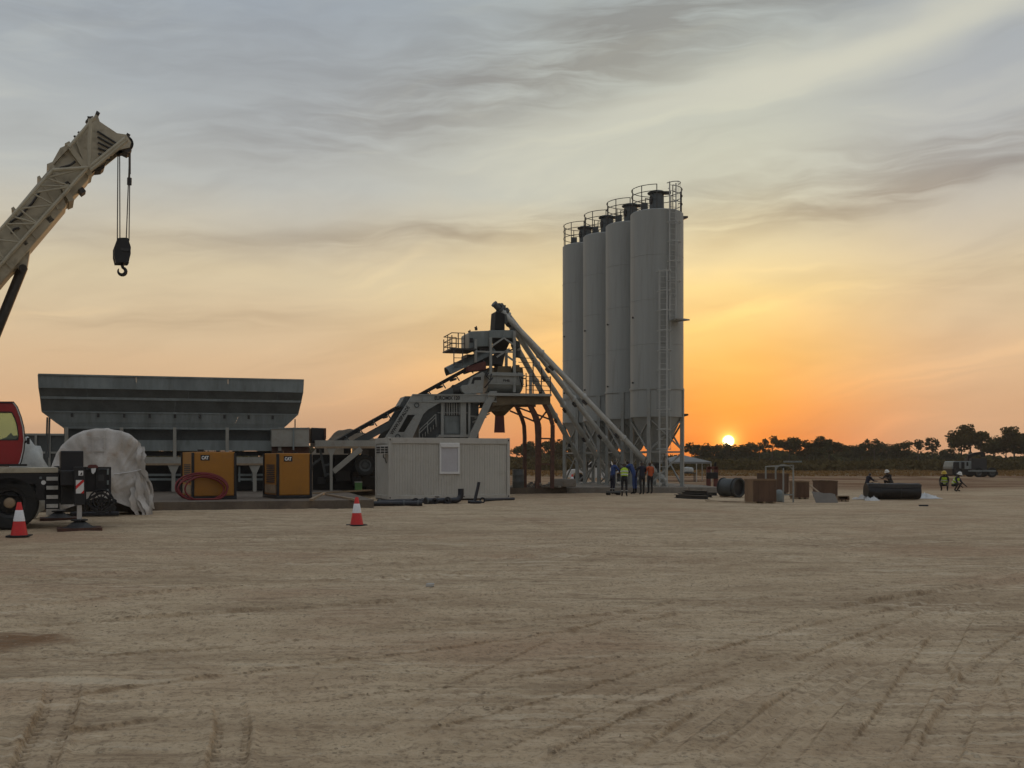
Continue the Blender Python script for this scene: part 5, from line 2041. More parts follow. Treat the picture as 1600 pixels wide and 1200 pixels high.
# ---------------------------------------------------------------- wrapped round load
def wrapped_load():
    F = Frame((P(160, 720, 31.6).x, 31.6, 0), math.radians(22))
    root = thing('wrapped_drum', 'big round drum wrapped in dirty white sheeting beside the crane tail', 'wrapped load', F.loc, F.rz)
    prof = [(72, 806), (74, 770), (78, 735), (88, 708), (100, 692), (113, 681), (130, 673), (150, 669.3), (170, 669.8), (190, 673.5), (205, 680), (215, 689), (220, 700), (222.5, 716), (227, 735), (232, 752), (237, 775), (238, 806)]
    out = []
    for (p0, p1) in zip(prof[:-1], prof[1:]):
        for k in range(5):
            t = k / 5
            out.append((p0[0] + (p1[0] - p0[0]) * t, p0[1] + (p1[1] - p0[1]) * t))
    out.append(prof[-1])
    pts = [F.px(a, b, 0) for a, b in out]
    n = len(pts)
    cen = F.px(158, 775, 0)
    R = random.Random(8)
    vs, fs = [], []
    rings = []
    NR = 26
    for j in range(NR + 1):
        t = j / NR
        ring = []
        for i, p in enumerate(pts):
            q = cen.lerp(p, t)
            q.z = max(q.z, 0.0)
            a = np.array([q.x * 1.6]), np.array([q.z * 1.6])
            wr = float(vnoise(a[0] + 7, a[1], 3)[0]) * .11 + float(vnoise(a[0] * 2.5 + q.z, a[1] * 1.2, 4)[0]) * .075
            fold = .025 * math.sin(i * 1.15 + 4 * t) * t ** 2
            q.y = -.16 * math.cos(t * math.pi / 2) ** .7 + wr + fold - .03
            if t > .985:
                q.y += .03
            ring.append(q.copy())
        rings.append(ring)
    for j in range(1, 9):
        t = j / 8
        ring = []
        for i, p in enumerate(pts):
            q = p.copy()
            nz = float(vnoise(np.array([i * .33]), np.array([t * 5 + 2]), 9)[0])
            k = 1 + .02 * nz - .02 * t
            q = cen + (q - cen) * k
            q.z = max(q.z, 0)
            q.y = .02 + t * 2.1
            ring.append(q)
        rings.append(ring)
    for r in rings:
        vs += r
    for j in range(len(rings) - 1):
        for i in range(n - 1):
            fs.append((j * n + i, j * n + i + 1, (j + 1) * n + i + 1, (j + 1) * n + i))
    base = (len(rings) - 1) * n
    fs.append(tuple(base + i for i in range(n - 1, -1, -1)))
    MB().add(vs, fs).build('sheet', M['sheet'], root, smooth=True)
    ld = MB()
    for x in (145, 163):
        ld.bar(F.px(x, 679, -.16), F.px(x + 1, 742, -.24), .035)
    for y in (684, 705, 727):
        ld.bar(F.px(145, y, -.2), F.px(164, y, -.2), .03)
    ld.build('ladder_frame', M['sheet'], root)
    # torn strips hanging down the right side
    for k in range(9):
        st = MB()
        x0, y0 = [(214, 690), (218, 698), (221, 712), (222, 722), (224, 730), (227, 742), (205, 745), (212, 735), (218, 755)][k]
        x1, y1 = [(221, 735), (228, 752), (238, 772), (233, 800), (240, 803), (242, 795), (214, 805), (222, 806), (229, 806)][k]
        p, q = F.px(x0, y0, -.12), F.px(x1, y1, -.22 - .05 * (k % 3))
        q.z = max(q.z, .01)
        w = R.uniform(.10, .22)
        N = 12
        va, vb = [], []
        for i in range(N + 1):
            t = i / N
            c = p.lerp(q, t) + Vector((.05 * math.sin(t * 7 + k), .04 * math.sin(t * 9 + k * 2) - .05 * math.sin(math.pi * t), 0))
            ww = w * (.6 + .6 * math.sin(math.pi * min(1, t * .9 + .1))) * (1 + .3 * math.sin(i * 2.1 + k))
            tw = t * 1.2 + k
            va.append(c + Vector((-ww / 2 * math.cos(tw * .4), ww * .3 * math.sin(tw), 0)))
            vb.append(c + Vector((ww / 2 * math.cos(tw * .4), -ww * .3 * math.sin(tw), 0)))
        back = [x + Vector((.004, .012, .004)) for x in va + vb]
        m_ = N + 1
        fsx = [(i, i + 1, m_ + i + 1, m_ + i) for i in range(N)]
        fsx += [(2 * m_ + i + 1, 2 * m_ + i, 3 * m_ + i, 3 * m_ + i + 1) for i in range(N)]
        st.add(va + vb + back, fsx)
        st.build('torn_strip', M['sheet'], root, smooth=True, fix=False)
    rope = MB()
    rope.pipe([F.px(a, b, -.18) for a, b in ((165, 741), (185, 740), (205, 737), (223, 733))], .014, 6)
    rope.build('tie_rope', M['cone_white'], root)
    sk = MB()
    sk.box(F.u(110), F.u(186), -.5, -.3, .02, .16)
    sk.build('skid_tube', M['pvc'], root, bevel=.04)


wrapped_load()


def bag(name, label, cat, c, sx, sy, sz, m, seed, squash=1.0):
    n, k = 20, 12
    vs, fs = [], []
    for j in range(k + 1):
        ph = math.pi * j / k
        for i in range(n):
            th = 2 * math.pi * i / n
            d = Vector((math.sin(ph) * math.cos(th), math.sin(ph) * math.sin(th), math.cos(ph)))
            d = Vector((math.copysign(abs(d.x) ** .7, d.x), math.copysign(abs(d.y) ** .7, d.y), math.copysign(abs(d.z) ** .75, d.z)))
            nz = float(vnoise(np.array([d.x * 2.2 + seed]), np.array([d.z * 2.2 + d.y]), seed)[0])
            nz2 = float(vnoise(np.array([d.x * 5 + d.y * 3]), np.array([d.z * 6 + seed]), seed + 5)[0])
            d = d * (1 + .18 * nz + .07 * nz2)
            vs.append((d.x * sx / 2, d.y * sy / 2, max(0, (d.z + 1) * sz / 2)))
    for j in range(k):
        for i in range(n):
            fs.append((j * n + i, j * n + (i + 1) % n, (j + 1) * n + (i + 1) % n, (j + 1) * n + i))
    o = MB().add(vs, fs).build(name, m, None, smooth=True)
    o.location = c
    return tag(o, label, cat)


bg_ = bag('bulk_bag', 'bulging white woven bag peeking out right of the red crane cab', 'bag', P(44, 720, 30.2) - Vector((0, 0, 1.7)), 1.0, .9, 2.2, M['sand_bag'], 3)

# ---------------------------------------------------------------- generators
def generator(F, W, D, Hh, label, seed):
    root = thing('generator', label, 'generator', F.loc, F.rz, 'yellow generator sets on the slab')
    b = MB().box(.04, W - .04, .01, D, .12, Hh)
    body = b.build('enclosure', M['yellow'], root, bevel=.025)
    MB().box(-.02, W + .02, -.02, D + .02, .0, .118).build('base_skid', M['black'], root, bevel=.01)
    for (x0, x1, y0, y1) in ((-.012, .075, -.015, .075), (W - .075, W + .012, -.015, .075), (-.012, .075, D - .06, D + .015), (W - .075, W + .012, D - .06, D + .015)):
        MB().box(x0, x1, y0, y1, .119, Hh - .03).build('corner_post', M['black'], root)
    MB().box(.095, W - .095, -.004, .009, .15, Hh - .05).build('front_panel', M['yellow'], root, bevel=.006)
    ven = MB()
    for k in range(10):
        ven.box(.02, .039, D * .25, D * .8, Hh * .35 + k * .07, Hh * .35 + k * .07 + .04)
    ven.build('louvre', M['dark'], body)
    MB().box(.01, .039, D * .15, D * .9, .2, Hh * .3).build('side_door', M['timber'], body)
    lx0, lz0 = W * .19, Hh - .31
    pl_ = MB().box(lx0, lx0 + .32, -.012, -.005, lz0, lz0 + .2).build('badge', M['black'], root)
    t = MB()
    t.text('CAT', (lx0 + .035, -.0125, lz0 + .035), (1, 0, 0), (0, 0, 1), .25, .13, .003, bold=.05)
    t.build('lettering', M['print_white'], pl_)
    tri = MB()
    tri.prism([(lx0 + .12, -.0165, lz0 + .038), (lx0 + .20, -.0165, lz0 + .038), (lx0 + .16, -.0165, lz0 + .085)], (0, .001, 0))
    tri.build('logo_triangle', M['yellow'], pl_)
    ex = MB()
    ex.tube((W * .35, D * .6, Hh), (W * .35, D * .6, Hh + .1), .12, n=14)
    ex.tube((W * .7, D * .4, Hh), (W * .7, D * .4, Hh + .05), .08, n=14)
    ex.build('exhaust', M['black'], root)
    return root


GR = math.radians(28)
g1 = G(300, 781, .30)
g2 = G(433, 779.5, .30)
F1, F2 = Frame(g1, GR), Frame(g2, GR)
H1 = F1.z(300, 706) - 0
H2 = F2.z(433, 708)
generator(F1, F1.u(369), 2.1, H1, 'yellow box generator with red hose coil leaning on it', 1)
generator(F2, F2.u(487), 2.0, H2, 'yellow box generator nearest the office container, without hose', 2)

# red hose coil leaning against the first generator
hs = MB()
loops = [((315, 761), 41, 22, 0), ((317, 762), 38, 21, 1.0), ((314, 764), 36, 19, 2.1), ((322, 764), 33, 20, 3.2)]
for k, ((cx, cy), rx, ry, ph) in enumerate(loops):
    pts = []
    for i in range(40):
        t = 2 * math.pi * i / 40
        a, b = cx + rx * math.cos(t), cy - ry * math.sin(t)
        v = -.10 - .035 * k - .25 * (b - 738) / 45 + .02 * math.sin(3 * t + ph)
        p = F1.px(a, b, v)
        p.z = max(p.z, .03)
        pts.append(p)
    hs.pipe(pts, .032, 8, closed=True)
hr_ = thing('hose_coil', 'coiled red hose leaning against the left yellow generator', 'hose', F1.loc, F1.rz)
hs.build('hose', M['rubber_hose'], hr_, smooth=True)

# ---------------------------------------------------------------- office container
OL = G(607, 783)
OF = Frame(OL, math.radians(21))
off = thing('office_container', 'white site office container with shuttered window in front of the mixing plant', 'container', OF.loc, OF.rz)
W = OF.u(797)
D = 2.44
Hh = OF.z(607, 683)
np_ = 5
for k in range(np_):
    a, b = .14 + (W - .28) * k / np_, .14 + (W - .28) * (k + 1) / np_
    mb = MB()
    nr = 9
    prof = []
    for i in range(nr):
        x = a + .0015 + (b - a - .003) * i / nr
        w = (b - a - .003) / nr
        prof += [(x, .078), (x + w * .15, .062), (x + w * .85, .062), (x + w, .078)]
    poly = [(x, y, .22) for x, y in prof] + [(b - .0015, .12, .22), (a + .0015, .12, .22)]
    mb.prism(poly, (0, 0, Hh - .22 - .26))
    mb.build('wall_panel', M['office'], off)
for k in range(2):
    a, b = .14 + (D - .28) * k / 2, .14 + (D - .28) * (k + 1) / 2
    MB().box(.06, .12, a + .006, b - .006, .22, Hh - .26).build('end_panel', M['office'], off)
    MB().box(W - .12, W - .06, a + .006, b - .006, .22, Hh - .26).build('end_panel', M['office'], off)
MB().box(.14, W - .14, D - .12, D - .06, .22, Hh - .26).build('rear_wall', M['office'], off)
MB().box(.1, W - .1, .1, D - .1, .12, .2).build('floor', M['office_trim'], off)
MB().box(.02, W - .02, .02, D - .02, Hh - .10, Hh - .015).build('roof', M['office_trim'], off)
for x in (0, W - .14):
    for y in (0, D - .14):
        MB().box(x, x + .14, y, y + .14, .06, Hh - .001).build('corner_post', M['office_trim'], off, bevel=.02)
for (x0, x1, y0, y1) in ((.14, W - .14, .015, .13), (.14, W - .14, D - .13, D - .015), (.015, .13, .14, D - .14), (W - .13, W - .015, .14, D - .14)):
    MB().box(x0, x1, y0, y1, Hh - .262, Hh - .02).build('top_rail', M['office_trim'], off, bevel=.012)
    MB().box(x0, x1, y0, y1, .06, .222).build('bottom_rail', M['office_trim'], off, bevel=.012)
dp = MB()
for px in (683, 723):
    u_ = OF.u(px, 0)
    dp.box(u_ - .1, u_ + .1, .008, .03, .13, .17)
dp.build('fork_pocket', M['black'], off)
cc = MB()
for x in (.07, W - .07):
    for z in (.14, Hh - .1):
        cc.box(x - .025, x + .025, -.004, .01, z - .035, z + .035)
cc.build('corner_slot', M['black'], off)
wp = [OF.px(687, 740.5, .02), OF.px(718, 692, .02)]
x0, x1, z0, z1 = wp[0].x, wp[1].x, wp[0].z, wp[1].z
wn = MB()
wn.ringprism([(x0, .0, z0), (x1, .0, z0), (x1, .0, z1), (x0, .0, z1)], [(x0 + .07, .0, z0 + .10), (x1 - .07, .0, z0 + .10), (x1 - .07, .0, z1 - .21), (x0 + .07, .0, z1 - .21)], (0, .1, 0))
wo = wn.build('window', M['white'], off)
ns = 22
for k in range(ns):
    a = z0 + .10 + (z1 - .21 - z0 - .10) * k / ns
    b = z0 + .10 + (z1 - .21 - z0 - .10) * (k + 1) / ns
    MB().prism([(x0 + .075, .035, a + .004), (x0 + .075, .028, (a + b) / 2), (x0 + .075, .035, b - .002), (x0 + .075, .06, b - .002), (x0 + .075, .06, a + .004)], (x1 - x0 - .15, 0, 0)).build('shutter_slat', M['shutter'], wo)
MB().box(x0 + .03, x1 - .03, -.03, -.001, z1 - .19, z1 - .02).build('shutter_box', M['white'], wo, bevel=.01)
# air conditioner on the left end
ac = MB()
ac.box(-.32, .06, .14, .86, Hh - .72, Hh - .36)
aco = ac.build('air_conditioner', M['white_dirty'], off, bevel=.015)
gr_ = MB()
for r_ in range(3):
    for c_ in range(2):
        zz_ = Hh - .69 + r_ * .105
        gr_.box(-.30 + c_ * .18, -.15 + c_ * .18, .125, .139, zz_ + .015, zz_ + .085)
        gr_.box(-.335, -.321, .18 + c_ * .33, .46 + c_ * .33, zz_ + .015, zz_ + .085)
gr_.build('grille', M['black'], aco)
MB().pipe([(-.1, .5, Hh - .72), (-.1, .5, Hh - .85), (-.02, .5, Hh - .9), (.03, .5, Hh - 1.1)], .02, 6).build('drain_pipe', M['black'], aco)
for i, (x, y) in enumerate(((.2, .25), (W - .2, .25), (.2, D - .25), (W - .2, D - .25), (W / 2, .25), (W / 2, D - .25))):
    MB().box(x - .2, x + .2, y - .12, y + .12, -.02, .062).build('support_block', M['concrete'], off)

# ---------------------------------------------------------------- black pipes in front of the container
def lying_pipe(name, label, a, b, r, flanges=(), zc=None, elbow=None):
    p, q = G(*a), G(*b)
    root = thing(name, label, 'pipe', p, 0, 'black pipes lying by the office container')
    q = q - p
    p0 = Vector((0, 0, r))
    q0 = Vector((q.x, q.y, r))
    pts = [p0, q0]
    if elbow:
        d = (q0 - p0).normalized()
        for k in range(1, 6):
            t = math.pi / 2 * k / 5
            pts.append(q0 + d * (elbow * .6 * math.sin(t)) + Vector((0, 0, elbow * .6 * (1 - math.cos(t)))))
        pts.append(pts[-1] + Vector((0, 0, elbow * .5)))
    o = MB().pipe(pts, r, 14).build('tube', M['pvc'], root, smooth='auto')
    d = (q0 - p0).normalized()
    for f in flanges:
        c = p0.lerp(q0, f)
        MB().tube(c - d * .035, c + d * .035, r * 1.3, n=14).build('flange', M['galv_dark'], root, smooth='auto')
    return root


lying_pipe('lying_pipe', 'long black pipe with two clamps lying nearest the camera by the cone', (522, 791), (660, 790.5), .095, (.79, .95, .02))
lying_pipe('lying_pipe', 'black pipe lying against the left foot of the office container', (590, 787.5), (665, 786), .085, (.03,))
lying_pipe('lying_pipe', 'thick black pipe ending in an upturned elbow below the shuttered window', (664, 788), (712, 786.5), .12, (.04,), elbow=.42)
lying_pipe('lying_pipe', 'short black pipe lying right under the container wall, left of the elbow', (617, 785.5), (702, 784.0), .075, (.5, .97))
lying_pipe('lying_pipe', 'thin black pipe lying along the right foot of the office container', (757, 783.5), (803, 781.5), .06)
c = G(741, 787.5)
r_ = thing('upright_pipe', 'black pipe elbow with a tilted pipe sticking up before the office container', 'pipe', c, 0, 'black pipes lying by the office container')
MB().pipe([(-.25, 0, .09), (-.05, 0, .09), (.02, 0, .13), (.05, .02, .25), (.12, .05, .55), (.185, .08, .86)], .062, 12).build('tube', M['pvc'], r_, smooth='auto')
MB().pipe([(.05 + .2 * math.cos(t), .05 + .14 * math.sin(t), .075) for t in [k * .35 for k in range(18)]], .06, 10, closed=True).build('coil', M['pvc'], r_, smooth='auto')
for i, (px, py, s) in enumerate(((650, 789, .14), (680, 787.5, .12), (700, 787, .14), (754, 786, .12))):
    c = G(px, py)
    o = MB().lathe([(s * .5, -.06), (s, -.06), (s, .06), (s * .5, .06)], (0, 0, 0), 18, 'y', shut=True).build('pipe_coupling', M['pvc'], None, smooth='auto')
    o.location = c + Vector((0, -.16, s))
    tag(o, ['black ring coupling beside the long clamped pipe', 'small black ring coupling before the middle of the container', 'black ring coupling next to the upturned elbow', 'black ring coupling right of the tilted upright pipe'][i], 'pipe fitting', 'loose pipe couplings')

# ---------------------------------------------------------------- people
M['board'] = mat('grey_board', (.19, .175, .155), .8, var=.12)
def person(label, loc, rz, cloth, pose='stand', lean=0.0, arm=(0.15, 0.15), hgt=1.7, helmet=None, vest=None, step=.0, seed=0):
    """one continuous skinned body; local +y is forward"""
    root = thing('person', label, 'person', loc, rz, 'workers on the site')
    s = hgt / 1.7
    V, E, Rr, Tg = [], [], [], []

    def jt(p, r, par=None, tagn='top'):
        V.append(Vector(p) * s)
        Rr.append((r[0] * s, r[1] * s) if isinstance(r, tuple) else (r * s, r * s))
        Tg.append(tagn)
        if par is not None:
            E.append((par, len(V) - 1))
        return len(V) - 1
    squat = pose == 'squat'
    pz = .36 if squat else .93
    py = -.12 if squat else 0
    cl, sn = math.cos(lean), math.sin(lean)

    def tor(h, x=0, f=0):       # point on the leaning torso, h above pelvis
        return (x, py + sn * h + cl * f, pz + cl * h - sn * f)
    pel = jt((0, py, pz), (.15, .11), None, 'leg')
    wa = jt(tor(.17), (.135, .10), pel)
    chst = jt(tor(.36), (.165, .115), wa)
    nk0 = jt(tor(.50), (.10, .08), chst)
    nk = jt(tor(.555, 0, .01), .055, nk0, 'skin')
    h0 = jt(tor(.62, 0, .02), (.066, .075), nk, 'skin')
    h1 = jt(tor(.69, 0, .02), (.076, .092), h0, 'skin')
    h2 = jt(tor(.755, 0, .01), (.062, .07), h1, 'hair')
    jt(tor(.655, 0, .115), .014, h1, 'skin')           # nose
    for sd in (-1, 1):
        jt(tor(.665, sd * .085, .0), .016, h1, 'skin')   # ear
    for sd, am in ((-1, arm[0]), (1, arm[1])):
        sh = jt(tor(.46, sd * .185), .068, nk0)
        a1 = am
        up = Vector((sd * .05, math.sin(a1) * .28, -math.cos(a1) * .28))
        shp = Vector(tor(.46, sd * .185))
        el = shp + up
        fa = a1 + .35 + (.5 if am > .6 else 0)
        wr = el + Vector((-sd * .03, math.sin(fa) * .25, -math.cos(fa) * .25))
        iel = jt(el, .050, sh)
        iwr = jt(wr, .034, iel, 'skin')
        dirv = (wr - el).normalized()
        pm = jt(wr + dirv * .07, (.038, .022), iwr, 'skin')
        for k, (ox, ln) in enumerate(((-.028, .062), (-.010, .075), (.010, .07), (.028, .055))):
            b = jt(wr + dirv * .11 + Vector((0, ox, 0)), .0095, pm, 'skin')
            jt(wr + dirv * (.11 + ln) + Vector((-sd * .012, ox, 0)), .008, b, 'skin')
        jt(wr + dirv * .075 + Vector((-sd * .015, .05, 0)), .010, pm, 'skin')
    for sd in (-1, 1):
        if squat:
            hip = jt((sd * .10, py, pz - .02), .085, pel, 'leg')
            kn = jt((sd * .19, .26, .47), .062, hip, 'leg')
            an = jt((sd * .15, .02, .09), .045, kn, 'boot')
            jt((sd * .17, .19, .045), .042, an, 'boot')
        else:
            st = step * sd
            hip = jt((sd * .095, py, pz - .06), .088, pel, 'leg')
            kn = jt((sd * .10, st * .55 + .02, .50), .062, hip, 'leg')
            mid = jt((sd * .105, st * .8 - .005, .28), .054, kn, 'leg')
            an = jt((sd * .11, st, .10), .045, mid, 'boot')
            jt((sd * .13, st + .16, .045), .042, an, 'boot')
    me = bpy.data.meshes.new('body_cage')
    me.from_pydata(V, E, [])
    bm = bmesh.new()
    bm.from_mesh(me)
    lay = bm.verts.layers.skin.verify()
    bm.verts.ensure_lookup_table()
    for i, v in enumerate(bm.verts):
        v[lay].radius = Rr[i]
        v[lay].use_root = (i == 0)
    bm.to_mesh(me)
    bm.free()
    ob = bpy.data.objects.new('body_cage', me)
    COL.objects.link(ob)
    ob.modifiers.new('skin', 'SKIN').use_smooth_shade = True
    ss = ob.modifiers.new('sub', 'SUBSURF')
    ss.levels = 2
    ss.render_levels = 2
    bpy.context.view_layer.update()
    dm = bpy.data.meshes.new_from_object(ob.evaluated_get(bpy.context.evaluated_depsgraph_get()))
    bpy.data.objects.remove(ob)
    names = ['top', 'leg', 'skin', 'hair', 'boot', 'tape']
    for nme in names:
        dm.materials.append({'top': M[cloth[0]], 'leg': M[cloth[1]], 'skin': M['skin'], 'hair': M['black'], 'boot': M['rubber'], 'tape': M['reflect']}[nme])
    segs = [(V[a], V[b], Tg[b]) for a, b in E]
    for p in dm.polygons:
        c = p.center
        best, tg_ = 9e9, 'top'
        for a, b, t in segs:
            d = b - a
            k = max(0, min(1, (c - a).dot(d) / max(d.length_squared, 1e-9)))
            dd = (c - (a + d * k)).length
            if dd < best:
                best, tg_ = dd, t
        if tg_ == 'skin' and c.z > V[h1].z + .035 * s:
            tg_ = 'hair'
        if tg_ == 'leg' and cloth[2] and not squat and .22 * s < c.z < .30 * s:
            tg_ = 'tape'
        p.material_index = names.index(tg_)
        p.use_smooth = True
    body = bpy.data.objects.new('body', dm)
    COL.objects.link(body)
    body.parent = root
    if helmet:
        c = V[h1]
        ax = (V[h2] - V[h1]).normalized()
        Rm = Vector((0, 0, 1)).rotation_difference(ax).to_matrix()
        mb = MB().lathe([(.155, .02), (.158, .03), (.125, .05), (.118, .10), (.09, .15), (.04, .175), (0, .18)], n=20)
        mb.v = [tuple(c + Rm @ (Vector(v) * s)) for v in mb.v]
        mb.build('helmet', M[helmet], root, smooth='auto')
    if vest:
        # sleeveless shell around the torso with reflective bands
        lv = [(.08, .175, .14), (.17, .175, .14), (.26, .185, .145), (.36, .20, .15), (.44, .185, .14), (.51, .12, .11)]
        n = 20
        vs = []
        for (h, rx, ry) in lv:
            for k in range(n):
                t = 2 * math.pi * k / n
                q = tor(h, rx * math.cos(t), ry * math.sin(t))
                vs.append(Vector(q) * s)
        fs = [(j * n + k, j * n + (k + 1) % n, (j + 1) * n + (k + 1) % n, (j + 1) * n + k) for j in range(len(lv) - 1) for k in range(n)]
        vo = MB().add(vs, fs).build('vest', M[vest], root, smooth=True)
        for h in (.13, .29):
            vs = []
            for hh_, e in ((h, .006), (h, .011), (h + .055, .011), (h + .055, .006)):
                for k in range(n):
                    t = 2 * math.pi * k / n
                    rx, ry = (.176, .141) if h < .2 else (.19, .147)
                    vs.append(Vector(tor(hh_, (rx + e) * math.cos(t), (ry + e) * math.sin(t))) * s)
            fs = [(j * n + k, j * n + (k + 1) % n, (j + 1) * n + (k + 1) % n, (j + 1) * n + k) for j in range(3) for k in range(n)]
            MB().add(vs, fs).build('reflective_band', M['reflect'], vo, smooth=True)
    return root


person('person in blue work jacket at the left of the group by the silo legs', G(957, 773), math.radians(-60), ('blue_cloth', 'navy_cloth', True), lean=.18, arm=(.8, .7), hgt=1.72, seed=1)
person('person in lime safety vest standing in front of the group, back to the camera', G(975.5, 776), math.radians(-8), ('black_cloth', 'black_cloth', True), lean=.22, arm=(.9, .9), hgt=1.62, vest='hivis', seed=2)
person('person in blue coverall leaning far forward in the middle of the group', G(992, 772.5), math.radians(55), ('blue_cloth', 'blue_cloth', False), lean=.55, arm=(1.0, 1.2), hgt=1.86, seed=3)
person('person in all dark clothes between the leaning blue coverall and the orange shirt', G(1003.5, 773), math.radians(10), ('navy_cloth', 'black_cloth', False), lean=.12, arm=(.5, .7), hgt=1.66, step=.12, seed=4)
person('person in orange shirt and black trousers at the right of the group', G(1016, 772), math.radians(25), ('orange_cloth', 'black_cloth', False), lean=.05, arm=(.3, .2), hgt=1.64, seed=5)
person('crouching worker in yellow helmet and lime vest, left of the pair at the far right', G(1476, 767), math.radians(150), ('black_cloth', 'navy_cloth', False), 'squat', .45, (.5, .6), 1.7, 'helmet_y', 'hivis', seed=6)
person('crouching worker in white helmet and lime vest, right of the pair at the far right', G(1493, 768), math.radians(-140), ('navy_cloth', 'black_cloth', False), 'squat', .5, (.55, .45), 1.66, 'helmet_w', 'hivis', seed=7)
person('crouching worker in dark clothes left of the black roll', G(1356, 766), math.radians(-70), ('navy_cloth', 'black_cloth', False), 'squat', .4, (.9, .7), 1.6, None, None, seed=8)
person('crouching worker in white helmet half hidden behind the black roll', G(1390, 763), math.radians(120), ('black_cloth', 'black_cloth', False), 'squat', .5, (.9, .9), 1.75, 'helmet_w', None, seed=9)

# tools lying at the feet of the group
tl = thing('tool_trolley', 'low dark tool trolley at the feet of the group by the silos', 'trolley', G(960, 773.5) + Vector((0, -.15, 0)), .2)
MB().box(-.4, .25, -.2, .2, .12, .2).build('tray', M['galv_dark'], tl, bevel=.01)
for (x, y) in ((-.33, -.16), (.18, -.16), (-.33, .16), (.18, .16)):
    MB().lathe([(.0, -.02), (.075, -.02), (.075, .02), (0, .02)], (x, y, .07), 14, 'y').build('castor', M['rubber'], tl)

# ---------------------------------------------------------------- material lying right of the silos
def crate(label, F, W, D, Hh, m, ma, open_front=False, th=.03, nslat=4):
    root = thing('wooden_crate', label, 'crate', F.loc, F.rz, 'wooden crates right of the silos')
    for (x0, x1, y0, y1, nm) in ((0, W, 0, th, 'front_panel'), (0, W, D - th, D, 'rear_panel'), (0, th, th, D - th, 'side_panel'), (W - th, W, th, D - th, 'side_panel')):
        if nm == 'front_panel' and open_front:
            continue
        MB().box(x0 + .001, x1 - .001, y0, y1, .08, Hh - .02).build(nm, m if nm != 'side_panel' else ma, root)  # side panels take their own tone, front and rear share the other
    if open_front:
        MB().box(th, W - th, th, D - th, .08, .11).build('bottom_panel', m, root)
        MB().box(0.0, W, 0, D, Hh - .02, Hh + .01).build('lid', ma, root)
    else:
        rim = MB()
        rim.ringprism([(-.02, -.02, Hh - .05), (W + .02, -.02, Hh - .05), (W + .02, D + .02, Hh - .05), (-.02, D + .02, Hh - .05)], [(th, th, Hh - .05), (W - th, th, Hh - .05), (W - th, D - th, Hh - .05), (th, D - th, Hh - .05)], (0, 0, .055))
        rim.build('rim', ma, root)
    for x in (0.02, W / 2 - .05, W - .12):
        MB().box(x, x + .1, .0, D, .0, .079).build('runner', M['timber'], root)
    for k in range(nslat + 1):
        x = (W - .07) * k / nslat
        MB().box(x, x + .07, -.014, -.001, .08, Hh - .06).build('batten', m, root)
    return root


c1 = Frame(G(1177, 787), math.radians(7))
crate('tall brown plywood crate nearest the camera, right of the big pipe', c1, c1.u(1213), 1.0, c1.z(1177, 749), M['ply_dark'], M['ply'])
c2 = Frame(G(1243, 780), math.radians(4))
crate('brown plywood crate right behind the steel stand', c2, .62, .8, .80, M['ply_dark'], M['ply'])
c3 = Frame(G(1280, 778), math.radians(2))
crate('dark brown crate behind the leaning grey board', c3, .85, .9, .78, M['ply_dark'], M['ply_dark'])
c4 = Frame(G(1192, 772), math.radians(4))
crate('dark crate behind the steel stand, farthest back', c4, 1.35, 1.0, 1.05, M['ply_dark'], M['ply_dark'])
c5 = Frame(G(1309, 784), math.radians(-8))
crate('small open box at the right end of the crates', c5, .47, .35, .24, M['ply_dark'], M['timber'], open_front=True, nslat=1)

# leaning grey board, white carton, timber offcuts
bd = Frame(G(1275, 786), math.radians(4))
bo = thing('grey_board', 'torn grey board leaning against the crates', 'board', bd.loc, bd.rz)
poly = [bd.px(a, b, 0) for a, b in ((1275, 785.5), (1310, 785.5), (1307, 772), (1300, 770.5), (1290, 771), (1283, 769), (1271.5, 768))]
mb = MB()
mb.prism(poly, (0, .015, 0))
for i, v in enumerate(mb.v):
    mb.v[i] = (v[0], v[1] + .5 * max(0, v[2]), max(v[2], 0))
mb.build('sheet', M['board'], bo)
ct = MB().box(0, .22, 0, .2, 0, .17).build('white_carton', M['white'], None, bevel=.008)
ct.location = G(1297, 779, .0) + Vector((0, -.05, .0))
ct.location.z = .0
tag(ct, 'small white carton with dark print standing by the dark crate', 'carton')
MB().box(.04, .15, -.004, -.001, .05, .09).build('print_patch', M['print'], ct)
bx = MB()
for i, (a, b, c, d, z, lab) in enumerate(((1259, 770.5, 1271, 776, .3, 'pale plank leaning down from the brown crate'), (1262, 760, 1277, 759, .83, 'white offcut lying on top of the crates'), (1104, 783, 1163, 785, .0, 'long pale plank lying on the ground by the big pipe'))):
    p, q = G(a, b + (25 if i < 2 else 0) - (9 if i == 1 else 0)), G(c, d + (12 if i < 2 else 0) + (4 if i == 1 else 0))
    if i == 0:
        p, q = Vector((c2.loc.x + .55, c2.loc.y - .35, .62)), Vector((c2.loc.x + 1.15, c2.loc.y - .85, .03))
    if i == 1:
        p, q = Vector((c3.loc.x - .25, c3.loc.y + .35, .83)), Vector((c3.loc.x + .45, c3.loc.y + .25, .80))
    if i == 2:
        p, q = p + Vector((0, 0, .02)), q + Vector((0, 0, .02))
    o = MB().bar(Vector((0, 0, 0)), q - p, .16 if i < 2 else .2, .03).build('plank', M['timber'], None)
    o.location = p
    tag(o, lab, 'plank', 'loose planks')

# white gas-bottle-like dome beside the crate
dm = MB().lathe([(.16, 0), (.19, .04), (.20, .30), (.17, .42), (.10, .49), (0, .51)], n=24).build('white_drum', M['galv'], None, smooth='auto')
dm.location = G(1217, 784)
tag(dm, 'pale round-topped drum between the tall crate and the steel stand', 'drum')

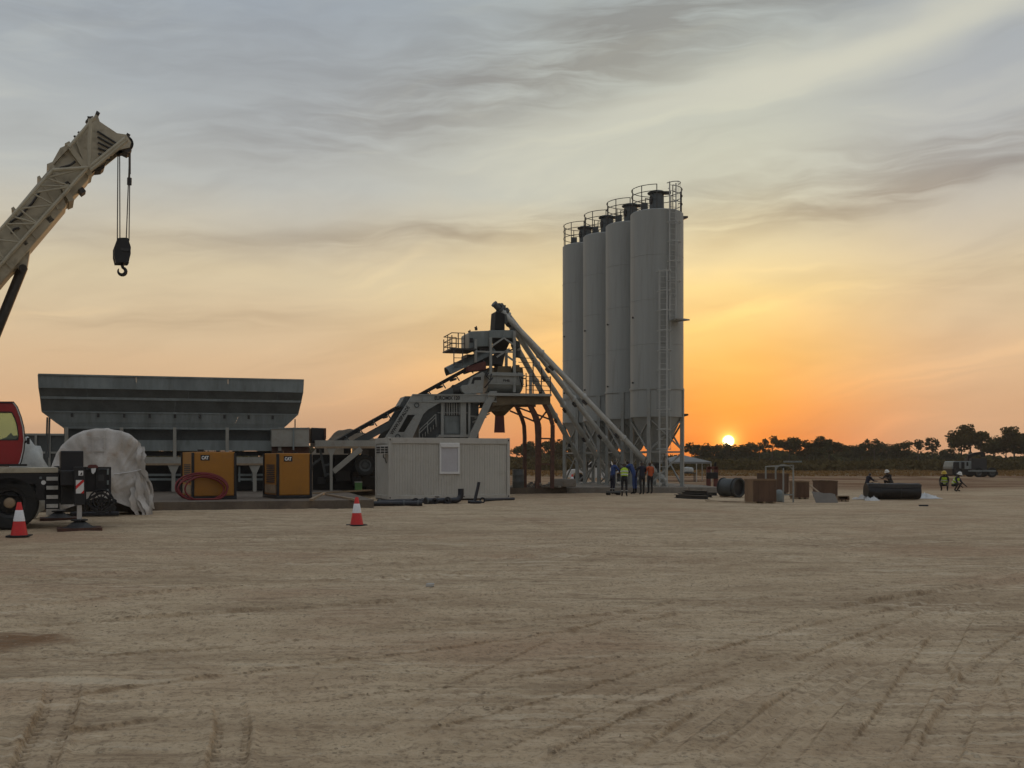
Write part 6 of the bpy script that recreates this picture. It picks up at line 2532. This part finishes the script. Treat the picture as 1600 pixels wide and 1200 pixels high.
# steel stand
sf = Frame(G(1224, 785), 0)
stn = thing('steel_stand', 'grey tubular steel stand with flat top among the crates', 'stand', sf.loc, 0)
for (px, y0, y1, v) in ((1224, 735, 785, 0), (1239.5, 727, 785, 0), (1212, 728, 780, .8), (1196.5, 729, 776, .8)):
    u_ = sf.u(px, v)
    MB().bar((u_, v, 0), (u_, v, sf.z(px, y0, v)), .055).build('leg', M['steel_paint'], stn)
sm = MB()
for (a, b, c, d, v) in ((1196.5, 729, 1239.5, 727, .8), (1212, 728, 1239.5, 727, 0)):
    sm.bar(sf.px(a, b, v), sf.px(c, d, v), .05)
sm.bar(sf.px(1224, 773, 0), sf.px(1239.5, 773, 0), .05)
sm.bar(sf.px(1212, 728, 0), sf.px(1196.5, 729, .8), .05)
sm.bar(sf.px(1239.5, 727, 0), sf.px(1239.5, 727, .8), .05)
sm.bar(sf.px(1224, 735, 0), sf.px(1224, 727, .3), .05)
sm.pipe([sf.px(a, b, .4) for a, b in ((1212, 736), (1214, 730), (1219, 727), (1226, 726.5), (1233, 728), (1238, 733))], .028, 8)
sm.build('frame', M['steel_paint'], stn)
MB().box(sf.u(1231, 0), sf.u(1251, 0), -.2, .7, sf.z(1240, 722.5), sf.z(1240, 720)).build('top_plate', M['galv'], stn)
mb = MB()
mb.prism([sf.px(a, b, .1) for a, b in ((1218, 727), (1228, 726.5), (1225, 731.5), (1222, 731.5))], (0, .12, 0))
mb.build('pulley', M['black'], stn)

# big pipe section
pc = G(1140, 777)
bp = thing('big_pipe', 'big dark steel pipe section lying open end to the camera', 'pipe', pc, 0)
ax = Vector((.62, -.78, 0)).normalized()
r0 = .43
e0 = Vector((-.22, .5, r0 + .03))
e1 = e0 + ax * 1.0
sd = ax.cross(Vector((0, 0, 1))).normalized()


def ringpts(c, r, n=36):
    return [c + sd * (r * math.cos(2 * math.pi * k / n)) + Vector((0, 0, r * math.sin(2 * math.pi * k / n))) for k in range(n)]


def hollow(c0, c1, ro, ri):
    n = 36
    vs = ringpts(c0, ro) + ringpts(c1, ro) + ringpts(c0, ri) + ringpts(c1, ri)
    fs = []
    for k in range(n):
        l = (k + 1) % n
        fs += [(k, l, n + l, n + k), (2 * n + l, 2 * n + k, 3 * n + k, 3 * n + l), (l, k, 2 * n + k, 2 * n + l), (n + k, n + l, 3 * n + l, 3 * n + k)]
    return vs, fs


MB().add(*hollow(e0, e1, r0 - .015, r0 - .04)).build('tube', M['galv_dark'], bp, smooth='auto')
for c in (.02, .80, .96):
    MB().add(*hollow(e0 + ax * c, e0 + ax * (c + .04), r0 + .025, r0 - .012)).build('flange', M['dark'], bp, smooth='auto')
MB().tube(e0 + ax * .86, e0 + ax * .88, r0 - .05, n=30).build('dark_bore_disc', M['black'], bp)  # black disc added near the mouth, standing for the shade in the bore
MB().pipe([e1 + sd * -.35 + Vector((.05, 0, -.15)), e1 + sd * -.5 + Vector((.1, 0, -.22)), e1 + sd * -.6 + Vector((.12, -.05, -.30))], .09, 12).build('side_elbow', M['black'], bp, smooth='auto')
for x in (.2, .75):
    MB().obox(e0 + ax * x + Vector((0, 0, -r0)), .8, .14, .06, math.atan2(sd.y, sd.x)).build('sleeper', M['timber'], bp)

# dark red lifting bracket beyond it
rb = Frame((P(1113, 720, 60).x, 60, 0), 0)
rs = thing('steel_bracket', 'dark red upright steel bracket with black valve behind the big pipe', 'bracket', rb.loc, 0)
for px in (1107.5, 1119):
    MB().box(rb.u(px) - .12, rb.u(px) + .12, 0, .2, 0, rb.z(px, 730)).build('upright', M['redbrown'], rs)
MB().box(rb.u(1104), rb.u(1122), -.05, .25, rb.z(0, 748), rb.z(0, 738)).build('valve', M['black'], rs, bevel=.05)
MB().box(rb.u(1106), rb.u(1121), 0, .2, rb.z(0, 733), rb.z(0, 729)).build('cross_bar', M['redbrown'], rs)
MB().tube(rb.px(1117, 729, .1), rb.px(1118.5, 722, .1), .07, n=10).build('handle', M['black'], rs)

# concrete block and dark steel sections in front of the foundation
o = MB().box(0, .82, 0, .5, 0, .38).build('concrete_block', M['concrete'], None, bevel=.02)
o.location = G(1079, 773)
o.rotation_euler = (0, 0, .1)
tag(o, 'grey concrete block standing before the silo foundation', 'block')
for i, (a, b, c, d, z, lab) in enumerate(((1056, 778, 1106, 780.5, .0, 'dark steel section nearest the camera beside the silo foundation'), (1060, 776, 1112, 777.5, .0, 'dark steel section lying second in the pile by the concrete block'), (1066, 773.5, 1120, 774.5, 0, 'dark steel section at the back of the pile'), (1070, 776.5, 1105, 778, .16, 'dark steel section lying on top of the pile'))):
    p, q = G(a, b), G(c, d)
    mb = MB()
    dv = (q - p)
    up = Vector((0, 0, 1))
    for (zz_, w_, h_) in ((.01, .2, .02), (.08, .025, .12), (.15, .2, .02)):
        mb.bar(Vector((0, 0, zz_)), dv + Vector((0, 0, zz_)), w_, h_)
    o = mb.build('steel_section', M['dark'], None)
    o.location = p + Vector((0, 0, z))
    tag(o, lab, 'steel beam', 'dark steel sections in a pile')

# black roll with plastic sheeting
rf = Frame(G(1396, 781), math.radians(-3))
rr = thing('black_roll', 'large black roll of sheeting lying on the yard at the right', 'roll', rf.loc, rf.rz)
x0, x1 = rf.u(1357, 0), rf.u(1440, 0)
R0 = .36
sec = []
n = 30
rings = []
for j in range(25):
    t = j / 24
    x = x0 + (x1 - x0) * t
    ring = []
    for k in range(n):
        a = 2 * math.pi * k / n
        rj = R0 * (1 + .05 * float(vnoise(np.array([t * 6]), np.array([k * .5]), 5)[0]))
        zz_ = R0 + rj * math.sin(a) * (1.0 if math.sin(a) > 0 else .97)
        ring.append((x, .4 + rj * 1.15 * math.cos(a), max(0, zz_)))
    rings.append(ring)
vs = [p for r in rings for p in r]
fs = [(j * n + k, j * n + (k + 1) % n, (j + 1) * n + (k + 1) % n, (j + 1) * n + k) for j in range(24) for k in range(n)]
fs += [tuple(range(n - 1, -1, -1)), tuple(range(24 * n, 25 * n))]
MB().add(vs, fs).build('roll', M['black'], rr, smooth='auto')
fl = MB()
fl.prism([rf.px(a, b, -.02) for a, b in ((1357, 756), (1440, 757), (1440, 761), (1400, 763), (1357, 760))], (0, .04, 0))
fl.build('loose_flap', M['dark'], rr)
for x in (.25, .62):
    u_ = x0 + (x1 - x0) * x
    MB().pipe([(u_, .4 + R0 * 1.18 * math.cos(a), R0 + R0 * 1.03 * math.sin(a)) for a in [k * math.pi / 12 for k in range(24)]], .012, 5, closed=True).build('strap', M['dark'], rr)


def sheet_heap(label, pts, Y0, m, seed):
    """crumpled sheet: ragged outline, ridged folds"""
    c = G(*pts[0])
    sx, sy, sz = pts[1:]
    N = 26
    vs, fs = [], []
    for j in range(N + 1):
        for i in range(N + 1):
            a, b = -1 + 2 * i / N, -1 + 2 * j / N
            th, r = math.atan2(b, a), max(abs(a), abs(b))
            rag = 1 + .28 * float(vnoise(np.array([math.cos(th) * 2.3 + seed]), np.array([math.sin(th) * 2.3]), seed)[0])
            x, y = r * rag * math.cos(th), r * rag * math.sin(th)
            n1 = 1 - abs(float(vnoise(np.array([x * 2.2 + seed]), np.array([y * 2.2]), seed + 1)[0]))
            n2 = 1 - abs(float(vnoise(np.array([x * 5 + y * 2]), np.array([y * 5 - x]), seed + 2)[0]))
            z = sz * (1 - r ** 3) * (.05 + .7 * n1 ** 3 + .35 * n2 ** 2) * (1 - .35 * x) + .012
            vs.append((x * sx / 2, y * sy / 2, z))
    for j in range(N):
        for i in range(N):
            q = j * (N + 1) + i
            fs.append((q, q + 1, q + N + 2, q + N + 1))
    o = MB().add(vs, fs).build('plastic_sheet', m, None, smooth=True)
    o.location = c
    tag(o, label, 'plastic sheet', 'plastic sheeting at the black roll')
    return o


sheet_heap('crumpled white plastic sheet at the right end of the black roll', ((1447, 779), 1.2, .9, .26), 0, M['sheet2'], 12)
sheet_heap('yellowish plastic sheet at the left end of the black roll', ((1349, 780), .9, .8, .2), 0, M['sheet'], 14)
sheet_heap('small clear plastic heap before the left end of the black roll', ((1363, 782.5), .55, .4, .24), 0, M['sheet2'], 16)
o = MB().box(-.16, .16, -.06, .06, 0, .06).build('dark_brick', M['dark'], None, bevel=.01)
o.location = G(1443, 791)
tag(o, 'small dark block lying alone on the sand below the black roll', 'block')
o = MB().prism([(-.05, 0, 0), (.06, -.02, 0), (.07, .03, 0), (-.02, .04, 0)], (.01, 0, .05)).build('pale_stone', M['white_dirty'], None, bevel=.01)
o.location = G(670, 917)
tag(o, 'small pale stone lying alone in the middle of the yard', 'stone')

# ---------------------------------------------------------------- rubble at the tower legs
R = random.Random(21)
rub = MB()
for k in range(90):
    px = R.uniform(815, 876)
    p = P(px, 720, 52.6 + R.uniform(0, 1.6))
    s = R.uniform(.05, .16)
    h = .34 + R.uniform(0, .22) * math.exp(-((px - 838) / 14) ** 2)
    rub.obox((p.x, p.y, h + s * .3), s * R.uniform(.8, 1.8), s, s * R.uniform(.5, 1), R.uniform(0, 3))
o = rub.build('rubble', M['concrete'], None)
tag(o, 'broken concrete rubble heaped around the arched tower legs', 'rubble', kind='stuff')
o = MB().box(0, 1.25, 0, .9, 0, .42).build('broken_block', M['concrete'], None, bevel=.05)
o.location = (P(866, 720, 52.9).x - .1, 52.75, .344)
o.rotation_euler = (0, 0, .12)
tag(o, 'rough brown concrete block at the foot of the right tower leg', 'block')
w = thing('dark_drum', 'dark drum standing just right of the office container', 'drum', P(802, 720, 50) * 1.0 - Vector((0, 0, H)), 0)
w.location.z = 0
MB().lathe([(.28, 0), (.29, .02), (.29, .3), (.30, .32), (.29, .34), (.29, .62), (.30, .64), (.29, .66), (.29, .92), (.27, .93), (.27, .9), (0, .9)], (.25, 1.6, .34), 26).build('shell', M['galv_dark'], w, smooth='auto')
# litter under the plant
for i, (a, b, c, d, nm, lab, m) in enumerate(((503, 764, 566, 758, 'timber_beam', 'long pale timber lying under the plant axle', 'timber'), (490, 771, 580, 766, 'timber_beam', 'long pale timber lying behind the kerb left of the container', 'timber'), (486, 781, 508, 770, 'timber_beam', 'short pale timber leaning by the right generator', 'timber'), (510, 773, 556, 781, 'timber_beam', 'thin timber lying on the slab above the lone cone', 'timber'))):
    p, q = G(a, b, .33), G(c, d, .33)
    o = MB().bar(Vector((0, 0, 0)), q - p, .12, .07).build(nm, M[m], None)
    o.location = p + Vector((0, 0, .005))
    tag(o, lab, 'timber', 'timbers lying on the slab')
cr_ = thing('green_crate', 'small green crate on the slab behind the plant leg', 'crate', PLOC + PF.eu * PF.u(560, -1.8) + PF.ev * -1.8 + Vector((0, 0, .30)), PRZ)
MB().box(-.16, .16, -.12, .12, 0, .4).build('tub', M['green_box'], cr_, bevel=.02)
MB().box(-.17, .17, -.13, .13, .401, .43).build('rim', M['white_dirty'], cr_)

# ---------------------------------------------------------------- far things: pickup, tent, truck
def pickup():
    loc = Vector((P(884, 720, 75).x, 75, 0))
    root = thing('pickup', 'white pickup parked behind the silo legs', 'car', loc, math.radians(-6))
    prof = [(0, .55), (.02, .95), (.12, 1.05), (1.45, 1.08), (1.55, 1.10), (1.80, 1.72), (2.2, 1.80), (3.1, 1.78), (3.75, 1.16), (4.9, 1.05), (5.05, .85), (5.1, .5), (4.65, .45), (4.5, .78), (4.2, .86), (3.9, .78), (3.75, .45), (1.65, .45), (1.5, .78), (1.2, .86), (.9, .78), (.75, .45), (.1, .45)]
    prof = [(5.1 - a, b) for a, b in prof]
    MB().prism([(a, 0, b) for a, b in prof], (0, 1.75, 0)).build('body', M['white'], root, bevel=.04)
    for poly in ([(1.48, 1.2), (2.0, 1.70), (2.3, 1.72), (2.3, 1.2)], [(2.38, 1.2), (2.38, 1.72), (2.95, 1.70), (3.2, 1.66), (3.45, 1.2)]):
        MB().prism([(a, -.012, b) for a, b in poly], (0, .01, 0)).build('window', M['dark_glass'], root)
    MB().box(3.6, 5.0, .08, 1.67, 1.0, 1.04).build('load_bed', M['black'], root)
    for x in (.9, 3.9):
        for y in (.1, 1.65):
            wheel(root, (x, y, .38), .38, .24)
    MB().box(.0, .15, .1, 1.65, .55, .7).build('bumper', M['dark'], root)


pickup()

tf = Frame((P(1085, 720, 84).x, 84, 0), 0)
tent = thing('open_tent', 'open-sided grey canopy tent right of the silos', 'tent', tf.loc, 0)
a, b = tf.px(1030, 721, 0), tf.px(1112, 721, 0)
ze, zp = tf.z(1080, 721.5), tf.z(1080, 711)
x0, x1, y1 = a.x, b.x, 4.0
xm0, xm1 = x0 + (x1 - x0) * .45, x0 + (x1 - x0) * .55
can = MB()
can.add([(x0, 0, ze), (x1, 0, ze), (x1, y1, ze), (x0, y1, ze), (xm0, y1 / 2, zp), (xm1, y1 / 2, zp), (x0, 0, ze - .15), (x1, 0, ze - .15), (x1, y1, ze - .15), (x0, y1, ze - .15)],
        [(0, 1, 5, 4), (1, 2, 5), (2, 3, 4, 5), (3, 0, 4), (0, 6, 7, 1), (1, 7, 8, 2), (2, 8, 9, 3), (3, 9, 6, 0)])
can.build('canopy', M['tent'], tent)
for (x, y) in ((x0 + .05, .05), (x1 - .05, .05), (x0 + .05, y1 - .05), (x1 - .05, y1 - .05), (tf.u(1088.5), .05)):
    MB().bar((x, y, 0), (x, y, ze - .002), .07).build('pole', M['white_dirty'], tent)
tb_ = thing('work_table', 'dark work table with bags on it under the tent', 'table', (P(1076, 720, 82).x, 82, 0), 0)
MB().box(-.6, .6, 0, .6, .68, .74).build('top', M['dark'], tb_)
for x in (-.55, .5):
    for y in (.03, .52):
        MB().box(x, x + .05, y, y + .05, 0, .68).build('leg', M['dark'], tb_)
o = bag('white_bag', 'pale bag lying on the work table under the tent', 'bag', Vector((P(1076, 720, 82).x, 82.3, .742)), .8, .4, .45, M['sand_bag'], 30)


def far_truck():
    F = Frame((P(1490, 720, 105).x, 105, 0), 0)
    root = thing('flatbed_truck', 'white-cabbed flatbed truck with folded loader crane before the far trees', 'truck', F.loc, 0)
    u = lambda px: F.u(px)
    z = lambda py: F.z(1500, py)
    MB().prism([(u(a), 0, z(b)) for a, b in ((1488, 733), (1488, 729), (1490, 721.5), (1492, 720.5), (1518, 720.5), (1518, 733))], (0, 2.3, 0)).build('cab', M['galv'], root, bevel=.05)
    MB().box(u(1488.5), u(1516), .05, 2.25, z(739), z(733)).build('cab_base', M['black'], root)
    for (a, b) in ((1489.5, 1498.5), (1502, 1507), (1510, 1513)):
        MB().box(u(a), u(b), -.02, -.002, z(732.5 if a < 1509 else 728), z(722)).build('window', M['dark_glass'], root)
    MB().box(u(1489), u(1560), .1, 2.2, z(742), z(737)).build('chassis', M['black'], root)
    MB().box(u(1513), u(1556), -.05, 2.35, z(737), z(734.5)).build('load_bed', M['galv'], root)
    for px in (1498, 1530, 1551):
        for y in (.15, 2.15):
            wheel(root, (u(px), y, .5), .5, .3)
    ar = MB()
    ar.bar((u(1522), 1.1, z(734)), (u(1521), 1.1, z(713)), .35)
    ar.bar((u(1520), 1.1, z(713)), (u(1531), 1.1, z(709)), .3)
    ar.bar((u(1531), 1.1, z(709)), (u(1543), 1.1, z(707.5)), .28)
    ar.bar((u(1543), 1.1, z(707)), (u(1542), 1.1, z(714)), .4)
    ar.build('loader_arm', M['black'], root)
    MB().box(u(1520), u(1544), .3, 1.9, z(734.4), z(716)).build('load_cage', M['dark'], root)


far_truck()


# ---------------------------------------------------------------- haze
def haze():
    m = bpy.data.materials.new('evening_haze')
    m.use_nodes = True
    T = NT(m.node_tree)
    for n_ in list(T.n):
        T.n.remove(n_)
    out = T.new('ShaderNodeOutputMaterial')
    v = T.new('ShaderNodeVolumePrincipled')
    v.inputs['Color'].default_value = (.80, .74, .66, 1)
    v.inputs['Density'].default_value = .00035
    v.inputs['Anisotropy'].default_value = .35
    T.l.new(v.outputs[0], out.inputs['Volume'])
    o = MB().box(-460, 460, -445, 470, -1.2, 17.5).build('haze', m, None)
    tag(o, 'thin evening haze over the whole site', 'haze', kind='stuff')


haze()


# ---------------------------------------------------------------- split meshes that hold several loose pieces into parts
def split_islands(names):
    for o in [x for x in bpy.data.objects if x.type == 'MESH' and x.name.split('.')[0] in names]:
        me = o.data
        par = list(range(len(me.vertices)))

        def find(a):
            while par[a] != a:
                par[a] = par[par[a]]
                a = par[a]
            return a
        for e in me.edges:
            a, b = find(e.vertices[0]), find(e.vertices[1])
            if a != b:
                par[a] = b
        groups = {}
        for p in me.polygons:
            groups.setdefault(find(p.vertices[0]), []).append(p)
        if len(groups) < 2 or len(groups) > 60:
            continue
        base = o.name.split('.')[0]
        for g, polys in groups.items():
            idx = {}
            fs = []
            for p in polys:
                fs.append([idx.setdefault(i, len(idx)) for i in p.vertices])
            vs = [None] * len(idx)
            for i, k in idx.items():
                vs[k] = me.vertices[i].co.copy()
            nm = bpy.data.meshes.new(base)
            nm.from_pydata(vs, [], fs)
            for mt_ in me.materials:
                nm.materials.append(mt_)
            for q, p in zip(nm.polygons, polys):
                q.use_smooth = p.use_smooth
                q.material_index = p.material_index
            c = bpy.data.objects.new(base, nm)
            COL.objects.link(c)
            c.parent = o.parent
            c.location = o.location
            c.rotation_euler = o.rotation_euler
        for ch_ in list(o.children):
            ch_.parent = c
        bpy.data.objects.remove(o)


split_islands({'weld_seam', 'leg_tie', 'inspection_hatch', 'roof_fitting', 'cheek_plate', 'level_sensor', 'clamp', 'fork_pocket', 'corner_slot', 'cross_tie', 'air_valve',
               'marker_strip', 'hub_cap', 'lifting_eye', 'deck_beam', 'chassis_beam', 'conveyor_girder', 'conveyor_skirt', 'tower_brace', 'window_bar', 'stiffener', 'head_slot', 'sheave', 'grille', 'louvre', 'partition', 'wear_pad', 'boom_collar', 'boom_hose', 'hydraulic_hose', 'flange', 'prop', 'lower_tie', 'tow_frame', 'drive_guard', 'idler_roller', 'jib_lug'})
